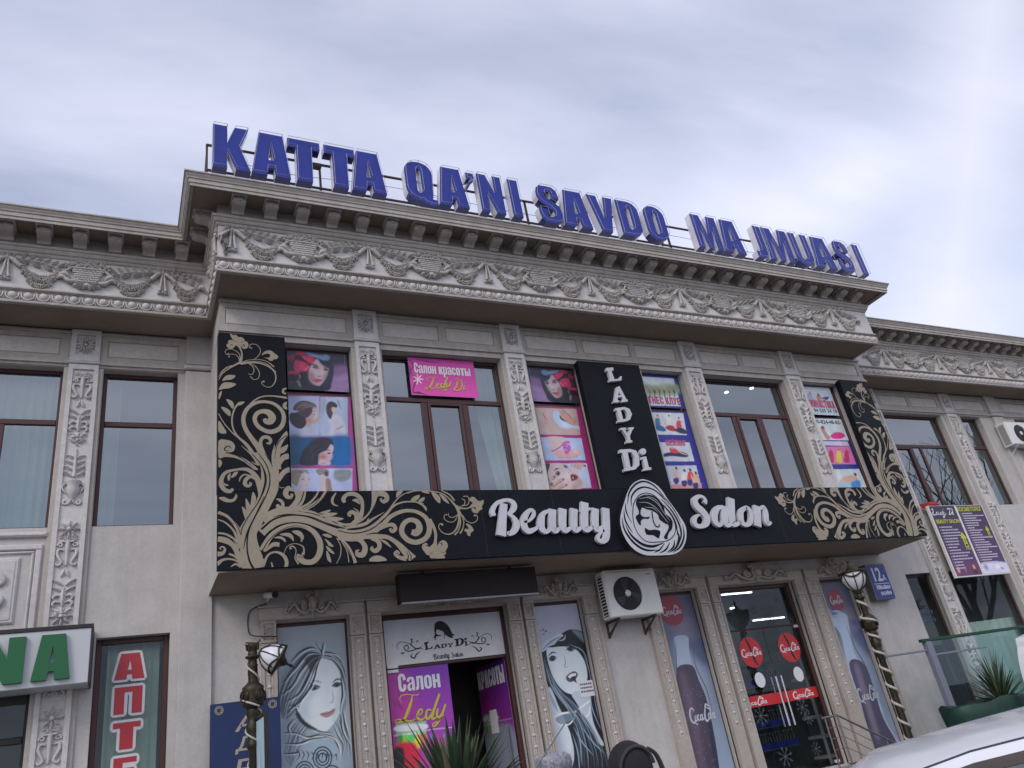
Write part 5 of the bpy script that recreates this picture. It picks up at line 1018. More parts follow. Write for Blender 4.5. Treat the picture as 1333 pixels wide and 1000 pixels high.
s.poly([(488, 200), (545, 190), (568, 240), (582, 300), (604, 400), (584, 442), (552, 482), (492, 492), (452, 545), (440, 660), (340, 660), (356, 540), (378, 470), (360, 400), (430, 380), (480, 310)], (158, 138, 136)); s.blob(420, 440, 80, 60, (164, 104, 72), -20, 1, .9); s.blob(545, 330, 50, 120, (172, 168, 178), 0, 1, .8); s.poly([(340, 560), (450, 560), (560, 640), (580, 690), (260, 690)], (156, 160, 178), soft=26)
s.poly([(92, 400), (108, 310), (190, 300), (262, 290), (332, 350), (384, 440), (372, 522), (292, 580), (200, 552), (128, 490)], (38, 32, 44)); s.poly([(158, 222), (190, 160), (260, 110), (350, 93), (450, 113), (532, 150), (562, 212), (502, 200), (484, 300), (424, 372), (340, 402), (270, 330), (240, 262), (170, 262)], (58, 45, 54))
s.strands([(165, 240), (220, 150), (350, 105), (480, 130), (555, 200)], [(260, 320), (320, 260), (400, 230), (450, 220), (490, 210)], 34, 12, ((96, 78, 82), (40, 30, 38), (74, 58, 66), (120, 100, 102)), .7, 10); s.strands([(110, 320), (200, 310), (320, 360), (370, 480)], [(130, 480), (190, 520), (270, 560), (340, 540)], 26, 12, ((60, 50, 62), (22, 18, 28), (46, 38, 50)), .7, 10)
for k in range(9): s.line([(240 + 34 * k, 110 + 8 * (k % 2)), (250 + 34 * k, 150), (226 + 34 * k, 180 + 10 * (k % 3))], 14, (118, 98, 104), .45)
s.blob(520, 332, 30, 13, (44, 32, 40), 0, .6); s.line([(490, 290), (530, 275), (562, 285)], 10, (84, 64, 66), .8); s.blob(580, 436, 22, 9, (150, 84, 84), -20, .8); s.line([(590, 340), (606, 395), (588, 404)], 7, (130, 108, 112), .7)
s.poly([(640, 60), (720, 50), (740, 140), (700, 300), (650, 330)], (108, 126, 140), soft=24, al=.7); s.line([(920, 60), (950, 150), (992, 250)], 30, (92, 106, 124), .8); s.line([(880, 50), (1000, 130), (1010, 260)], 14, (112, 126, 140), .7)
s.poly([(770, 430), (850, 345), (930, 330), (1012, 430), (1056, 520), (1046, 690), (800, 690), (800, 520)], (168, 168, 182), soft=14); s.poly([(800, 205), (905, 205), (908, 270), (872, 318), (838, 296)], (168, 150, 152)); s.poly([(733, 182), (768, 122), (830, 104), (912, 158), (912, 212), (832, 206), (822, 260), (842, 300), (822, 382), (800, 414), (750, 345), (730, 262)], (48, 42, 50)); s.strands([(740, 190), (740, 290), (800, 410)], [(810, 200), (820, 280), (822, 380)], 14, 9, ((84, 70, 72), (30, 26, 32)), .7, 5); s.blob(840, 238, 10, 5, (60, 48, 56)); s.blob(882, 240, 9, 5, (60, 48, 56)); s.line([(870, 606), (960, 560), (1032, 510)], 20, (150, 128, 132)); s.line([(860, 620), (960, 575), (1030, 530)], 7, (96, 84, 96))
s.rect(70, 700, 1110, 716, (110, 100, 150))
s.crop(370, 565, 12.69); s.soft = 8
s.rect(98, 55, 1085, 508, (12, 72, 110)); s.poly([(800, 60), (1080, 60), (1090, 508), (760, 508)], (8, 84, 140), soft=60); s.poly([(98, 60), (260, 60), (240, 508), (98, 508)], (20, 68, 92), soft=50); s.poly([(275, 508), (285, 330), (380, 200), (500, 90), (650, 58), (770, 86), (815, 172), (760, 175), (722, 255), (605, 318), (565, 400), (540, 508)], (30, 31, 44), soft=12)
s.strands([(290, 480), (340, 300), (480, 130), (640, 75), (790, 130)], [(480, 500), (500, 380), (580, 290), (660, 260), (740, 200)], 34, 14, ((46, 44, 58), (20, 20, 30), (62, 54, 64)), .55, 12)
s.poly([(760, 178), (800, 186), (818, 240), (792, 310), (800, 372), (782, 412), (762, 442), (752, 508), (578, 508), (585, 400), (590, 322), (700, 270)], (164, 144, 150)); s.blob(640, 375, 90, 75, (148, 72, 56), 10, 1, .95); s.blob(775, 250, 36, 80, (184, 166, 170), 0, 1, .7); s.blob(640, 490, 70, 30, (118, 106, 108), 0, 1, .7); s.line([(690, 285), (740, 262), (780, 276)], 12, (56, 40, 48)); s.blob(735, 318, 34, 20, (38, 30, 44), -10, .6); s.line([(700, 330), (745, 325), (775, 300)], 8, (20, 16, 24)); s.blob(752, 446, 24, 11, (140, 76, 84), -20, .8); s.line([(790, 330), (800, 372), (772, 392)], 9, (136, 110, 116), .7)
for k in range(8): s.blob(573 - k, 340 + 22 * k, 13, 11, (134, 136, 160), 0, .7)
s.rect(112, 568, 1122, 1000, (150, 160, 190)); s.poly([(118, 600), (250, 588), (380, 598), (405, 662), (332, 640), (272, 720), (232, 850), (160, 832), (118, 760)], (122, 114, 98)); s.strands([(130, 620), (260, 600), (390, 640)], [(150, 800), (220, 740), (300, 680)], 22, 14, ((150, 142, 122), (84, 76, 66), (112, 102, 88)), .6, 10); s.poly([(300, 652), (368, 640), (422, 720), (432, 800), (384, 904), (282, 960), (222, 900), (250, 760)], (172, 158, 164)); s.blob(260, 880, 60, 60, (170, 150, 140), 0, 1, .7)
s.line([(280, 728), (310, 716), (345, 724)], 8, (96, 78, 78)); s.blob(312, 748, 32, 11, (64, 50, 64), 0, .6); s.blob(412, 752, 24, 9, (64, 50, 64), 0, .6); s.line([(390, 728), (420, 728)], 7, (96, 78, 78)); s.blob(372, 850, 30, 9, (156, 104, 112), -6, .7); s.line([(385, 760), (392, 810), (374, 818)], 7, (140, 122, 130), .7)
s.poly([(526, 592), (620, 570), (734, 600), (724, 704), (662, 690), (600, 692), (540, 642)], (114, 106, 100)); s.strands([(535, 600), (640, 580), (730, 620)], [(560, 660), (640, 660), (710, 700)], 14, 9, ((150, 140, 128), (76, 68, 66)), .6, 6); s.blob(695, 650, 36, 60, (58, 48, 52), 0, .6); s.poly([(590, 690), (680, 700), (700, 960), (600, 960)], (166, 154, 158)); s.poly([(690, 740), (762, 760), (785, 960), (700, 960)], (118, 102, 84), soft=12); s.strands([(700, 740), (720, 850), (710, 960)], [(760, 770), (775, 860), (780, 960)], 10, 9, ((150, 132, 108), (84, 70, 60)), .6, 5)
s.poly([(818, 622), (900, 582), (1092, 598), (1084, 722), (950, 784), (830, 742)], (114, 120, 122), soft=14); s.strands([(830, 640), (950, 590), (1080, 620)], [(840, 730), (950, 770), (1070, 710)], 22, 12, ((140, 146, 146), (90, 96, 98)), .5, 10)
s.build('photo_collage', None, 'pink bordered collage of updo hairstyles, bride and teal profile portrait beside gold scrollwork', 'poster')

# --- third window: eye, foot and make-up pictures
s = Sheet(6.085, 6.985, 5.25, 6.845, YP, .0075, base=(136, 36, 96)); s.crop(690, 525, 14.1); s.soft = 8
s.poly([(60, 70), (140, 70), (260, 700), (160, 700)], (70, 44, 92), soft=20, al=.9); s.poly([(80, 84), (845, 112), (925, 585), (165, 575)], (160, 142, 138), sm=False); s.blob(300, 220, 160, 120, (170, 146, 148), 20, 1, .7); s.blob(820, 350, 110, 130, (154, 112, 84), 20, 1, .9); s.blob(700, 520, 160, 60, (160, 130, 112), 0, 1, .8)
s.poly([(430, 150), (520, 148), (552, 210), (566, 270), (622, 332), (702, 372), (806, 420), (762, 452), (660, 467), (560, 442), (490, 372), (428, 282)], (154, 170, 196)); s.blob(640, 400, 90, 34, (178, 192, 214), 20, 1, .8); s.poly([(560, 150), (640, 170), (740, 280), (790, 400), (700, 350), (600, 280)], (166, 126, 112), soft=14); s.line([(545, 220), (572, 285), (650, 335)], 34, (42, 40, 58)); s.line([(560, 260), (660, 330), (790, 410)], 12, (70, 58, 66)); s.line([(596, 126), (700, 210), (775, 305)], 20, (124, 66, 58)); s.line([(228, 165), (262, 240), (318, 312)], 22, (156, 76, 72)); s.line([(840, 478), (905, 520)], 12, (58, 44, 56)); s.poly([(780, 430), (890, 420), (905, 500), (850, 480)], (176, 166, 178), soft=12)
s.crop(695, 560, 11.9); s.soft = 7
s.poly([(98, 112), (735, 125), (800, 465), (165, 470)], (150, 163, 192), sm=False); s.poly([(205, 110), (462, 112), (452, 200), (380, 292), (300, 345), (264, 322), (262, 250)], (176, 154, 156)); s.poly([(308, 362), (420, 300), (560, 330), (640, 285), (724, 350), (690, 402), (580, 442), (440, 442), (360, 412)], (180, 142, 144)); s.blob(640, 330, 60, 40, (196, 166, 168), 20, 1, .7); s.line([(268, 322), (330, 312), (430, 240), (460, 170)], 18, (156, 54, 76)); s.blob(290, 325, 22, 16, (150, 44, 62), 0, .6)
for k in range(34): a = k * 2.4; s.blob(510 + 62 * math.cos(a) * math.sqrt(k / 34), 265 + 100 * math.sin(a) * math.sqrt(k / 34), 30, 17, ((164, 62, 150), (136, 40, 116), (190, 110, 180), (150, 50, 110))[k % 4], 50 * k, .6)
for k in range(8): s.blob(380 + 46 * k, 425 - 10 * (k > 4) * (k - 4), 13, 9, (150, 62, 84), 0, .6)
s.poly([(172, 516), (815, 512), (892, 892), (222, 912)], (158, 170, 194), sm=False); s.poly([(215, 528), (440, 516), (560, 570), (682, 650), (742, 780), (744, 842), (700, 912), (225, 912), (205, 700)], (176, 160, 160)); s.blob(480, 700, 120, 110, (192, 180, 182), 0, 1, .7); s.poly([(640, 700), (742, 780), (740, 850), (690, 910), (560, 910), (640, 820)], (146, 116, 112), soft=26, al=.8); s.poly([(178, 526), (252, 526), (222, 640), (212, 720), (190, 620)], (50, 43, 48)); s.blob(232, 770, 14, 60, (60, 50, 54), 0, .7)
s.line([(312, 626), (350, 600), (392, 590)], 22, (88, 58, 60)); s.blob(372, 664, 52, 44, (74, 50, 66), -20, .5); s.blob(360, 650, 24, 20, (150, 140, 150), 0, .8); s.blob(376, 662, 18, 20, (28, 20, 30)); s.line([(322, 670), (370, 700), (420, 660)], 12, (40, 28, 36)); s.blob(492, 562, 50, 32, (50, 42, 50), 20, .6); s.blob(500, 552, 16, 10, (150, 140, 150), 0, .8)
s.poly([(566, 692), (620, 678), (684, 718), (664, 762), (588, 788), (570, 740)], (120, 32, 52)); s.poly([(592, 715), (640, 712), (640, 745), (598, 760)], (58, 20, 32)); s.blob(606, 738, 15, 22, (176, 166, 176), 0, .7); s.blob(540, 660, 10, 20, (106, 76, 72), 20, .8); s.line([(500, 580), (560, 620), (590, 660)], 14, (140, 104, 98), .7)
for pts, nail in (([(300, 880), (380, 800), (465, 752)], (458, 760)), ([(360, 912), (430, 870), (520, 840)], (505, 848)), ([(280, 760), (310, 730), (330, 715)], (322, 722))): s.line(pts, 64, (172, 138, 132)); s.line([(x, y + 22) for x, y in pts], 14, (120, 74, 70), .7); s.blob(*nail, 28, 20, (128, 48, 54), -30, .5)
s.blob(276, 838, 42, 50, (128, 116, 62), 0, .5); s.line([(250, 850), (300, 815)], 16, (90, 80, 40)); s.poly([(560, 520), (760, 514), (740, 610), (660, 600), (600, 560)], (172, 146, 146), soft=10); [s.line([(590 + 50 * k, 530), (570 + 50 * k, 590)], 10, (120, 84, 84), .7) for k in range(4)]; s.blob(785, 552, 34, 24, (116, 46, 52), 10, .5)
s.build('photo_collage', None, 'pink bordered collage of eye mask, foot with flower and make-up beside LADY Di mast', 'poster')

# --- fourth window: fitness pictures
s = Sheet(8.30, 9.29, 6.93, 7.60, YP, base=(40, 44, 130)); s.crop(830, 450, 4.764); s.soft = 1.1
s.poly([(25, 192), (222, 205), (268, 375), (80, 370)], (186, 196, 206), sm=False); s.poly([(30, 240), (100, 250), (240, 240), (250, 300), (60, 305)], (126, 150, 112), soft=14)
for k in range(7): x = 45 + 30 * k; s.blob(x, 255 + 8 * (k % 3), 6, 8, (176, 140, 120)); s.blob(x, 285, 9, 20, ((60, 80, 60), (170, 60, 80), (50, 55, 70), (120, 50, 110))[k % 4]); s.line([(x - 10, 262), (x, 275), (x + 12, 250)], 5, (150, 116, 100)); s.line([(x, 300), (x + 5, 320)], 8, (40, 44, 54))
s.C *= .80; fit1 = s.build('photo_poster', None, 'blue bordered fitness club picture with red lettering, right of the LADY Di mast', 'poster')
q = MB(); heavy(q, 'ФИТНЕС,КЛУБ', 8.27, 9.22, 7.0, 7.15, YP - .004, .002); q.build('lettering', mat('pink_print', (0.42, .06, .15), .5), fit1)
s = Sheet(8.30, 9.29, 5.25, 6.85, YP, base=(38, 42, 136)); s.crop(830, 450, 4.764); s.soft = 1.1
s.poly([(60, 415), (282, 420), (305, 556), (120, 552)], (190, 196, 208), sm=False)
for x, top, col, leg in ((125, 430, (70, 110, 150), (40, 90, 140)), (195, 430, (206, 206, 212), (160, 40, 56)), (255, 445, (196, 60, 80), (40, 44, 70))):
    s.blob(x, top + 8, 9, 12, (120, 84, 70)); s.blob(x + 2, top + 14, 7, 8, (214, 176, 156)); s.poly([(x - 14, top + 25), (x + 14, top + 25), (x + 16, top + 65), (x - 12, top + 68)], col); s.poly([(x - 20, top + 70), (x + 20, top + 66), (x + 52, top + 90), (x + 40, top + 104), (x - 10, top + 92)], leg); s.line([(x - 14, top + 30), (x - 26, top + 60), (x - 8, top + 72)], 8, (214, 176, 156)); s.line([(x + 12, top + 30), (x + 24, top + 62)], 8, (214, 176, 156))
s.poly([(130, 600), (320, 600), (352, 718), (165, 716)], (190, 194, 208), sm=False); s.poly([(165, 670), (210, 660), (260, 655), (310, 675), (300, 692), (210, 685), (165, 690)], (26, 30, 74)); s.poly([(200, 635), (240, 640), (262, 660), (230, 668), (205, 660)], (196, 56, 76)); s.blob(215, 635, 10, 10, (206, 150, 130)); s.line([(235, 640), (270, 665), (312, 680)], 8, (214, 170, 150))
s.poly([(175, 745), (362, 742), (395, 880), (215, 884)], (180, 184, 196), sm=False); s.poly([(215, 860), (395, 850), (398, 884), (210, 886)], (196, 130, 130), sm=False)
for x, y, c in ((240, 770, (196, 170, 160)), (290, 785, (206, 200, 210)), (325, 780, (190, 60, 60)), (360, 800, (206, 160, 140))): s.blob(x, y - 10, 10, 13, (74, 50, 44)); s.poly([(x - 12, y + 5), (x + 14, y + 5), (x + 22, y + 60), (x - 16, y + 60)], c); s.poly([(x - 18, y + 55), (x + 20, y + 50), (x + 10, y + 85), (x - 10, y + 85)], (40, 44, 110)); s.line([(x + 5, y + 15), (x + 22, y + 75)], 8, (214, 176, 156))
s.C *= .80; fit2 = s.build('photo_collage', None, 'blue bordered collage of women stretching, right of the LADY Di mast', 'poster')
q = MB(); heavy(q, 'ШЕЙПИНГ', 8.62, 9.08, 6.17, 6.28, YP - .004, .002); q.build('lettering', mat('pink_print', (0.46, .10, .20), .5), fit2)

# --- sixth window: gymnastics, massage
s = Sheet(12.5, 13.36, 6.945, 7.60, YP, base=(186, 194, 214)); s.crop(1000, 440, 6.667); s.soft = 1.1
s.poly([(290, 400), (530, 410), (530, 430), (290, 425)], (90, 120, 190), soft=4); s.poly([(340, 490), (370, 480), (390, 520), (410, 560), (350, 560)], (150, 150, 176)); s.blob(362, 475, 10, 14, (160, 110, 100)); s.poly([(420, 500), (450, 500), (470, 540), (440, 560)], (166, 120, 110)); s.blob(436, 492, 14, 12, (40, 44, 70)); s.poly([(470, 520), (520, 510), (520, 530), (480, 545)], (40, 60, 130)); s.line([(440, 540), (500, 530)], 8, (206, 170, 160))
s.C *= .80; gy = s.build('photo_poster', None, 'pale gymnastics picture with pink lettering and telephone number, upper right window', 'poster')
q = MB(); heavy(q, 'ГИМНАСТИКА', 12.55, 13.32, 7.11, 7.28, YP - .004, .002); q.build('lettering', mat('pink_print', (0.46, .08, .16), .5), gy)
q = MB(); q.text('94 535 24 19', 12.66, 13.32, 7.0, 7.085, YP - .004, .002, .02); q.build('lettering', mat('navy_print', (.02, .03, .12), .5), gy)
s = Sheet(12.5, 13.36, 5.25, 6.865, YP, base=(40, 44, 130)); s.crop(1020, 540, 5); s.soft = 1.1
s.poly([(190, 25), (380, 30), (430, 168), (240, 165)], (190, 200, 214), sm=False); s.poly([(238, 85), (262, 75), (275, 110), (305, 150), (285, 162), (262, 130)], (170, 130, 112)); s.blob(256, 85, 14, 16, (96, 64, 54)); s.poly([(305, 140), (330, 118), (370, 115), (400, 135), (380, 155), (330, 158)], (206, 44, 120)); s.blob(348, 118, 16, 8, (226, 90, 150))
s.poly([(250, 172), (415, 175), (428, 203), (262, 200)], (196, 180, 206), sm=False); s.poly([(265, 208), (430, 206), (472, 322), (305, 322)], (216, 110, 160), sm=False)
for x, c in ((308, (176, 36, 76)), (360, (206, 190, 30)), (408, (176, 40, 90))): s.blob(x, 228, 8, 9, (150, 90, 80)); s.poly([(x - 12, 240), (x + 12, 240), (x + 20, 305), (x + 4, 312), (x - 16, 300)], c); s.line([(x - 10, 245), (x - 18, 270), (x - 4, 280)], 6, (214, 160, 150))
s.poly([(325, 355), (490, 352), (545, 480), (365, 480)], (190, 200, 216), sm=False); s.poly([(365, 430), (400, 400), (450, 395), (480, 410), (470, 440), (400, 460)], (206, 160, 140)); s.blob(466, 388, 14, 14, (36, 28, 30)); s.poly([(355, 440), (420, 440), (480, 440), (490, 475), (360, 478)], (150, 186, 214), soft=6); s.poly([(440, 440), (490, 425), (500, 470), (450, 475)], (60, 130, 190), soft=5)
s.C *= .80; ms = s.build('photo_collage', None, 'collage of massage pictures and dancers on pink, lower right window', 'poster')
q = MB(); q.text('90-824-48-83-', 12.56, 13.32, 6.74, 6.825, YP - .004, .002, .02); q.build('lettering', mat('navy_print', (.02, .02, .05), .5), ms)

# --- pink banner in the second window
s = Sheet(3.92, 5.065, 6.93, 7.605, YP - .01, base=(184, 62, 142)); s.crop(490, 440, 4.76); s.grad((170, 50, 134), (190, 66, 146))
for pts in ([(190, 150), (210, 200), (205, 260), (215, 330)], [(250, 135), (330, 150), (400, 155)], [(200, 190), (240, 260), (230, 330), (290, 345), (325, 360)], [(215, 345), (260, 335), (300, 350)], [(195, 130), (230, 170), (210, 210)]): s.line(pts, 8, (54, 16, 54), .9)
for k in range(12): a = k * .9; s.line([(260, 255), (260 + 34 * math.cos(a), 255 + 36 * math.sin(a))], 6, (226, 206, 226))
bn = s.build('banner', None, 'bright pink banner Салон красоты hanging at top of the second upper window', 'banner')
q = MB(); heavy(q, 'Салон красоты', 4.01, 4.98, 7.325, 7.51, YP - .015); q.build('lettering', M['paper'], bn)
M['yellow'] = mat('yellow_print', (.55, .50, .03), .5)
def script(o, c, Y, strokes, mname='yellow', kw=1.0, nm='lettering', lev=.0003):
    q = MB()
    for i, (pts, ws) in enumerate(strokes):
        P = [cpt(c, p, Y) for p in pts]; k = (abs(cpt(c, (pts[0][0] + 100, pts[0][1]), Y)[0] - P[0][0]) + abs(cpt(c, (pts[0][0], pts[0][1] + 100), Y)[1] - P[0][1])) / 200 * kw
        q.ribbon(P, [w * k for w in (ws if isinstance(ws, list) else [ws] * len(pts))], Y - lev * i, .002, 5)
    return q.build(nm, M[mname], o)
LEDY = [([(160, 392), (146, 360), (160, 328), (215, 315), (275, 322), (318, 318), (322, 300)], [6, 9, 10, 9, 9, 8, 5]), ([(264, 318), (250, 390), (222, 470), (190, 540), (150, 572), (112, 580), (104, 562), (130, 548), (190, 556), (250, 562), (298, 540)], [8, 24, 28, 26, 16, 10, 9, 11, 15, 12, 6]), ([(305, 520), (350, 490), (352, 455), (325, 465), (310, 525), (345, 552), (388, 520)], [8, 12, 16, 18, 24, 18, 8]), ([(442, 462), (402, 460), (390, 520), (412, 542), (450, 475)], [12, 16, 24, 20, 10]), ([(515, 308), (480, 410), (445, 525), (470, 538), (495, 510)], [22, 24, 26, 16, 7]), ([(500, 445), (490, 505), (512, 525), (550, 470)], [18, 22, 18, 12]), ([(572, 405), (540, 495), (500, 575), (465, 612), (452, 592), (500, 560), (562, 500)], [18, 22, 20, 14, 10, 9, 5])]
script(bn, (490, 440, 4.76), YP - .016, [([(300 + (x - 104) * .345, 240 + (y - 300) * .28) for x, y in pts], [w * .36 for w in ws]) for pts, ws in LEDY] + [([(490, 262), (505, 255), (495, 300), (480, 322), (510, 325), (530, 300), (525, 265), (495, 258)], [4, 6, 8, 7, 6, 7, 6, 4]), ([(545, 295), (540, 320), (552, 318)], 6), ([(548, 276), (550, 279)], 8)])

# --- portrait posters on the ground floor windows
YQ = 11.448
s = Sheet(2.0, 2.945, .68, 3.775, YQ, .0075, base=(150, 165, 180)); s.crop(270, 730, 3.704); s.grad((128, 144, 158), (150, 170, 186))
s.poly([(435, 415), (500, 388), (560, 392), (620, 425), (655, 480), (668, 560), (665, 660), (655, 720), (672, 800), (690, 900), (690, 1100), (360, 1100), (362, 930), (352, 830), (372, 760), (345, 690), (348, 600), (372, 520), (395, 450)], (120, 148, 166))
s.poly([(380, 520), (430, 450), (480, 420), (520, 440), (500, 540), (470, 640), (440, 700), (380, 740), (350, 700), (352, 600)], (88, 124, 146), soft=12)
s.poly([(528, 500), (545, 475), (580, 478), (625, 500), (650, 560), (658, 630), (640, 720), (615, 775), (575, 820), (530, 812), (475, 775), (440, 735), (462, 660), (495, 590)], (184, 198, 210)); s.poly([(440, 735), (470, 650), (520, 560), (530, 620), (490, 700), (500, 780)], (146, 174, 192), soft=12, al=.7); s.poly([(640, 600), (656, 640), (636, 730), (600, 790), (610, 720)], (150, 176, 194), soft=9, al=.7)
s.line([(490, 598), (520, 580), (552, 590)], 8, (84, 104, 120), .7); s.blob(516, 614, 30, 13, (76, 100, 116), -5); s.blob(514, 616, 13, 9, (26, 40, 56)); s.line([(486, 624), (510, 602), (546, 610)], 6, (26, 38, 54)); s.line([(600, 590), (625, 572), (650, 578)], 8, (70, 92, 110)); s.blob(624, 600, 26, 12, (70, 96, 114), -5); s.blob(624, 602, 12, 8, (24, 38, 54)); s.line([(598, 606), (620, 590), (650, 596)], 7, (26, 38, 54))
s.line([(600, 625), (606, 660), (600, 684), (586, 684)], 5, (122, 150, 170)); s.poly([(541, 740), (575, 728), (590, 726), (602, 716), (616, 714), (608, 738), (580, 756), (560, 754)], (168, 104, 120)); s.line([(541, 740), (580, 738), (616, 716)], 4, (104, 54, 72))
hair1 = [[(545, 455), (500, 470), (450, 530), (410, 600), (350, 650)], [(540, 445), (480, 450), (420, 520), (360, 590)], [(548, 460), (510, 500), (480, 570), (440, 640), (380, 680)], [(550, 462), (530, 510), (510, 580), (470, 650), (430, 690), (390, 700)], [(540, 440), (500, 420), (450, 440), (400, 490)], [(555, 455), (600, 470), (640, 520), (660, 600)], [(550, 440), (610, 450), (650, 490)], [(640, 560), (650, 640), (640, 700)], [(380, 740), (420, 700), (440, 740), (500, 800)], [(440, 740), (460, 780), (520, 820), (600, 830)], [(360, 830), (420, 830), (480, 850), (540, 840), (600, 860)], [(370, 880), (440, 880), (500, 860), (580, 850)], [(365, 930), (430, 925), (470, 900), (520, 880)], [(420, 760), (390, 800), (400, 840)], [(650, 720), (660, 780), (680, 850)], [(640, 740), (650, 820), (690, 900)], [(520, 395), (545, 430), (550, 455)], [(560, 392), (552, 430), (552, 452)], [(530, 830), (600, 850), (630, 900), (635, 960)]]
s.strands([(545, 452), (470, 455), (400, 540), (350, 660), (362, 760)], [(552, 462), (520, 520), (470, 640), (430, 710), (385, 760)], 26, 9, ((28, 44, 62), (74, 104, 126), (150, 176, 190), (40, 60, 80)))
s.strands([(548, 450), (600, 440), (655, 500), (668, 600), (660, 720)], [(552, 458), (600, 480), (640, 540), (652, 620), (640, 720)], 14, 8, ((28, 44, 62), (80, 110, 132), (160, 184, 196)))
s.strands([(440, 735), (400, 790), (372, 840), (366, 930), (400, 1000)], [(500, 800), (470, 850), (460, 880), (430, 930), (440, 1000)], 18, 8, ((30, 46, 64), (150, 176, 192), (84, 114, 136)))
s.strands([(640, 740), (655, 790), (680, 860), (690, 940)], [(600, 800), (620, 850), (640, 900), (640, 960)], 10, 7, ((30, 46, 64), (150, 176, 192)))
for i, L in enumerate(hair1): s.line(L, 9 if i < 9 else 7, (24, 40, 60)); s.line([(x + 9, y + 7) for x, y in L], 5, (196, 212, 220), .8)
s.poly([(470, 470), (540, 452), (525, 495), (505, 540), (490, 520)], (24, 38, 58), soft=5, al=.8); s.poly([(440, 730), (470, 775), (530, 815), (490, 810), (450, 780), (425, 740)], (18, 28, 42), soft=3)
s.poly([(480, 880), (560, 860), (620, 890), (640, 950), (640, 1100), (390, 1100), (420, 960)], (122, 156, 176))
for k in range(3):
    for cx, cy in ((555, 950), (470, 1020), (600, 1040)): s.line([(cx + (44 - 13 * k) * math.cos(a), cy + (52 - 15 * k) * math.sin(a)) for a in np.linspace(0, 6.28, 14)], 6, (26, 40, 58), 1, False)
for k in range(9): s.line([(430 + 22 * k, 905 + 5 * k), (445 + 22 * k, 935), (430 + 24 * k, 965)], 5, (30, 46, 64))
g_ = s.C.mean(2, keepdims=True); s.C = (g_ + (s.C - g_) * .5) ** 1.08; s.build('portrait_poster', None, 'blue toned drawing of a long haired woman filling the ground floor window left', 'poster')
s = Sheet(6.02, 6.875, .68, 3.775, YQ, .0075, base=(158, 166, 192)); s.crop(660, 720, 3.573); s.grad((146, 152, 178), (176, 186, 204))
s.poly([(215, 430), (245, 385), (290, 357), (345, 365), (375, 405), (390, 480), (402, 560), (405, 650), (430, 780), (468, 900), (480, 1100), (290, 1100), (312, 960), (300, 860), (255, 740), (200, 640), (168, 540), (162, 460)], (22, 26, 38))
s.poly([(152, 462), (178, 415), (235, 380), (262, 384), (235, 408), (215, 432), (172, 458)], (156, 182, 196)); s.line([(160, 455), (210, 410), (255, 388)], 6, (84, 116, 136)); s.line([(240, 410), (265, 402), (272, 382)], 6, (150, 176, 190)); s.poly([(300, 358), (350, 372), (378, 420), (360, 420), (330, 390)], (96, 128, 148), soft=5)
s.poly([(185, 452), (215, 436), (262, 428), (312, 440), (345, 475), (368, 530), (372, 590), (345, 632), (315, 656), (270, 646), (225, 596), (198, 530)], (182, 196, 208)); s.poly([(186, 470), (205, 545), (245, 620), (275, 640), (230, 600), (196, 530)], (120, 152, 172), soft=8, al=.7)
s.poly([(190, 440), (250, 420), (310, 428), (360, 470), (392, 560), (396, 640), (378, 620), (372, 540), (340, 470), (290, 436)], (20, 24, 36))
s.line([(192, 482), (210, 464), (232, 466)], 7, (48, 66, 84)); s.blob(212, 492, 22, 13, (60, 84, 100), -10); s.blob(212, 494, 11, 9, (20, 30, 44)); s.line([(195, 492), (212, 480), (232, 488)], 6, (20, 30, 44)); s.line([(272, 440), (295, 428), (318, 440)], 7, (48, 66, 84)); s.blob(294, 448, 22, 12, (60, 84, 100), 10); s.blob(294, 449, 11, 8, (20, 30, 44)); s.line([(274, 452), (296, 438), (320, 452)], 6, (20, 30, 44))
s.line([(262, 470), (272, 505), (268, 530), (284, 530)], 5, (112, 142, 162)); s.poly([(274, 578), (290, 560), (312, 550), (328, 560), (326, 576), (306, 598), (284, 598)], (78, 66, 84)); s.poly([(284, 576), (300, 562), (320, 560), (318, 572), (300, 584)], (206, 212, 220)); s.poly([(296, 580), (318, 572), (320, 592), (326, 606), (306, 592)], (30, 36, 48))
s.poly([(300, 655), (345, 640), (384, 660), (388, 700), (402, 790), (440, 870), (455, 895), (420, 880), (360, 770), (325, 700)], (160, 178, 194))
s.poly([(190, 640), (235, 700), (252, 760), (292, 830), (300, 900), (280, 1000), (268, 1100), (190, 1100)], (178, 192, 208)); s.line([(196, 650), (220, 700), (238, 740)], 16, (110, 150, 176), .8)
for pts, w in (([(222, 762), (250, 748), (290, 742), (318, 738)], 9), ([(225, 768), (236, 792), (262, 800), (290, 795), (312, 770), (318, 740)], 6), ([(318, 738), (332, 726), (346, 740), (362, 762), (380, 748), (386, 716)], 7), ([(332, 726), (360, 705), (388, 686)], 7)): s.line(pts, w, (206, 216, 224), 1, False)
s.poly([(228, 768), (260, 752), (312, 744), (302, 776), (262, 796), (238, 790)], (92, 126, 146), al=.8)
s.strands([(170, 480), (180, 560), (230, 660), (300, 760), (330, 900), (330, 1000)], [(200, 560), (240, 640), (310, 700), (390, 800), (450, 920), (470, 1000)], 26, 6, ((60, 84, 106), (120, 160, 184), (14, 18, 28), (36, 48, 64)), .7)
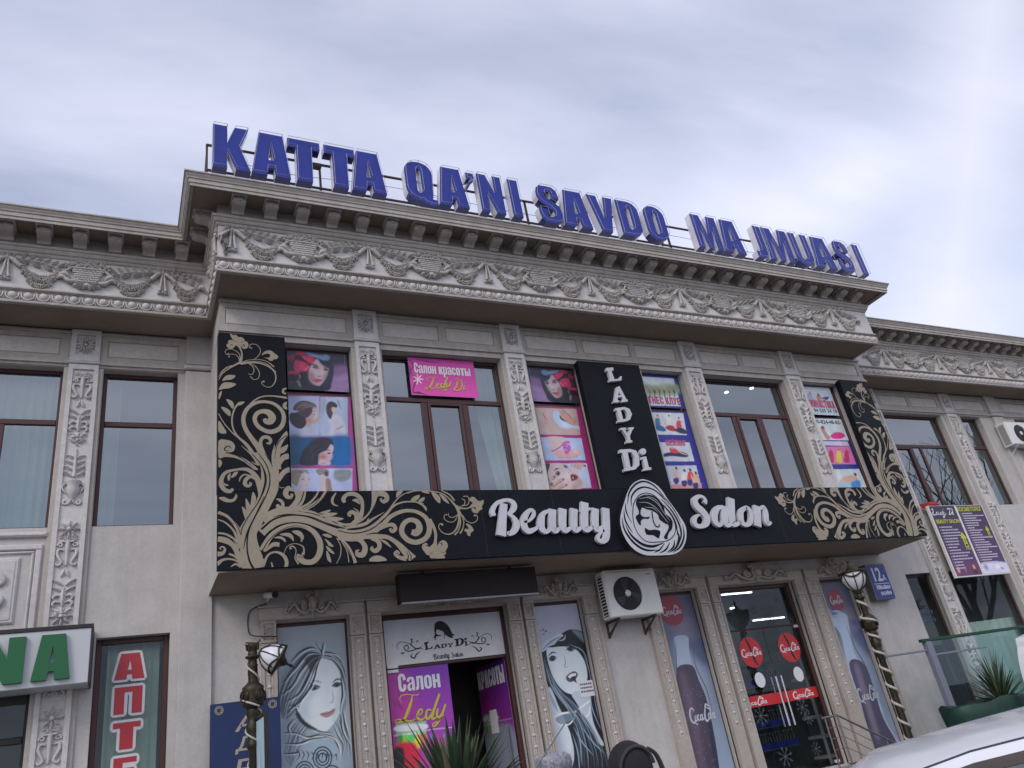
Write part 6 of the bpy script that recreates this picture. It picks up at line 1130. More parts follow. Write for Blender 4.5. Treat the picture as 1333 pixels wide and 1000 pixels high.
for L in ([(200, 560), (230, 640), (280, 720), (320, 800)], [(180, 520), (210, 620), (260, 700)], [(310, 810), (350, 880), (400, 940)], [(320, 790), (340, 880), (350, 990)], [(305, 840), (330, 930), (340, 1040)], [(396, 560), (402, 640), (420, 740), (450, 850)], [(385, 620), (395, 720), (440, 830)], [(340, 800), (400, 880), (450, 930)], [(360, 480), (385, 560), (390, 620)], [(300, 430), (350, 455), (380, 520)], [(330, 700), (350, 760), (400, 840)]): s.line(L, 5, (120, 160, 184), .9)
for x, y, r in ((158, 362, 4), (170, 358, 5), (182, 364, 6), (172, 378, 4), (165, 350, 3), (200, 372, 3)): s.blob(x, y, r, r, (50, 60, 110))
g_ = s.C.mean(2, keepdims=True); s.C = (g_ + (s.C - g_) * .6) ** 1.05; p2_ = s.build('portrait_poster', None, 'blue toned drawing of woman in cap with sunglasses, window right of salon door', 'poster')
z0_ = cpt((660, 720, 3.573), (329, 596), YQ); z1_ = cpt((660, 720, 3.573), (412, 662), YQ)
q = MB(); q.box(z0_[0], z1_[0] - .01, YQ - .006, YQ - .002, z1_[1], z0_[1] - .01); nt_ = q.build('paper_note', M['paper']); tag(nt_, 'small white paper note taped over the woman in the cap', 'note')
q = MB()
for k in range(3):
    x = z0_[0] + .02
    while x < z1_[0] - .05: w = random.uniform(.015, .04); q.box(x, x + w, YQ - .008, YQ - .0062, z0_[1] - .07 - .055 * k, z0_[1] - .045 - .055 * k); x += w + .008
tag(q.build('printed_line', mat('violet_print', (.12, .10, .22), .6), nt_), kind='stuff')

# --- drink posters
def bottle_poster(X0, X1, cr_, dx, mk=True):
    s = Sheet(X0, X1, .68, 3.775, YQ, .0085, base=(110, 124, 150)); s.crop(850, 720, 3.57); s.c = cr_
    T = lambda L: [(x + dx, y) for x, y in L]
    s.grad((66, 68, 96), (120, 142, 166)); s.blob(130 + dx, 340, 90, 60, (120, 100, 120), 0, 1, .8); s.blob(180 + dx, 560, 120, 200, (140, 162, 184), 0, 1, .7); s.poly(T([(150, 410), (260, 400), (260, 520), (210, 500), (170, 450)]), (56, 70, 110), soft=14, al=.8); s.blob(40 + dx, 410, 40, 26, (176, 44, 70), 0, .6)
    if mk: s.poly(T([(100, 392), (160, 388), (168, 450), (184, 530), (215, 590), (245, 660), (270, 760), (290, 860), (310, 1000), (330, 1150), (170, 1150), (160, 1000), (135, 850), (118, 740), (114, 620), (112, 530), (108, 450)]), (136, 156, 178)); s.poly(T([(114, 532), (182, 522), (213, 590), (243, 660), (268, 760), (288, 860), (308, 1000), (328, 1150), (172, 1150), (160, 1000), (135, 850), (118, 740), (115, 620)]), (62, 50, 70)); s.poly(T([(120, 560), (150, 560), (190, 700), (230, 900), (260, 1100), (200, 1100), (170, 900), (135, 700)]), (92, 74, 96), soft=12, al=.7); s.poly(T([(230, 640), (262, 740), (300, 950), (316, 1100), (290, 1000), (250, 780)]), (34, 40, 64), soft=5)
    for k in range(60): x, y = RNG.uniform(140, 250), RNG.uniform(600, 1000); s.blob(x + dx + (y - 700) * .2, y, 3, 3, (150, 160, 176), 0, 1, .5)
    if mk: s.line(T([(184, 440), (200, 530), (250, 640), (280, 760)]), 5, (46, 62, 96)); s.line(T([(106, 400), (110, 520), (112, 640), (124, 780)]), 5, (60, 80, 112))
    return s
C1_ = (850, 720, 3.57)
b1s = bottle_poster(8.44, 9.27, C1_, 0); g_ = b1s.C.mean(2, keepdims=True); b1s.C = (g_ + (b1s.C - g_) * .7) * 1.05; b1 = b1s.build('bottle_poster', None, 'large soft drink bottle poster in window right of the air conditioner', 'poster')
b2s = bottle_poster(12.39, 13.24, (1040, 700, 3.33), 80, False); T = lambda L: L
b2s.c = (1040, 700, 3.33); b2s.poly([(120, 310), (200, 330), (215, 370), (225, 430), (240, 500), (280, 560), (300, 600), (345, 700), (380, 800), (440, 900), (500, 1050), (330, 1050), (300, 900), (270, 760), (225, 620), (205, 540), (190, 450), (170, 400), (140, 370)], (140, 164, 190), soft=3); b2s.poly([(218, 545), (275, 540), (320, 640), (365, 780), (430, 900), (480, 1050), (340, 1050), (310, 900), (270, 720)], (70, 62, 92)); b2s.poly([(240, 560), (262, 560), (310, 720), (350, 860), (330, 860), (280, 700)], (120, 104, 128), soft=8, al=.7); b2s.line([(205, 380), (240, 470), (290, 560), (320, 640)], 6, (40, 62, 100)); b2s.blob(240, 370, 40, 24, (56, 76, 130), 20, .7); b2s.blob(150, 320, 40, 40, (50, 66, 120), 0, .8); b2s.line([(142, 322), (176, 316)], 8, (150, 160, 190)); b2s.line([(150, 340), (180, 336)], 6, (150, 160, 190)); b2s.blob(270, 405, 30, 20, (44, 66, 116), 0, .8)
g_ = b2s.C.mean(2, keepdims=True); b2s.C = (g_ + (b2s.C - g_) * .7); b2 = b2s.build('bottle_poster', None, 'large soft drink bottle poster in window behind the right lamp post', 'poster')
M['red'] = mat('red_vinyl', (.55, .022, .03), .4); M['dullred'] = mat('faded_red_print', (.30, .05, .08), .5); M['pale_print'] = mat('pale_print', (.50, .52, .58), .5); M['white_vinyl'] = mat('white_vinyl', (.74, .74, .76), .5)
COLA = [([(30, 12), (24, 5), (13, 8), (6, 20), (8, 32), (18, 37), (30, 31)], [3, 4, 5, 6, 6, 5, 3]), ([(33, 22), (28, 25), (29, 33), (35, 33), (37, 26), (33, 22), (39, 24)], 3.6), ([(50, 23), (44, 22), (41, 29), (45, 34), (52, 31)], 3.6), ([(63, 23), (57, 23), (54, 30), (59, 34), (64, 28)], 3.6), ([(65, 21), (63, 32), (69, 33)], 4), ([(68, 30), (72, 30)], 2.5),
        ([(108, 7), (94, 1), (86, 10), (78, 22), (76, 34), (84, 38), (94, 32)], [4, 5, 4, 5, 6, 5, 3]), ([(90, 6), (104, 12), (114, 8)], [2, 4, 2]), ([(99, 21), (94, 25), (95, 33), (101, 33), (103, 26), (99, 21)], 3.6), ([(112, 9), (107, 20), (106, 32), (110, 33)], 3.6), ([(123, 23), (117, 23), (114, 30), (119, 34), (124, 28)], 3.6), ([(125, 21), (123, 32), (128, 33)], 4), ([(16, 40), (24, 38), (30, 42), (36, 40)], [1, 3, 3, 1])]
def cola(parent, x0, x1, z0, z1, y, mname='white_vinyl', bold=1.0):
    q = MB(); kx, kz = (x1 - x0) / 124, (z1 - z0) / 43
    for i, (pts, ws) in enumerate(COLA): q.ribbon([(x0 + (p[0] - 5) * kx, z1 - p[1] * kz) for p in pts], [w * (kx + kz) / 2 * bold for w in (ws if isinstance(ws, list) else [ws] * len(pts))], y - .0002 * i, .001, 4)
    return q.build('lettering', M[mname], parent)
def disc(mb, cx, cz, rx, rz, y, th=.004, n=28): mb.prism([(cx + rx * math.cos(a), cz + rz * math.sin(a)) for a in np.linspace(0, 2 * math.pi, n + 1)[:-1]], y, y + th)
for b, (cx, cz), r in ((b1, at(874, 795, YQ), .25), (b2, at(1088, 781, YQ), .20)):
    q = MB(); disc(q, cx, cz, r, r * 1.05, YQ - .005, .003); q.build('red_disc', M['dullred'], b); cola(b, cx - r * .78, cx + r * .85, cz - .10, cz + .09, YQ - .006, 'pale_print')
p_ = at(902, 931, YQ); cola(b1, 8.62, 9.15, p_[1] - .16, p_[1] + .14, YQ - .006, 'pale_print', 1.1); p_ = at(1130, 902, YQ); cola(b2, p_[0] - .28, p_[0] + .25, p_[1] - .17, p_[1] + .13, YQ - .006, 'pale_print', 1.1)

# ------------------------------------------------------------------ salon entrance
M['violet'] = mat('violet_print', (.16, .03, .20), .5, noise=[(3, .2, 4)])
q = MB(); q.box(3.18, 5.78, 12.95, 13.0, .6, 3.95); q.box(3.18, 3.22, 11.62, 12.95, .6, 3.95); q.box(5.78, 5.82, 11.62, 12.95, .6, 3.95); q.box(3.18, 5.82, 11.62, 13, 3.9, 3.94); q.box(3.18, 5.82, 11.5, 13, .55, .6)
q.build('lobby_wall', mat('dark_lobby', (.03, .027, .025), .8), B)  # near-black box added so the doorway looks unlit, darkness put into its colour
q = MB(); y = 11.49
for a in ((3.455, 3.52, .62, 3.825), (5.44, 5.505, .62, 3.825), (3.52, 5.44, 3.755, 3.825)): q.cbox(a[0], a[1], y - .05, y + .05, a[2], a[3], .008)
q.cbox(3.52, 5.44, y - .02, y + .02, 3.055, 3.10, .006); door = q.build('door_frame', M['brown'], B)
s = Sheet(3.525, 5.435, 3.10, 3.75, 11.452, .012, base=(176, 180, 186)); s.crop(500, 780, 8.33); s.grad((160, 165, 178), (184, 182, 180))
for k in range(5): s.blob(420 + 120 * k, 400 + 20 * (k % 2) - 14 * k, 60, 50, (158, 162, 172), 0, .9, .5)
ts = s.build('transom_sign', None, 'white sign with black LADY Di lettering and profile above the salon door', 'sign')
q = MB(); c = (500, 780, 8.33); YT_ = 11.448; E_ = lambda L: [cpt(c, p, YT_) for p in L]
q.prism([tuple(p) for p in cr(E_([(545, 340), (548, 275), (575, 245), (620, 238), (665, 260), (700, 295), (720, 330), (738, 370), (772, 395), (740, 395), (748, 425), (700, 410), (660, 380), (640, 350), (600, 335), (572, 330), (565, 370), (590, 390), (622, 392), (605, 404), (575, 402), (560, 420), (556, 445), (540, 410), (552, 385)]), 2, True)], YT_, YT_ + .003)
for a, b_ in ((.0, 1), ): q.ribbon(E_([(655, 365), (655, 400), (652, 430)]), [.012, .008, .005], YT_, .003)
def tx(body, x0, x1, y0, y1, ya, yb, bold=0.0, sh=0.0):   # text set between two photo corners, following the sheet
    p0, p1 = cpt(c, (x0, ya), YT_), cpt(c, (x1, yb), YT_); h = cpt(c, (x0, ya), YT_)[1] - cpt(c, (x0, ya + (y1 - y0)), YT_)[1]; q.text(body, p0[0], p1[0], p0[1] - h, p0[1], YT_, .003, bold, sh)
def refit(loops, x0, x1, z0, z1):
    A_ = np.array([p for L in loops for p in L]); lo, hi = A_.min(0), A_.max(0); return [[(x0 + (p[0] - lo[0]) / (hi[0] - lo[0]) * (x1 - x0), z0 + (p[1] - lo[1]) / (hi[1] - lo[1]) * (z1 - z0)) for p in L] for L in loops]
for nm, px0, px1, py0, py1 in (('L', 440, 522, 456, 556), ('A', 537, 612, 486, 542), ('D', 618, 682, 478, 534), ('Y', 690, 756, 470, 526), ('B', 770, 864, 420, 516), ('i', 872, 902, 418, 508)):
    a_, b__ = cpt(c, (px0, py1), YT_), cpt(c, (px1, py0), YT_); q.loops(refit(SERIF[nm], a_[0], b__[0], min(a_[1], b__[1]), max(a_[1], b__[1])), YT_, .003)
z_ = cpt(c, (690, 585), YT_)[1]; xa, xb = cpt(c, (527, 600), YT_)[0], cpt(c, (858, 570), YT_)[0]
for cc, nm, strokes in SCRIPT:
    for i, (pts, ws) in enumerate(strokes):
        ox = 0 if cc is CB else .60; sc_ = .53 / 1230 if cc is CB else .40 / 1180
        q.ribbon([(xa + (xb - xa) * (ox + (p[0] - (20 if cc is CB else 100)) * sc_), z_ + .03 - p[1] * (.00022 if cc is CB else .000165)) for p in pts], [w * (.00022 if cc is CB else .00016) * .75 for w in ws], YT_ - .0002 * i, .003, 4)
for sx, ox, oy in ((1, 0, 0), (-1, 0, 0)):
    for pts, w in (([(430, 545), (380, 530), (300, 560), (240, 560), (215, 520), (250, 500), (265, 535), (240, 550)], 9), ([(420, 500), (370, 540), (320, 520), (290, 480), (330, 460)], 10), ([(400, 560), (350, 600), (330, 640), (290, 620), (310, 590)], 12), ([(330, 530), (260, 480), (180, 465), (140, 500), (150, 545)], 5), ([(230, 570), (200, 590), (180, 580)], 14), ([(300, 470), (300, 430), (290, 450)], 14), ([(90, 490), (100, 520)], 14), ([(380, 470), (360, 450), (350, 480)], 8), ([(470, 430), (480, 450)], 10)):
        P = E_(pts); m_ = (4.473)
        P = [((2 * m_ - x) if sx < 0 else x, z + (0.0 if sx > 0 else 0.0)) for x, z in P]; q.ribbon(P, [.002] + [w * .00155] * (len(P) - 2) + [.003], YT_, .003, 4)
q.build('lettering', M['ink'], ts)
def leaf_sheet():
    s = Sheet(3.53, 4.465, .68, 3.05, 11.462, .01, base=(150, 40, 140)); s.crop(470, 720, 3.57); s.grad((104, 44, 148), (186, 54, 150))
    s.poly([(100, 560), (180, 540), (260, 700), (180, 900), (100, 900)], (160, 44, 126), soft=40, al=.8)
    for k in range(16):
        x, y = 130 + RNG.uniform(0, 150), 560 + RNG.uniform(0, 240); s.line([(x, y), (x + RNG.uniform(-20, 25), y + RNG.uniform(10, 30)), (x + RNG.uniform(-30, 40), y + RNG.uniform(20, 60))], 5, (70, 14, 90), .6)
    s.crop(500, 860, 7.144); s.poly([(110, 590), (390, 560), (392, 680), (115, 710)], (120, 170, 120), sm=False); s.poly([(120, 610), (380, 590), (380, 640), (125, 660)], (206, 196, 220), soft=4); s.line([(180, 690), (320, 680)], 18, (210, 206, 226), .9, False)
    for x, cc in ((150, (60, 130, 60)), (200, (120, 190, 60)), (250, (60, 190, 90)), (310, (206, 190, 60)), (370, (206, 120, 50)), (440, (60, 130, 190)), (560, (100, 140, 220))): s.poly([(x - 20, 700), (x + 26, 690), (x + 30, 800), (x - 20, 810)], cc, soft=7)
    s.line([(95, 700), (395, 650), (640, 620)], 5, (214, 210, 222), 1, False); s.poly([(100, 800), (300, 780), (340, 1100), (120, 1100)], (186, 30, 56), soft=10); s.poly([(90, 830), (180, 820), (190, 1000), (110, 1000)], (30, 22, 34), soft=8); s.poly([(380, 760), (600, 720), (640, 1100), (400, 1100)], (150, 60, 130), soft=20)
    return s
M['door_glass'] = M['shopglass']
dl = thing('door_leaf', 'closed glass salon door leaf with violet print Салон Ledy behind the palm', 'door', (3.99, 11.48, .62))
q = MB(); q.box(3.525, 4.47, 11.467, 11.477, .64, 3.052); q.build('glass_panel', M['black_plastic'], dl)
leaf_sheet().build('print', dl)
q = MB(); yy = 11.456; c5 = (500, 860, 7.144)
a, b_ = cpt(c5, (135, 150), yy), cpt(c5, (515, 245), yy); heavy(q, 'Салон', 3.675, 4.315, 2.735, 2.985, yy); q.build('lettering', M['white_vinyl'], dl)
script(dl, c5, yy, LEDY, 'yellow', 1.0, 'lettering')
for z in (3.062, 3.0): q = MB(); q.cbox(3.525, 3.69, 11.43, 11.45, z + .003, z + .047, .004); q.build('hinge_plate', M['white'], dl)
# open leaf, swung inwards: same print on its room side, darkened as painted shade
rl = thing('door_leaf', 'open salon door leaf swung into the dark doorway with note stuck on print', 'door', (5.42, 11.5, .62))
rot = Matrix.Translation((5.42, 11.5, 0)) @ Matrix.Rotation(R(-84), 4, 'Z') @ Matrix.Translation((-4.465, -11.462, 0))
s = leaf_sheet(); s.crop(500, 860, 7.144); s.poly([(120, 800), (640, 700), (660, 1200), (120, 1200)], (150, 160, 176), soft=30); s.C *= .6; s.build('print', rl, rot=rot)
q = MB(); q.box(3.53, 4.46, 11.467, 11.477, .64, 3.05); q.xf(rot); q.build('glass_panel', M['black_plastic'], rl)
q = MB(); heavy(q, 'КРАСОТЫ', 3.56, 4.40, 2.70, 2.97, 11.456); q.xf(rot); q.build('lettering', M['white_vinyl'], rl)
q = MB(); q.box(3.80, 4.02, 11.452, 11.456, 2.02, 2.36); q.xf(rot); q.build('note', M['paper'], rl)
q = MB(); q.tube([(4.36, 11.40, 1.0), (4.36, 11.40, 2.1)], .014, 6); q.xf(rot); q.build('handle', M['steel'], rl)

# ------------------------------------------------------------------ shop entrance with stickers, shelves behind
q = MB(); y = 11.49
for a in ((9.795, 9.86, .62, 3.825), (11.63, 11.695, .62, 3.825), (9.86, 11.63, 3.76, 3.825)): q.cbox(a[0], a[1], y - .05, y + .05, a[2], a[3], .008)
q.cbox(9.86, 11.63, y - .02, y + .02, 3.045, 3.075, .005); sf = q.build('door_frame', M['brown'], B)
q = MB(); q.quad((9.86, y, 3.075), (11.63, y, 3.075), (11.63, y, 3.76), (9.86, y, 3.76)); q.build('pane', M['shopglass'], sf)
q = MB(); q.box(9.4, 12.1, 13.2, 13.25, .5, 3.95); q.box(9.4, 9.44, 11.62, 13.2, .5, 3.95); q.box(12.8, 12.84, 11.62, 13.2, .5, 3.95); q.box(9.4, 12.84, 11.62, 13.2, 3.93, 3.97); q.build('shop_wall', mat('shop_wall', (.20, .22, .24), .8), B)
SD = []
for x0, x1, lab in ((9.865, 10.745, 'left glass shop door with red round sticker and red strip'), (10.755, 11.625, 'right glass shop door with red round sticker nearer the lamp post')):
    d = thing('glass_door', lab, 'door', ((x0 + x1) / 2, y, .62)); SD.append(d); cx = (x0 + x1) / 2
    p = MB(); p.quad((x0, y, .65), (x1, y, .65), (x1, y, 3.04), (x0, y, 3.04)); p.build('pane', M['shopglass'], d)
    hx = x1 - .06 if x0 < 10 else x0 + .06
    for yy in (y - .06, y + .06): p = MB(); p.tube([(hx, yy, 1.37), (hx, yy, 2.2)], .014, 6); p.build('handle', M['alu'], d)
    e = (x0 + .04) if x0 < 10 else x1 - .04
    for z in (3.02, .68): p = MB(); p.cbox(e - .05, e + .05, y - .025, y + .025, z - .025, z + .025, .004); p.build('hinge_plate', M['alu'], d)
ys = y - .006
for d, cx, x0, x1 in ((SD[0], 10.33, 9.88, 10.735), (SD[1], 11.27, 10.765, 11.62)):
    p = MB(); disc(p, cx, 2.66, .26, .265, ys, .004); o = p.build('red_sticker', M['red'], d); cola(o, cx - .22, cx + .24, 2.57, 2.74, ys - .001)
    p = MB(); p.ribbon([(cx - .05, 2.90), (cx - .005, 2.78), (cx + .01, 2.66), (cx + .03, 2.54), (cx + .07, 2.43)], [.03, .045, .03, .045, .03], ys - .0016, .001); p.build('bottle_mark', M['ink'], o)
    p = MB(); disc(p, cx + .03, 2.18, .115, .13, ys, .004); p.build('round_sticker', M['white_vinyl'], d)
    p = MB(); p.box(x0, x1, ys, ys + .004, 1.755, 1.935); o = p.build('red_strip', M['red'], d); w = .50
    cola(o, (x0 + .0 if d == SD[0] else x1 - .60), (x0 + .50 if d == SD[0] else x1 - .10), 1.765, 1.915, ys - .001)
M['frost'] = mat('frosted_sticker', (.11, .13, .145), .7)
def snowflake(parent, cx, cz, r):
    p = MB()
    for k in range(4): a = math.pi * k / 4 + cx; p.ribbon([(cx - r * math.cos(a), cz - r * math.sin(a)), (cx + r * math.cos(a), cz + r * math.sin(a))], [r * .035, r * .06], ys - .0005 - .0002 * k, .001, 2)
    for k in range(8):
        a = math.pi * k / 4 + cx; bx, bz = cx + .6 * r * math.cos(a), cz + .6 * r * math.sin(a)
        for d_ in (.6, -.6): p.ribbon([(bx, bz), (bx + .3 * r * math.cos(a + d_), bz + .3 * r * math.sin(a + d_))], [r * .05, r * .02], ys - .0016 - .0001 * k, .001, 2)
    p.build('snowflake', M['frost'], parent)
for px, py, r, d in ((980, 793, .10, 0), (1011, 780, .09, 1), (983, 812, .10, 0), (1002, 806, .13, 0), (1029, 806, .09, 1), (1013, 853, .11, 1), (1001, 871, .10, 0), (990, 932, .17, 0), (1044, 921, .15, 1), (1052, 935, .12, 1), (1022, 985, .17, 0), (1062, 975, .12, 1), (960, 892, .10, 0)):
    cx, cz = at(px, py, y); snowflake(SD[d] if cz < 3 else sf, cx, cz, r)
M['crate_blue'] = mat('blue_crate_plastic', (.02, .045, .32), .4); M['bottle'] = mat('dark_drink_bottle', (.05, .04, .035), .12); M['cap'] = mat('bottle_cap', (.30, .30, .24), .4); M['lit'] = bpy.data.materials.new('lit_tube'); M['lit'].use_nodes = True
_e = M['lit'].node_tree.nodes['Principled BSDF']; _e.inputs['Base Color'].default_value = (.9, .9, .95, 1); _e.inputs['Emission Color'].default_value = (.92, .95, 1, 1); _e.inputs['Emission Strength'].default_value = 5.0
rk = thing('drinks_rack', 'tall steel drinks rack with crates of bottles behind the left shop door', 'rack', (11.25, 12.62, .6))
for z in (.62, 1.0, 1.38, 1.76, 2.10, 2.5): q = MB(); q.box(10.72, 11.78, 12.42, 12.85, z, z + .02); q.build('shelf', M['steel'], rk)
for x in (10.71, 11.77): q = MB(); q.box(x - .02, x + .02, 12.82, 12.86, .6, 2.9); q.build('upright', M['steel'], rk)
cr_ = None; rows_ = ('lowest', 'second lowest', 'second highest', 'top'); cols_ = ('left', 'middle', 'right')
for z in (1.02, 1.40, 1.78, 2.12):
    for k in range(3):
        x = 10.90 + .35 * k
        if cr_ is None:
            cr_ = thing('drink_crate', 'blue plastic crate of dark drink bottles on the rack behind shop door', 'crate', (x, 12.6, z), 'blue drink crates on the rack')
            q = MB(); q.box(x - .165, x + .165, 12.45, 12.465, z, z + .11); q.box(x - .165, x + .165, 12.735, 12.75, z, z + .11); q.box(x - .165, x - .15, 12.466, 12.734, z, z + .11); q.box(x + .15, x + .165, 12.466, 12.734, z, z + .11); q.box(x - .149, x + .149, 12.466, 12.734, z, z + .012); q.build('crate_body', M['crate_blue'], cr_)
            q = MB()
            for i in range(4):
                for j in range(3): q.lathe([(.03, z + .013), (.032, z + .15), (.026, z + .19), (.012, z + .24), (.012, z + .262)], x - .11 + .073 * i, 12.51 + .08 * j, 8, 0); q.lathe([(.015, z + .2625), (.015, z + .28)], x - .11 + .073 * i, 12.51 + .08 * j, 8, 1)
            tag(q.build('bottles', [M['bottle'], M['cap']], cr_), kind='stuff')
        else: o = copy_thing(cr_); o.location = (x, 12.6, z)
        (cr_ if k + z < 1.03 else o)['label'] = 'blue drink crate at %s of the %s row on rack behind shop door' % (cols_[k], rows_[(1.02, 1.40, 1.78, 2.12).index(z)])
wr = thing('display_rack', 'pale metal display rack with stepped shelves behind the right shop door', 'rack', (12.35, 12.3, .6))
for z in (.7, 1.05, 1.4, 1.75, 2.1): q = MB(); q.box(12.05, 12.7, 12.1, 12.5, z, z + .05); q.build('shelf', M['alu'], wr)
for x in (12.06, 12.69): q = MB(); q.box(x - .02, x + .02, 12.08, 12.12, .6, 2.6); q.build('upright', M['alu'], wr)
for (a, b_), yy, n_ in (((10.79, 11.63), 12.4, 'near'), ((11.41, 12.30), 12.4, 'far')):
    t = thing('tube_light', 'lit ceiling tube light seen through the glass over the shop door, %s one' % ('left' if n_ == 'near' else 'right'), 'lamp', ((a + b_) / 2, yy, 3.87 if n_ == 'near' else 3.316), 'shop ceiling lights')
    q = MB(); zz = 3.885 if n_ == 'near' else 3.33; q.box(a, b_, yy - .03, yy + .03, zz + .015, zz + .04); q.build('housing', M['white'], t); q = MB(); q.tube([(a + .02, yy, zz), (b_ - .02, yy, zz)], .011, 6); q.build('tube', M['lit'], t)
def spot(x, yy, z, lab, grp='ceiling spotlights'):
    t = thing('spotlight', lab, 'lamp', (x, yy, z), grp); q = MB(); q.lathe([(.055, z + .02), (.055, z + .05)], x, yy, 12); q.build('housing', M['white'], t); q = MB(); q.lathe([(.001, z), (.045, z), (.045, z + .02)], x, yy, 12, 0, True, False); q.build('bulb', M['lit'], t)
for x, yy, w_ in ((11.3, 10.85, 'leftmost'), (12.05, 11.1, 'rightmost'), (11.55, 11.35, 'middle')): spot(x, yy, 7.94, 'small lit ceiling spotlight, %s of three, in the fifth upper window' % w_)
spot(18.05, 12.0, 7.94, 'small lit ceiling lamp seen through the right wing window'); spot(10.99, 12.4, 3.60, 'small lit spotlight between the tube lights of the shop')

# ------------------------------------------------------------------ curtains
def curtain(label, y, z0, z1, left, right, n=40, amp=.03, grp=None, mname='curtain'):
    q = MB(); zs = np.linspace(z1, z0, 10); V = []
    for j, z in enumerate(zs):
        t = j / 9; a, b_ = left(t), right(t)
        for i in range(n): u = i / (n - 1); V.append((a + (b_ - a) * u, y + amp * math.sin(u * n * .9 + .6 * math.sin(u * 9)) + .01 * math.sin(7 * t + u * 5), z))
    q.add(V, [(j * n + i, j * n + i + 1, (j + 1) * n + i + 1, (j + 1) * n + i) for j in range(9) for i in range(n - 1)], 0, True)
    return tag(q.build('curtain', M[mname]), label, 'curtain', grp)
curtain('pale green curtain drawn aside at right of the pink banner window', 10.50, 5.17, 7.62, lambda t: 5.12 + .0 * t + (.30 * max(0, t - .3) ** 1.3), lambda t: 5.62, 26)
curtain('pale green curtain across the left wing window', 11.75, 5.2, 7.75, lambda t: -1.72 - .02 * t, lambda t: -.86, 50)
curtain('narrow pale curtain at left side of small wing window above the pharmacy', 11.78, 5.2, 7.75, lambda t: -.40, lambda t: -.14, 16)
curtain('pale curtain behind the pharmacy window lettering', 11.78, .55, 3.85, lambda t: -.10, lambda t: .52, 40, .015)
curtain('pale blind behind the right wing ground floor window', 11.80, .6, 2.72, lambda t: 16.6, lambda t: 18.6, 50, .012)

# ------------------------------------------------------------------ air conditioners
def aircon(x0, x1, z0, z1, y0, depth, label, cf, rf):
    t = thing('air_conditioner', label, 'air conditioner', ((x0 + x1) / 2, y0 + depth / 2, z0 - .12), 'outdoor air conditioner units')
    q = MB(); q.cbox(x0, x1, y0, y0 + depth, z0, z1, .018); q.box(x0 + .01, x1 - .01, y0 + .012, y0 + depth + .01, z1 + .001, z1 + .02); q.build('casing', M['white'], t)
    q = MB(); n = 22
    q.box(x0 - .006, x0 - .001, y0 + .05, y0 + depth - .02, z0 + .04, z1 - .04); q.build('side_intake', M['black_plastic'], t)
    q = MB()
    for k in range(13): z = z0 + .06 + (z1 - z0 - .12) * k / 12; q.box(x0 - .014, x0 - .007, y0 + .05, y0 + depth - .02, z - .008, z + .008)
    for yy in (y0 + .045, y0 + depth - .02): q.box(x0 - .015, x0 - .0005, yy - .008, yy + .008, z0 + .03, z1 - .03)
    tag(q.build('intake_slat', M['white'], t), kind='stuff')
    cx, cz = cf; q = MB(); disc(q, cx, cz, rf, rf, y0 - .002, .003, 36); q.build('fan_well', M['black_plastic'], t)
    q = MB()
    for k in range(3):
        a = R(95 + 120 * k); q.add([(cx + .05 * math.cos(a), y0 - .004, cz + .05 * math.sin(a)), (cx + rf * .92 * math.cos(a - .35), y0 - .010, cz + rf * .92 * math.sin(a - .35)), (cx + rf * .95 * math.cos(a + .3), y0 - .004, cz + rf * .95 * math.sin(a + .3)), (cx + .06 * math.cos(a + .9), y0 - .004, cz + .06 * math.sin(a + .9))], [(0, 1, 2, 3)])
    q.build('fan', mat('fan_blade', (.05, .055, .055), .5) if 'fan_blade' not in bpy.data.materials else bpy.data.materials['fan_blade'], t)
    q = MB()
    for rr in np.linspace(.07, rf * .98, 8): q.tube([(cx + rr * math.cos(a), y0 - .022, cz + rr * math.sin(a)) for a in np.linspace(0, 2 * math.pi, 33)], .0022, 4, caps=False)
    for k in range(8): a = math.pi * k / 4 + .2; q.tube([(cx + .05 * math.cos(a), y0 - .022, cz + .05 * math.sin(a)), (cx + rf * math.cos(a), y0 - .02, cz + rf * math.sin(a))], .0028, 4)
    tag(q.build('fan_guard', M['black_plastic'], t), kind='stuff')
    q = MB(); q.lathe([(.001, 0), (.05, 0.0), (.056, .01), (.056, .024)], 0, 0, 16); q.xf(Matrix.Translation((cx, y0 - .026, cz)) @ Matrix.Rotation(R(-90), 4, 'X')); q.build('fan_hub', M['white'], t)
    q = MB(); q.box(x1 - .20, x1 - .10, y0 - .0015, y0 + .001, z1 - .085, z1 - .07); q.build('badge', M['red'], t)
    for x in (x0 + .16, x1 - .16):
        q = MB(); q.box(x - .018, x + .018, y0 + .03, 11.36, z0 - .035, z0 - .002); q.box(x - .018, x + .018, 11.33, 11.365, z0 - .26, z0 - .036)
        P = [Vector((x - .012, y0 + .06, z0 - .036)), Vector((x - .012, 11.33, z0 - .24))]
        q.add([(x - .012, y0 + .05, z0 - .036), (x - .012, y0 + .10, z0 - .036), (x - .012, 11.332, z0 - .20), (x - .012, 11.332, z0 - .25), (x + .012, y0 + .05, z0 - .036), (x + .012, y0 + .10, z0 - .036), (x + .012, 11.332, z0 - .20), (x + .012, 11.332, z0 - .25)], [(0, 3, 2, 1), (4, 5, 6, 7), (0, 1, 5, 4), (3, 7, 6, 2), (0, 4, 7, 3), (1, 2, 6, 5)])
        q.build('bracket', M['rust'] if x0 < 10 else M['alu'], t)
    q = MB(); q.tube([(x1 - .03, y0 + depth - .03, z0 + .15), (x1 + .05, y0 + depth, z0 + .1), (x1 + .06, y0 + depth + .1, z0 + .2), (x1 + .05, 11.3, z0 + .5)], .018, 6, sub=4); q.build('pipe', M['black_plastic'], t)
    return t
aircon(7.155, 8.20, 3.40, 4.14, 10.90, .24, 'white air conditioner hanging under the black sign board above blank wall', (7.555, 3.765), .275)
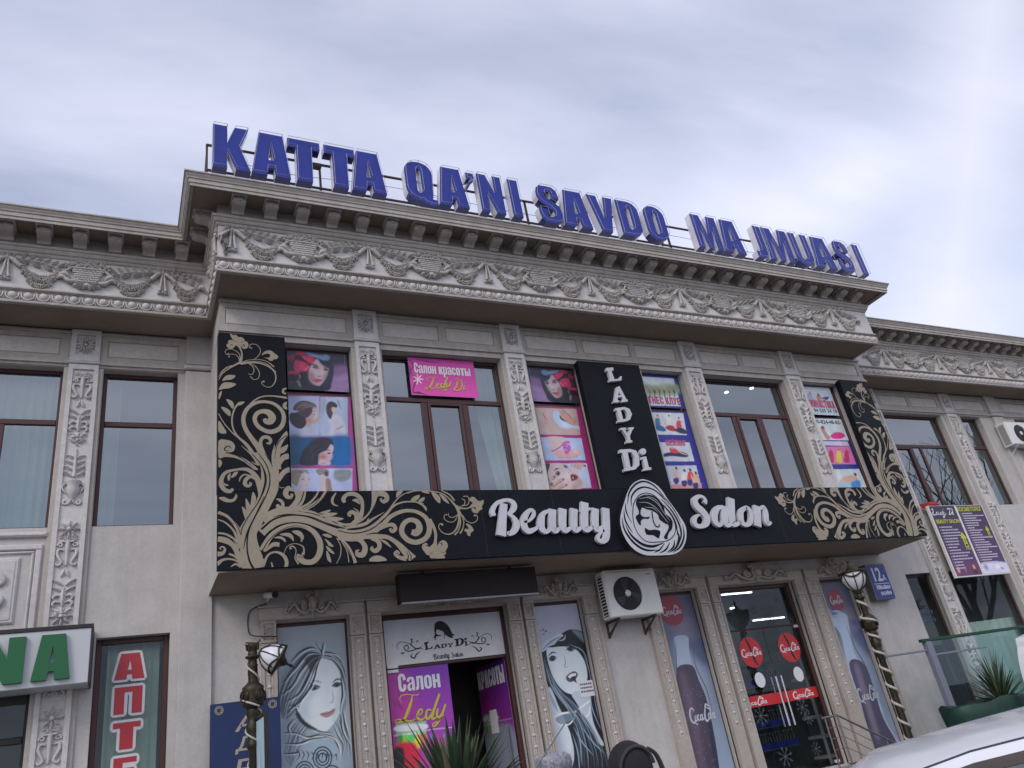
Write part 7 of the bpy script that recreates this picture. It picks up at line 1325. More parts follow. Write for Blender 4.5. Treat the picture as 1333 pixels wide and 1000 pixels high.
aircon(20.50, 21.55, 6.80, 7.42, 11.05, .26, 'grey air conditioner on bracket at the upper right wing wall', (20.99, 7.11), .245)

# ------------------------------------------------------------------ light box over the salon door, camera, plates, boards
t = thing('light_box', 'blank dark grey light box hanging from the soffit above the salon door', 'sign', (4.6, 10.58, 3.76))
q = MB(); q.cbox(3.51, 5.695, 10.5, 10.66, 3.80, 4.20, .01); q.build('casing', mat('dark_grey_panel', (.022, .018, .019), .75, noise=[(3, .15, 4)], spec=.2), t)
q = MB(); q.box(3.52, 5.685, 10.488, 10.60, 3.775, 3.799); q.build('edge_strip', M['steel'], t)
for x in (3.9, 5.3): q = MB(); q.box(x - .02, x + .02, 10.56, 10.60, 4.201, 4.262); q.build('hanger', M['rust'], t)
t = thing('security_camera', 'small white security camera on the wall under the black sign board', 'camera', (1.87, 11.3, 4.14))
q = MB(); q.tube([(1.85, 11.34, 4.12), (1.85, 11.25, 4.13), (1.86, 11.2, 4.16)], .018, 6); q.build('bracket', M['white'], t)
q = MB(); q.tube([(1.82, 11.24, 4.19), (1.91, 11.08, 4.155)], .042, 10); q.build('casing', M['white'], t); q = MB(); q.tube([(1.908, 11.082, 4.156), (1.925, 11.052, 4.15)], .044, 10); q.build('lens', M['black_plastic'], t)
q = MB(); q.tube([(1.85, 11.33, 4.1), (1.66, 11.33, 4.04), (1.60, 11.34, 3.95), (1.60, 11.34, 3.75), (1.66, 11.26, 3.66), (1.95, 11.22, 3.62)], .008, 5, sub=5); q.build('cable', M['black_plastic'], t)
t = thing('house_number_plate', 'blue lit house number box reading 12A beside the right lamp post', 'sign', (13.92, 11.27, 3.31))
q = MB(); q.cbox(13.64, 14.19, 11.16, 11.345, 3.30, 4.02, .012); q.build('casing', M['steel'], t)
q = MB(); q.box(13.665, 14.165, 11.152, 11.162, 3.325, 3.995); q.build('face', mat('blue_face', (.025, .055, .30), .5), t)
q = MB(); q.text('12', 13.75, 13.99, 3.66, 3.94, 11.149, .004, .03); q.text('А', 14.0, 14.09, 3.665, 3.79, 11.149, .004, .03); q.box(13.70, 14.13, 11.149, 11.153, 3.605, 3.618); q.build('lettering', M['white_vinyl'], t)
q = MB()
for z, x0, x1 in ((3.50, 13.73, 14.13), (3.38, 13.80, 14.10)):
    x = x0
    while x < x1: q.box(x, x + .022, 11.1495, 11.153, z, z + .07); q.box(x, x + .034, 11.1492, 11.1495, z + random.choice((0, .03, .055)), z + random.choice((.015, .045, .07)) + .012); x += .045
tag(q.build('small_print', M['white_vinyl'], t), kind='stuff')
t = thing('address_board', 'blue board with gold vertical letters АДРЕС behind the left lamp post', 'sign', (1.54, 11.22, .9))
q = MB(); q.cbox(1.105, 1.965, 11.19, 11.225, .9, 2.845, .006); q.build('panel', mat('blue_board', (.008, .024, .095), .6, noise=[(2, .2, 4)]), t)
M['dullgold'] = mat('dull_gold_letter', (.36, .31, .26), .5)
for ch, z in (('А', 2.48), ('Д', 2.22), ('Р', 1.96), ('Е', 1.70), ('С', 1.44)): q = MB(); q.text(ch, 1.40, 1.66, z, z + .20, 11.183, .006, .02, .12); q.build('letter', M['dullgold'], t)
for x in (1.21, 1.87):
    q = MB(); 
    for rr in (.05, .03): q.tube([(x + rr * math.cos(a), 11.187, 2.76 + rr * math.sin(a)) for a in np.linspace(0, 2 * math.pi, 25)], .005, 4, caps=False)
    for k in range(8): a = math.pi * k / 4; q.ribbon([(x + .034 * math.cos(a), 2.76 + .034 * math.sin(a)), (x + .048 * math.cos(a), 2.76 + .048 * math.sin(a))], [.01, .01], 11.186, .003, 2)
    q.build('emblem', M['dullgold'], t)
# pharmacy
t = thing('pharmacy_sign', 'white pharmacy box sign with green raised letters NA at left edge', 'sign', (-1.4, 11.1, 3.2))
q = MB(); q.cbox(-3.0, -.285, 10.90, 11.37, 3.225, 3.86, .006); q.build('face', mat('white_sign_face', (.50, .52, .54), .4), t)
q = MB(); q.box(-3.02, -.265, 10.885, 11.375, 3.862, 3.905); q.box(-.284, -.262, 10.89, 11.375, 3.22, 3.861); q.build('edge_trim', M['black_plastic'], t)
M['green'] = mat('green_letter', (.004, .105, .032), .4)
a0, a1 = at(39, 888, 10.85), at(91, 878, 10.85); zt = at(70, 826, 10.85)[1]; zb = at(65, 885, 10.85)[1]
q = MB(); q.loops([[(a0[0] + p[0] * (a1[0] - a0[0]), zb + p[1] * (zt - zb)) for p in L] for L in GL['A']], 10.84, .055); q.build('letter', M['green'], t)
n1_ = at(28, 890, 10.85)[0]; q = MB(); q.loops([[(n1_ - .50 + p[0] * .50, zb + p[1] * (zt - zb)) for p in L] for L in GL['N']], 10.84, .055); q.build('letter', M['green'], t)
t = thing('window_lettering', 'red white edged letters АПТЕКА stuck down the pharmacy window', 'lettering', (.16, 11.53, .9))
M['letter_red'] = mat('red_letter', (.42, .02, .03), .4); M['outline'] = mat('pale_outline', (.60, .60, .62), .5)
for ch, (px0, py0, px1, py1) in (('А', (505, 470, 645, 590)), ('П', (508, 625, 638, 750)), ('Т', (503, 790, 632, 915)), ('Е', (497, 955, 605, 1080)), ('К', (490, 1120, 600, 1240)), ('А', (480, 1290, 600, 1410))):
    c3 = (0, 720, 3.573); z1, z0 = cpt(c3, ((px0 + px1) / 2, py0), 11.53)[1], cpt(c3, ((px0 + px1) / 2, py1), 11.53)[1]; x0, x1 = cpt(c3, (px0, (py0 + py1) / 2), 11.53)[0], cpt(c3, (px1, (py0 + py1) / 2), 11.53)[0]
    xm = .165; w = x1 - x0; q = MB(); heavy(q, ch, xm - w / 2 + .005, xm + w / 2 - .005, z0 + .005, z1 - .005, 11.512, .003, .036); o = q.build('letter_edge', M['outline'], t); q = MB(); heavy(q, ch, xm - w / 2, xm + w / 2, z0, z1, 11.508); q.build('letter', M['letter_red'], o)
s = Sheet(-1.75, -.98, 1.6, 2.45, 11.52, .012, base=(186, 170, 176)); s.crop(0, 880, 8.33); s.grad((40, 60, 140), (186, 174, 180)); s.rect(-300, 590, 140, 900, (196, 180, 186)); [s.line([(-280, 640 + 40 * k), (110, 630 + 40 * k)], 6, (110, 120, 160), .7, False) for k in range(7)]
s.build('notice', None, 'blue topped notice sheet on the pharmacy door under the green sign', 'notice')
# price boards
def price_board(x0, x1, z0, z1, label, head, strs):
    t = thing('price_board', label, 'sign', ((x0 + x1) / 2, 11.1, z0)); Yb = 11.09
    q = MB(); q.cbox(x0, x1, Yb, Yb + .06, z0, z1, .005); q.build('frame', M['white'], t)
    s = Sheet(x0 + .03, x1 - .03, z0 + .03, z1 - .012, Yb - .005, .012, base=(52, 34, 68)); s.crop(1180, 630, 6.667); s.grad((40, 26, 56), (72, 44, 88))
    strs(s); s.build('print', t); return t, Yb - .009
def left_print(s):
    s.poly([(385, 700), (660, 690), (670, 800), (420, 810)], (90, 44, 76), soft=10); s.blob(452, 745, 24, 34, (190, 130, 150), 0, .5); s.blob(440, 780, 40, 30, (120, 60, 96), 0, .6); s.blob(585, 720, 18, 26, (200, 140, 140), 0, .5); s.blob(600, 760, 40, 30, (40, 24, 40), 0, .6); s.blob(510, 740, 20, 40, (110, 90, 130), 0, .7)
def right_print(s):
    s.poly([(640, 690), (860, 680), (890, 770), (660, 780)], (186, 186, 216), soft=6); s.blob(790, 715, 50, 26, (214, 208, 226), 0, .6); s.blob(830, 730, 30, 14, (170, 100, 150), 10, .6); s.blob(690, 720, 40, 40, (140, 120, 170), 0, .7)
M['lime'] = mat('lime_print', (.52, .56, .02), .5)
pb, yb = price_board(16.19, 17.125, 3.58, 5.21, 'left purple price board reading Lady Di Beauty Salon with lime arrow', 0, left_print)
q = MB(); q.text('BEAUTY SALON', 16.27, 17.06, 4.79, 4.885, yb, .003, .03); q.build('heading', M['lime'], pb)
script(pb, (1180, 630, 6.667), yb, [([(215, 225), (225, 215), (232, 240), (228, 265), (250, 268), (262, 258)], [3, 5, 7, 7, 6, 3]), ([(275, 245), (262, 248), (262, 266), (276, 262), (280, 244), (280, 266), (290, 262)], 5), ([(305, 245), (294, 250), (296, 266), (308, 260), (318, 215), (312, 262), (322, 262)], 5), ([(322, 240), (324, 262), (334, 260), (336, 242), (330, 290), (318, 285), (345, 260)], 5), ([(350, 215), (368, 212), (376, 240), (370, 266), (386, 262), (398, 240), (388, 215), (352, 222)], [3, 5, 6, 6, 5, 6, 5, 3]), ([(402, 244), (402, 266), (412, 262)], 5)], 'white_vinyl', 1.0, 'heading')
pr_, yr = price_board(17.14, 18.11, 3.58, 5.205, 'right purple price board reading КОСМЕТОЛОГ with small lime arrow', 0, right_print)
q = MB(); q.text('КОСМЕТОЛОГ', 17.17, 18.04, 5.055, 5.165, yr, .003, .03); q.build('heading', M['lime'], pr_)
def rules(o, x0, x1, z1, n, dz, y, seed, cut):
    g_ = random.Random(seed); q = MB()
    for k in range(n):
        x = x0; e = x0 + (x1 - x0) * g_.uniform(.35, 1.0) * (cut if 3 < k < 9 else 1)
        q.box(x - .05, x - .03, y, y + .003, z1 - k * dz, z1 - k * dz + .02)
        while x < e: w = g_.uniform(.03, .10); q.box(x, x + w, y, y + .003, z1 - k * dz, z1 - k * dz + .026); x += w + .014
    tag(q.build('list_line', mat('list_print', (.55, .52, .62), .5) if 'list_print' not in bpy.data.materials else bpy.data.materials['list_print'], o), kind='stuff')
rules(pb, 16.33, 16.98, 4.69, 15, .066, yb, 4, .7); rules(pr_, 17.27, 17.98, 4.99, 21, .057, yr, 8, .75)
def arrow(o, cx, z0, w, h, y, big):
    q = MB(); q.prism([(cx - w * .28, z0), (cx + w * .28, z0), (cx + w * .28, z0 + h * .6), (cx + w * .5, z0 + h * .6), (cx, z0 + h), (cx - w * .5, z0 + h * .6), (cx - w * .28, z0 + h * .6)], y, y + .003); a = q.build('arrow', M['lime'], o)
    q = MB(); q.text('2', cx - w * .12, cx + w * .12, z0 + h * .30, z0 + h * .55, y - .002, .002, .03); q.box(cx - w * .15, cx + w * .15, y - .002, y, z0 + h * .08, z0 + h * .22); q.build('numeral', M['ink'], a); q = MB(); q.text('ЭТАЖ', cx - w * .4, cx + w * .45, z0 - h * .14, z0 - h * .03, y, .003, .02); q.build('caption', M['lime'], a)
arrow(pb, 16.97, 4.22, .20, .36, yb, 1); arrow(pr_, 17.93, 4.44, .13, .26, yr, 0)
q = MB(); a = at(1213, 659, 11.1); b_ = at(1224, 654, 11.1); q.cbox(16.27, 16.60, 11.07, 11.30, 5.214, 5.30, .02); tag(q.build('red_box', mat('red_cloth', (.42, .03, .025), .7)), 'small red box lying on top of the left purple price board', 'box')
# word stickers on the right ground window
t = thing('window_sticker', 'dark picture and word stickers on the narrow right wing ground window', 'sticker', (15.3, 11.53, 2.85))
q = MB(); y_ = 11.512
q.ribbon([(15.36, 3.28), (15.26, 3.22), (15.27, 3.13), (15.40, 3.12)], [.03, .07, .06, .02], y_, .003); q.ribbon([(15.20, 3.16), (15.30, 3.10), (15.44, 3.16)], [.02, .05, .02], y_ - .001, .003); q.build('picture', M['ink'], t)
q = MB()
for z, x0, x1 in ((2.96, 15.2, 15.56), (2.80, 15.2, 15.58)):
    x = x0
    while x < x1: q.box(x, x + .04, y_, y_ + .003, z, z + .09); q.box(x + .04, x + .06, y_, y_ + .003, z + .03, z + .06); x += .085
tag(q.build('lettering', mat('faded_navy', (.05, .07, .14), .5), t), kind='stuff')

# ------------------------------------------------------------------ lamp posts
M['bronze'] = mat('painted_bronze', (.034, .027, .016), .45, metal=.45, noise=[(18, .35, 5), (60, .2, 3)], bump=(50, .3))
M['opal'] = mat('opal_lamp_glass', (.66, .66, .70), .25); M['rope'] = mat('cream_light_rope', (.42, .40, .36), .5)
def lamp(x, y, label, upright):
    t = thing('street_lamp', label, 'street lamp', (x, y, .14), 'ornate lamp posts before the shopfronts')
    q = MB(); q.lathe([(.20, .14), (.20, .22), (.15, .28), (.12, .42), (.10, .5), (.062, .62), (.058, 1.4), (.052, 2.15), (.075, 2.2), (.08, 2.24), (.06, 2.28), (.075, 2.36), (.085, 2.42), (.07, 2.46), (.062, 2.5), (.08, 2.54), (.072, 2.60)], x, y, 14); q.build('post', M['bronze'], t)
    q = MB(); q.lathe([(.07, 2.60), (.118, 2.625), (.122, 2.66), (.12, 2.80), (.122, 2.835), (.08, 2.87), (.06, 2.89)], x, y, 16)
    for a in (-150, -60, 30, 120):
        M4 = Matrix.Translation((x + .118 * math.cos(R(a)), y + .118 * math.sin(R(a)), 2.735)) @ Matrix.Rotation(R(a + 90), 4, 'Z'); b = MB(); b.dome(0, 0, 0, .07, .075, .02, 0, 12, 2); b.tube([(.058 * math.cos(k), -.014, .062 * math.sin(k)) for k in np.linspace(0, 6.28, 16)], .008, 5); b.tube([(-.02, -.022, -.03), (.01, -.03, 0), (.0, -.024, .035)], .008, 5); b.xf(M4); q.merge(b)
    q.build('collar_drum', M['bronze'], t)
    q = MB(); q.lathe([(.056, 2.89), (.052, 2.95), (.058, 2.97), (.054, 3.06), (.06, 3.08), (.05, 3.09), (.048, 3.14), (.062, 3.15), (.085, 3.165), (.085, 3.18), (.055, 3.19), (.05, 3.24), (.06, 3.26), (.07, 3.29), (.072, 3.315), (.05, 3.32)], x, y, 14)
    for k in range(8): a = 2 * math.pi * k / 8; q.tube([(x + .062 * math.cos(a), y + .062 * math.sin(a), 3.25), (x + .078 * math.cos(a), y + .078 * math.sin(a), 3.325)], [.012, .006], 5)
    q.build('top_sleeve', M['bronze'], t)
    q = MB(); P = []
    for k in range(120):
        u = k / 119; z = .7 + 2.5 * u; r = .066 + (.066 if 2.60 < z < 2.85 else 0) + (.02 if 2.2 < z < 2.58 else 0); a = -u * 2 * math.pi * (9 if upright else 7) + 1.0; P.append((x + r * math.cos(a), y + r * math.sin(a), z))
    q.tube(P, .024 if upright else .011, 6); q.build('light_rope', M['rope'], t)
    if not upright: q = MB(); q.tube([(x - .075, y, 3.34), (x - .02, y - .05, 3.325), (x + .06, y, 3.33), (x + .085, y - .02, 3.36)], .008, 5, sub=4); q.build('broken_end', M['bronze'], t)
    h = MB(); s_ = MB()        # lantern: opal bowl with straps, rim, domed lid and finial (z = 0 at its foot)
    h.lathe([(.055, .0), (.10, .03), (.17, .10), (.215, .20), (.235, .30), (.225, .335), (.02, .335)], 0, 0, 24)
    n = 8
    for k in range(n):
        a = 2 * math.pi * k / n; prof = [(.06, -.005), (.105, .025), (.175, .095), (.222, .20), (.242, .30)]; s_.tube([(r * math.cos(a), r * math.sin(a), z) for r, z in prof], .011, 5, sub=2)
    for k in range(4):
        a0_ = 2 * math.pi * k / 4; s_.tube([(.243 * math.cos(a0_ + u * math.pi / 2), .243 * math.sin(a0_ + u * math.pi / 2), .325 - .085 * math.sin(math.pi * u)) for u in np.linspace(0, 1, 9)], .015, 5)
    s_.tube([(.248 * math.cos(a), .248 * math.sin(a), .335) for a in np.linspace(0, 2 * math.pi, 33)], .02, 6, caps=False); s_.lathe([(.0, -.03), (.05, -.03), (.065, -.005), (.05, .01)], 0, 0, 12)
    f = MB(); f.lathe([(.255, .34), (.25, .352), (.12, .375), (.075, .41), (.05, .455), (.022, .475), (.018, .53), (.03, .545), (.03, .565), (.012, .58), (.008, .62)], 0, 0, 20)
    if upright: X = Matrix.Translation((x, y, 3.30)) @ Matrix.Scale(.94, 4)
    else: X = Matrix.Translation((x + .09, y - .05, 3.215)) @ Matrix.Rotation(R(-8), 4, 'Z') @ Matrix.Rotation(R(121), 4, 'Y') @ Matrix.Scale(.70, 4)
    g_ = h.xf(X).build('lamp_globe', M['opal'], t); s_.xf(X).build('strap', M['bronze'], g_); f.xf(X).build('lid', M['bronze'], t)
    return t
lamp(1.44, 9.9, 'ornate bronze lamp post with broken lantern hanging sideways at the blue board', False)
lamp(11.69, 9.9, 'ornate bronze lamp post with upright white lantern beside house number box', True)
t = thing('street_banner', 'narrow framed street banner fixed edge on to the left lamp post', 'banner', (1.475, 9.55, 1.4))
q = MB(); q.box(1.462, 1.488, 9.26, 9.86, 1.35, 2.47); q.build('board', M['black_plastic'], t)
q = MB(); q.box(1.452, 1.498, 9.235, 9.262, 1.33, 2.50); q.box(1.452, 1.498, 9.858, 9.885, 1.33, 2.50); q.box(1.452, 1.498, 9.263, 9.857, 2.472, 2.50); q.build('frame', M['black_plastic'], t)
s = Sheet(9.28, 9.84, 1.37, 2.45, 0.0, .012, base=(150, 168, 182)); s.c = None; s.k = .01; s.C[:] = ink((150, 170, 184))
for k in range(9):
    u, w = 9.42 + .05 * k + .03 * math.sin(k), .02 + .02 * (k % 3); s.put(np.clip(1 - np.abs(s.X - u - .05 * np.sin(4 * s.Z + k)) / w, 0, 1) * np.clip((2.3 - s.Z) * 3, 0, 1) * .6, ((90, 130, 150), (60, 86, 104), (180, 196, 206))[k % 3])
s.build('picture', t, rot=Matrix.Translation((1.46, 0, 0)) @ Matrix.Rotation(R(90), 4, 'Z') @ Matrix.Diagonal((-1, 1, 1, 1)) @ Matrix.Rotation(math.pi, 4, 'Z'))
for z in (1.5, 2.38): q = MB(); q.tube([(1.475, 9.86, z), (1.45, 9.9, z)], .015, 6); q.build('clamp', M['steel'], t)

# ------------------------------------------------------------------ glass screen, handrail
t = thing('glass_screen', 'tinted glass wind screen with dark green top rail before the right wing', 'screen', (16.0, 10.4, .14))
M['screen'] = glass_mat('screen_glass', (.62, .76, .78), (.7, .85, .9), .05, .30)
M['green_rail'] = mat('green_painted_rail', (.004, .050, .026), .6); M['grey_frame'] = mat('grey_blue_frame', (.17, .19, .24), .5)
q = MB(); q.cbox(13.44, 19.5, 10.36, 10.44, 2.345, 2.40, .008); q.build('top_rail', M['green_rail'], t)
q = MB(); q.quad((13.62, 10.40, .3), (19.5, 10.40, .3), (19.5, 10.40, 2.344), (13.62, 10.40, 2.344)); q.build('pane', M['screen'], t)
for x in (13.60, 16.9, 19.48): q = MB(); q.cbox(x - .075, x + .075, 10.35, 10.45, .14, 2.344, .008); q.build('post', M['grey_frame'], t)
q = MB(); q.cbox(12.30, 13.52, 10.39, 10.43, 2.18, 2.215, .006); q.build('bar', M['grey_frame'], t); q = MB(); q.cbox(13.68, 15.2, 10.37, 10.395, 2.085, 2.12, .005); q.build('bar', M['grey_frame'], t)
t = thing('handrail', 'thin dark metal handrail with wires beside the entrance steps', 'railing', (11.0, 10.2, .14))
q = MB(); q.tube([(10.24, 10.2, 1.415), (10.59, 10.2, 1.42), (11.74, 10.2, .81), (12.3, 10.2, .52)], .018, 8); q.build('rail', M['steel'], t)
for x, z in ((10.30, 1.415), (10.59, 1.42), (11.5, .93)): q = MB(); q.tube([(x, 10.2, .14), (x, 10.2, z)], .014, 8); q.build('post', M['steel'], t)
for k in (.16, .32, .48): q = MB(); q.tube([(10.3, 10.2, 1.415 - k), (10.59, 10.2, 1.42 - k), (11.74, 10.2, .81 - k)], .006, 5); q.build('wire', M['steel'], t)

# ------------------------------------------------------------------ plants
M['yucca'] = mat('yucca_leaf', (.030, .055, .026), .5, noise=[(6, .3, 4)]); M['yucca_pale'] = mat('yucca_leaf_pale', (.060, .085, .040), .5, noise=[(6, .3, 4)]); M['dry'] = mat('dry_leaf', (.20, .17, .09), .7)
def blade(q, base, d, L, w, droop, mi=0, n=6):
    d = Vector(d).normalized(); side = d.cross(Vector((0, 0, 1))); side = side.normalized() if side.length > .01 else Vector((1, 0, 0)); nn = side.cross(d); v = []
    for i in range(n + 1):
        t = i / n; p = Vector(base) + d * L * t + Vector((0, 0, -1)) * droop * L * t * t; ww = w * (0.65 + .9 * t if t < .35 else 1.0 - ((t - .35) / .65) ** 1.6) / 2
        v += [p + side * ww + nn * ww * .35, p, p - side * ww + nn * ww * .35]
    f = []
    for i in range(n): a = 3 * i; f += [(a, a + 1, a + 4, a + 3), (a + 1, a + 2, a + 5, a + 4)]
    q.add(v, f, mi, False)
def yucca(x, y, z0, zc, L, w, n, label, seed, lo=5):
    g_ = random.Random(seed); t = thing('yucca_plant', label, 'plant', (x, y, z0), 'spiky yucca plants')
    q = MB(); q.tube([(x, y, z0), (x + .02, y, (z0 + zc) / 2), (x, y, zc)], [.09, .075, .06], 9); q.build('trunk', mat('yucca_trunk', (.09, .065, .04), .9, noise=[(20, .3, 4)]) if 'yucca_trunk' not in bpy.data.materials else bpy.data.materials['yucca_trunk'], t)
    for k in range(n):
        az_ = 2.399963 * k + g_.uniform(-.2, .2); e = R(lo + (80 - lo) * (k / n) ** .85 + g_.uniform(-6, 6)); q = MB()
        blade(q, (x, y, zc - .12 + .16 * k / n), (math.cos(az_) * math.cos(e), math.sin(az_) * math.cos(e), math.sin(e)), L * g_.uniform(.78, 1.05), w * g_.uniform(.75, 1.15), (.08 + .22 * (1 - k / n)) * g_.uniform(.3, 1.8))
        q.build('leaf', g_.choice((M['dry'], M['yucca_pale'], M['yucca_pale'], M['yucca_pale'])) if g_.random() < .35 else M['yucca'], t)
yucca(3.26, 8.5, .14, 1.10, 1.22, .082, 160, 'dark green yucca standing in front of the salon door', 2, 2)
yucca(11.72, 8.1, .2, 1.22, .80, .032, 120, 'yucca with thin spiky leaves in the green tub behind the white car', 7, 2)
t = thing('planter_tub', 'dark green plastic wrapped plant tub behind the white car roof', 'planter', (11.3, 8.2, .004))
g_ = random.Random(4); q = MB(); prof = [(.62, .0), (.66, .3), (.68, .8), (.70, 1.14), (.71, 1.27), (.68, 1.29), (.62, 1.22)]; n = 28
V = [((r * (1 + .05 * math.sin(5 * a + z * 7) + .02 * g_.uniform(-1, 1))) * math.cos(a) * 1.1 + 11.35, 8.15 + r * .62 * math.sin(a) * (1 + .03 * math.sin(9 * a)), z + (.018 * math.sin(3 * a) + .016 * math.sin(7 * a + 1) if z > 1.1 else 0) + .004) for r, z in prof for a in np.linspace(0, 2 * math.pi, n, endpoint=False)]
q.add(V, [(j * n + k, j * n + (k + 1) % n, (j + 1) * n + (k + 1) % n, (j + 1) * n + k) for j in range(len(prof) - 1) for k in range(n)], 0, True); q.build('wrap', mat('green_wrap', (.003, .032, .020), .55, noise=[(5, .3, 4)], bump=(9, .6)), t)
q = MB(); q.lathe([(.001, 1.2), (.62, 1.2)], 11.35, 8.15, 20, 0, True, False); q.v = [(11.35 + (a - 11.35) * 1.05, 8.15 + (b - 8.15) * .6, c) for a, b, c in q.v]; q.build('soil', mat('soil', (.03, .022, .015), 1), t)

# ------------------------------------------------------------------ parked white car (only its roof rises into the picture)
M['carwhite'] = mat('white_car_paint', (.72, .73, .76), .25, coat=.6); M['carglass'] = glass_mat('car_glass', (.28, .42, .38), (.85, .95, 1), .10, .6); M['trim'] = mat('brown_black_trim', (.035, .024, .022), .5)
car = thing('parked_car', 'white parked sedan seen over its roof at the lower right corner', 'car', (3.3, 2.45, .004))
YN, YFAR = 1.66, 3.18; YM = (YN + YFAR) / 2
XS = [.95, 1.30, 1.60, 1.85, 2.05, 2.25, 2.5, 2.8, 3.1, 3.5, 3.9, 4.3, 4.6, 5.1, 5.7]
ZR = [.92, 1.08, 1.20, 1.30, 1.392, 1.432, 1.458, 1.470, 1.476, 1.478, 1.47, 1.43, 1.375, 1.14, .94]
def roof_pt(i, u):        # u -1 near gutter .. 1 far gutter
    hw = .585 - .03 * abs(i - 7) / 7; e = ZR[i]; return (XS[i] + .16 * (1 - u * u) * (-1 if i < 5 else (1 if i > 10 else 0)) * (.9 if i not in (5, 11) else .5) - 0, YM + u * hw, e + .034 * (1 - abs(u) ** 2.4) - (.012 if abs(u) > .97 else 0))
us = np.linspace(-1, 1, 15); q = MB(); I0, I1 = 3, 12
V = [roof_pt(i, u) for i in range(I0, I1 + 1) for u in us]; k = len(us)
q.add(V, [(j * k + m_, (j + 1) * k + m_, (j + 1) * k + m_ + 1, j * k + m_ + 1) for j in range(I1 - I0) for m_ in range(k - 1)], 0, True); q.build('roof', M['carwhite'], car)
for sg, nm in ((-1, 'near'), (1, 'far')):
    ed = [roof_pt(i, sg) for i in range(len(XS))]
    q = MB(); q.tube([(p[0], p[1] + sg * .006, p[2] - .004) for p in ed[1:-1]], .005, 6); q.build('gutter_seal', mat('gutter_rubber', (.03, .03, .045), .6) if 'gutter_rubber' not in bpy.data.materials else bpy.data.materials['gutter_rubber'], car)
    rows = [[(p[0], p[1] + sg * o, max(p[2] - d, .90)) for p in ed] for o, d in ((.008, .003), (.016, .008), (.026, .018), (.032, .029))]
    q = MB(); n = len(ed)
    for a, b_ in zip(rows, rows[1:]): q.add(a + b_, [(i, i + 1, n + i + 1, n + i) for i in range(n - 1)], 0, True)
    q.build('roof_rail', M['carwhite'], car)
    rows = [[(p[0], p[1] + sg * o, max(p[2] - d, .90)) for p in ed] for o, d in ((.0325, .029), (.036, .042), (.039, .056))]; q = MB()
    for a, b_ in zip(rows, rows[1:]): q.add(a + b_, [(i, i + 1, n + i + 1, n + i) for i in range(n - 1)], 0, True)
    q.build('window_trim', M['trim'], car)
    top = [(p[0], p[1] + sg * .037, max(p[2] - .057, .90)) for p in ed]; bot = [(p[0] - .02, YM + sg * .80, .90) for p in ed]; q = MB()
    q.add(top + bot, [(i, i + 1, n + i + 1, n + i) for i in range(1, n - 2)], 0, True); q.build('side_window', M['carglass'], car)
    for px in (3.15, ): q = MB(); i = 8; q.add([(px - .05, top[i][1] - .006 * -sg, top[i][2]), (px + .05, top[i][1] - .006 * -sg, top[i][2]), (px + .06, YM + sg * .806, .90), (px - .06, YM + sg * .806, .90)], [(0, 1, 2, 3)]); q.build('door_pillar', M['trim'], car)
for i0, i1, nm in ((0, 3, 'windscreen'), (12, 14, 'rear_window')):
    q = MB(); V = [(roof_pt(i, u)[0], YM + u * (.585 + .17 * (1.36 - ZR[i]) / .46 if ZR[i] < 1.36 else .575), roof_pt(i, u)[2] - .004) for i in range(i0, i1 + 1) for u in us]; q.add(V, [(j * k + m_, (j + 1) * k + m_, (j + 1) * k + m_ + 1, j * k + m_ + 1) for j in range(i1 - i0) for m_ in range(k - 1)], 0, True); q.build(nm, M['carglass'], car)
prof = [(-.85, .30), (-.87, .50), (-.86, .70), (-.82, .88), (-.76, .925), (.0, .955), (.76, .925), (.82, .88), (.86, .70), (.87, .50), (.85, .30)]
st = [(-.05, .55, .80, .9), (.15, .75, .9, .97), (.5, .9, 1, 1.0), (1.2, 1, 1, 1), (3.3, 1, 1, 1), (5.4, 1, 1, 1), (5.75, .9, 1.0, .98), (5.95, .7, .85, .93)]
q = MB(); V = []; 
for x, zs_, ws_, _ in st:
    for py, pz in prof: V.append((x, YM + py * ws_, .30 + (pz - .30) * (zs_ if zs_ < 1 else 1)))
k2 = len(prof); q.add(V, [(j * k2 + m_, j * k2 + m_ + 1, (j + 1) * k2 + m_ + 1, (j + 1) * k2 + m_) for j in range(len(st) - 1) for m_ in range(k2 - 1)], 0, True); q.add(V[:k2], [tuple(range(k2))]); q.add(V[-k2:], [tuple(range(k2 - 1, -1, -1))]); q.build('body', M['carwhite'], car)
for x in (.95, 4.75):
    for yy in (YM - .84, YM + .66):
        q = MB(); q.lathe([(.20, 0), (.31, .0), (.32, .03), (.32, .15), (.31, .18), (.2, .18)], 0, 0, 20); q.xf(Matrix.Translation((x, yy, .324)) @ Matrix.Rotation(R(-90), 4, 'X')); w_ = q.build('wheel', M['black_plastic'], car)
        q = MB(); q.lathe([(.001, .02), (.2, .03), (.2, .15), (.001, .15)], 0, 0, 16, 0, True, False); q.xf(Matrix.Translation((x, yy, .324)) @ Matrix.Rotation(R(-90), 4, 'X')); q.build('rim', M['alu'], w_)
q = MB(); q.box(1.6, 4.6, YM - .55, YM + .55, .45, .62); [q.cbox(x, x + .16, YM + s_ * .36 - .22, YM + s_ * .36 + .22, .6, 1.12, .03) for x in (2.3, 3.6) for s_ in (-1, 1)]; q.build('seats', mat('car_seat', (.06, .06, .065), .8), car)
_g = Matrix.Rotation(R(-57), 3, 'Z'); _l = Vector((3.3 - 2.10, 2.45 - (YM - .585), 0)); car.location = Vector((2.05, 1.75, .008)) + _g @ _l; car.rotation_euler = (0, 0, R(-57))
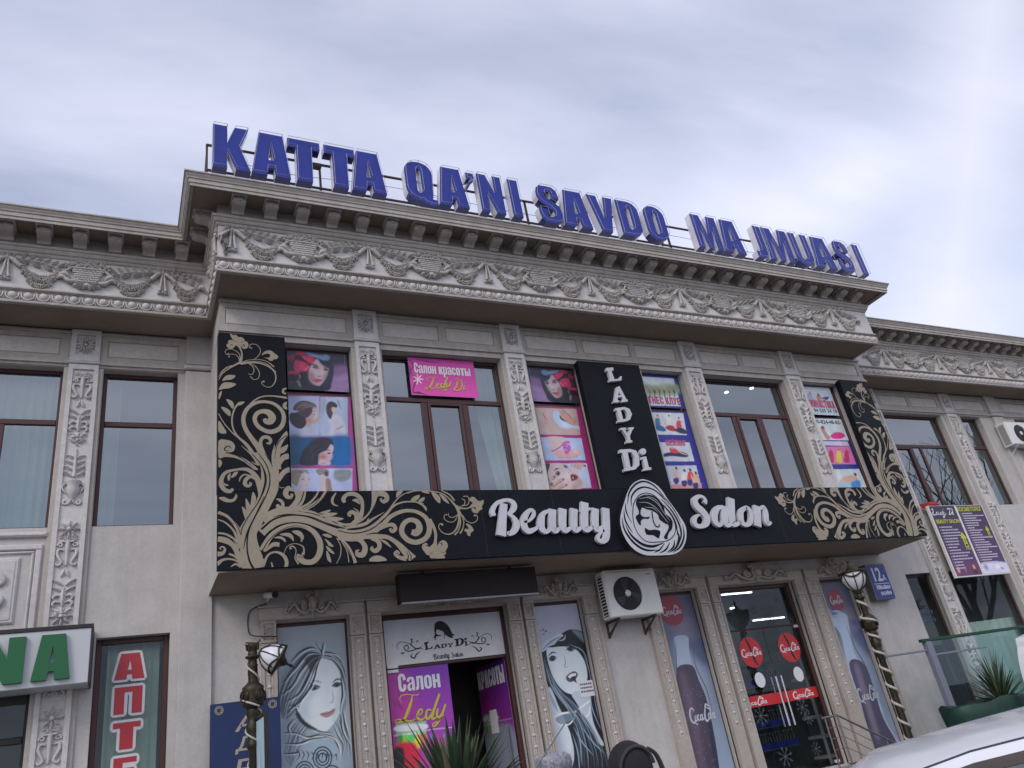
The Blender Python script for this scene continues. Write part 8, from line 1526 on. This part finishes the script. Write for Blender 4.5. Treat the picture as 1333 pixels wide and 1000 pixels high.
# white van beyond it, cut by the right edge of the picture
van = thing('parked_van', 'white van with red tail light cut off by the right edge', 'van', (13.6, 6.8, .004))
q = MB(); pr = [(11.62, .45), (11.58, .9), (11.60, 1.30), (11.66, 1.60), (11.80, 1.90), (12.05, 2.06), (13.9, 2.10), (15.0, 2.0), (15.6, 1.4), (16.0, 1.15), (16.1, .45)]
q.prism([tuple(p) for p in cr(pr, 3, False)], 6.0, 7.6); q.build('body', M['carwhite'], van)
q = MB(); q.add([(11.57, 6.9, 1.15), (11.57, 7.1, 1.15), (11.635, 7.1, 1.55), (11.635, 6.9, 1.55)], [(0, 3, 2, 1)]); q.build('tail_light', mat('red_lens', (.30, .03, .04), .2), van)
q = MB(); q.prism([(11.7, 1.4), (11.8, 1.88), (14.6, 1.9), (15.1, 1.45)], 5.99, 5.998); q.build('side_window', M['black_plastic'], van)
for x in (12.1, 15.1):
    for yy in (5.98, 7.4): q = MB(); q.lathe([(.1, 0), (.33, .0), (.34, .17), (.1, .17)], 0, 0, 18); q.xf(Matrix.Translation((x, yy, .344)) @ Matrix.Rotation(R(-90), 4, 'X')); q.build('wheel', M['black_plastic'], van)

# ------------------------------------------------------------------ passers-by (only their heads rise into the picture)
M['skin'] = mat('skin', (.42, .26, .19), .55); M['jacket'] = mat('black_jacket', (.010, .010, .011), .9, noise=[(20, .3, 3)]); M['trousers'] = mat('dark_trousers', (.02, .022, .03), .9); M['greytrim'] = mat('grey_trim', (.040, .036, .040), .9, bump=(80, .5)); M['fur'] = mat('grey_fur', (.26, .27, .30), .95, noise=[(40, .3, 4)], bump=(60, .6)); M['coat'] = mat('grey_coat', (.09, .09, .10), .9, noise=[(15, .15, 3)])
def skin(chains, sub=2):
    vs, es, rs = [], [], []
    idx = {}
    def vid(p, r):
        k = tuple(round(c, 4) for c in p)
        if k not in idx: idx[k] = len(vs); vs.append(p); rs.append(r)
        return idx[k]
    for ch in chains:
        ids = [vid(p, r) for p, r in ch]; es += list(zip(ids, ids[1:]))
    me = bpy.data.meshes.new('s'); me.from_pydata(vs, es, []); o = bpy.data.objects.new('s', me); COL.objects.link(o); o.modifiers.new('k', 'SKIN')
    for i, r in enumerate(rs): me.skin_vertices[0].data[i].radius = (r, r) if np.isscalar(r) else r
    me.skin_vertices[0].data[0].use_root = True
    m_ = o.modifiers.new('d', 'SUBSURF'); m_.levels = m_.render_levels = sub
    dg = bpy.context.evaluated_depsgraph_get(); dg.update(); m2 = bpy.data.meshes.new_from_object(o.evaluated_get(dg)); bpy.data.objects.remove(o); bpy.data.meshes.remove(me); return m2
def person(x, y, H, face_deg, label, coat, head_cover):
    t = thing('person', label, 'person', (x, y, .004)); k = H / 1.72; X = Matrix.Rotation(R(face_deg), 4, 'Z')   # built facing -y
    def put(m_, nm, mt, par):
        m_.transform(X); m_.materials.clear(); m_.materials.append(mt)
        for p in m_.polygons: p.use_smooth = True
        o = bpy.data.objects.new(nm, m_); COL.objects.link(o); o.parent = par; return o
    S = lambda *c: tuple(q_ * k for q_ in c)
    arms = []
    for sx in (-1, 1): arms.append([(S(0, .01, 1.34), .12 * k), (S(sx * .17, .01, 1.385), .065 * k), (S(sx * .225, .03, 1.12), .05 * k), (S(sx * .235, -.04, .88), .038 * k), (S(sx * .235, -.06, .80), .03 * k)])
    legs = [[(S(0, .01, .93), .13 * k), (S(sx * .09, .01, .86), .085 * k), (S(sx * .10, -.01, .48), .058 * k), (S(sx * .10, .02, .10), .042 * k), (S(sx * .10, .01, .05), .045 * k), (S(sx * .105, -.13, .04), .035 * k)] for sx in (-1, 1)]
    body = put(skin([[(S(0, .01, .93), .13 * k), (S(0, .01, 1.1), .135 * k), (S(0, .01, 1.34), .12 * k), (S(0, .01, 1.46), .055 * k), (S(0, -.005, 1.52), .052 * k)]] + arms + legs), 'body', M['skin'], t)
    put(skin([[(S(0, .01, .80), .165 * k), (S(0, .01, .95), .16 * k), (S(0, .01, 1.15), .16 * k), (S(0, .01, 1.34), .14 * k), (S(0, .01, 1.43), .085 * k)]] + [[(S(0, .01, 1.34), .14 * k), (S(sx * .17, .01, 1.385), .085 * k), (S(sx * .225, .03, 1.12), .068 * k), (S(sx * .235, -.03, .90), .055 * k)] for sx in (-1, 1)]), 'jacket', coat, t)
    put(skin([[(S(0, .01, .93), .14 * k), (S(sx * .09, .01, .86), .10 * k), (S(sx * .10, -.01, .48), .075 * k), (S(sx * .10, .02, .11), .062 * k)] for sx in (-1, 1)]), 'trousers', M['trousers'], t)
    for sx in (-1, 1):
        put(skin([[(S(sx * .10, .05, .05), .05 * k), (S(sx * .102, -.03, .05), .05 * k), (S(sx * .105, -.14, .04), .042 * k), (S(sx * .106, -.18, .035), .03 * k)]], 2), 'shoe', M['black_plastic'], t)
        fing = []
        for i, (dy, L) in enumerate(((-.03, .075), (-.01, .085), (.01, .08), (.03, .065))): fing.append([(S(sx * .235, -.06, .76), .022 * k), (S(sx * .235, -.06 + dy, .725), .012 * k), (S(sx * .23, -.065 + dy, .725 - L * .5), .0095 * k), (S(sx * .218, -.07 + dy, .725 - L), .008 * k)])
        put(skin([[(S(sx * .235, -.06, .80), .026 * k), (S(sx * .235, -.06, .76), .022 * k)]] + fing + [[(S(sx * .235, -.06, .76), .022 * k), (S(sx * .225, -.10, .74), .012 * k), (S(sx * .215, -.115, .705), .009 * k)]], 1), 'hand', M['skin'], t)
    hd = MB(); hd.ball((0, 0, 0), 1.0, 20, 14)
    for i, (a, b_, c) in enumerate(hd.v):   # an egg head with jaw, brow and chin
        w = 1 - .22 * max(0, -c); hd.v[i] = (a * .076 * w * k, (b_ * (.096 if b_ > 0 else .090) * (1 - .10 * max(0, -c)) - (.012 if c < -.3 and b_ < 0 else 0) - .008) * k, (1.615 + c * .118) * k)
    hd.tube([S(0, -.092, 1.645), S(0, -.112, 1.605), S(0, -.096, 1.592)], [.008 * k, .017 * k, .012 * k], 8)
    for sx in (-1, 1): hd.ball(S(sx * .076, .005, 1.615), (.012 * k, .022 * k, .034 * k), 8, 6)
    m_ = hd.mesh('head', M['skin']); head = put(m_, 'head', M['skin'], t)
    e = MB(); [e.ball(S(sx * .031, -.083, 1.632), (.014 * k, .010 * k, .008 * k), 8, 6) for sx in (-1, 1)]; [e.tube([S(sx * .05, -.083, 1.652), S(sx * .03, -.093, 1.657), S(sx * .014, -.092, 1.653)], .004 * k, 5) for sx in (-1, 1)]; put(e.mesh('eyes', M['ink']), 'eyes', M['ink'], head)
    e = MB(); e.tube([S(-.024, -.088, 1.562), S(0, -.098, 1.563), S(.024, -.088, 1.562)], [.004 * k, .008 * k, .004 * k], 6); put(e.mesh('mouth', M['dullred']), 'mouth', M['dullred'], head)
    for nm, mb_, mt in head_cover(k): put(mb_.mesh(nm, mt), nm, mt, t)
    return t
def hood(k):
    a = MB(); n, m_ = 22, 12
    V = []; 
    for j in range(m_ + 1):
        v = -0.75 + (math.pi / 2 + .75) * j / m_
        for i in range(n):
            u = 2 * math.pi * i / n; V.append((.118 * k * math.cos(v) * math.cos(u), (.135 * math.cos(v) * math.sin(u) + .018) * k, (1.595 + .150 * math.sin(v) - (.02 if math.sin(v) < -.5 else 0)) * k))
    F = [(j * n + i, j * n + (i + 1) % n, (j + 1) * n + (i + 1) % n, (j + 1) * n + i) for j in range(m_) for i in range(n) if not (j < 9 and math.sin(2 * math.pi * (i + .5) / n) < -.78)]
    a.add(V, F, 0, True)
    b = MB(); b.tube([(.100 * k * math.cos(v), (.105 + .015 * math.sin(v)) * k, (1.60 + .108 * math.sin(v)) * k) for v in np.linspace(.15, math.pi - .15, 22)], .010 * k, 6)
    c = MB(); c.tube([(-.095 * k, .08 * k, 1.69 * k), (-.145 * k, .06 * k, 1.655 * k), (-.18 * k, .04 * k, 1.58 * k), (-.195 * k, .02, 1.46 * k), (-.19 * k, .0, 1.36 * k)], [.008 * k, .012 * k, .014 * k, .014 * k, .014 * k], 7, sub=3)
    return [('hood', a, M['jacket']), ('hood_trim', b, M['greytrim']), ('strap', c, M['greytrim'])]
def fur_hat(k):
    a = MB(); g2 = random.Random(9); a.lathe([(.098 * k, 1.625 * k), (.118 * k, 1.65 * k), (.125 * k, 1.70 * k), (.118 * k, 1.745 * k), (.08 * k, 1.765 * k), (.001, 1.77 * k)], 0, .008, 24)
    f = MB()
    for _ in range(900):
        u, zz = g2.uniform(0, 6.283), g2.uniform(1.62, 1.76) * k; r = (.118 if zz < 1.74 * k else .10) * k; p = Vector((r * math.cos(u), r * math.sin(u) + .008, zz)); d = Vector((math.cos(u), math.sin(u), g2.uniform(-.6, .9))).normalized() * .03
        s_ = Vector((-math.sin(u), math.cos(u), 0)) * .002; f.add([p - s_, p + s_, p + d], [(0, 1, 2)])
    return [('fur_hat', a, M['fur']), ('fur', f, M['fur'])]
person(2.275, 3.6, 1.575, 175, 'person in black hood with grey trim seen from behind near the wall', M['jacket'], hood)
person(2.385, 4.6, 1.555, 200, 'person in grey fur hat in front of the woman in cap poster', M['coat'], fur_hat)
for o in [o for o in SC.objects if o.name.startswith('fur') and o.type == 'MESH' and o.name.split('.')[0] == 'fur']: o['kind'] = 'stuff'
q = MB(); a = at(740, 935, 4.55); b_ = at(697, 1000, 4.55); v = (b_[0] - a[0], b_[1] - a[1]); q.tube([(a[0], 4.55, a[1]), (b_[0], 4.55, b_[1]), (b_[0] + v[0] * 2.2, 4.55, b_[1] + v[1] * 2.2)], [.0035, .005, .008], 6)
tag(q.build('thin_rod', M['steel']), 'thin dark slanting rod crossing the woman in cap poster', 'rod')
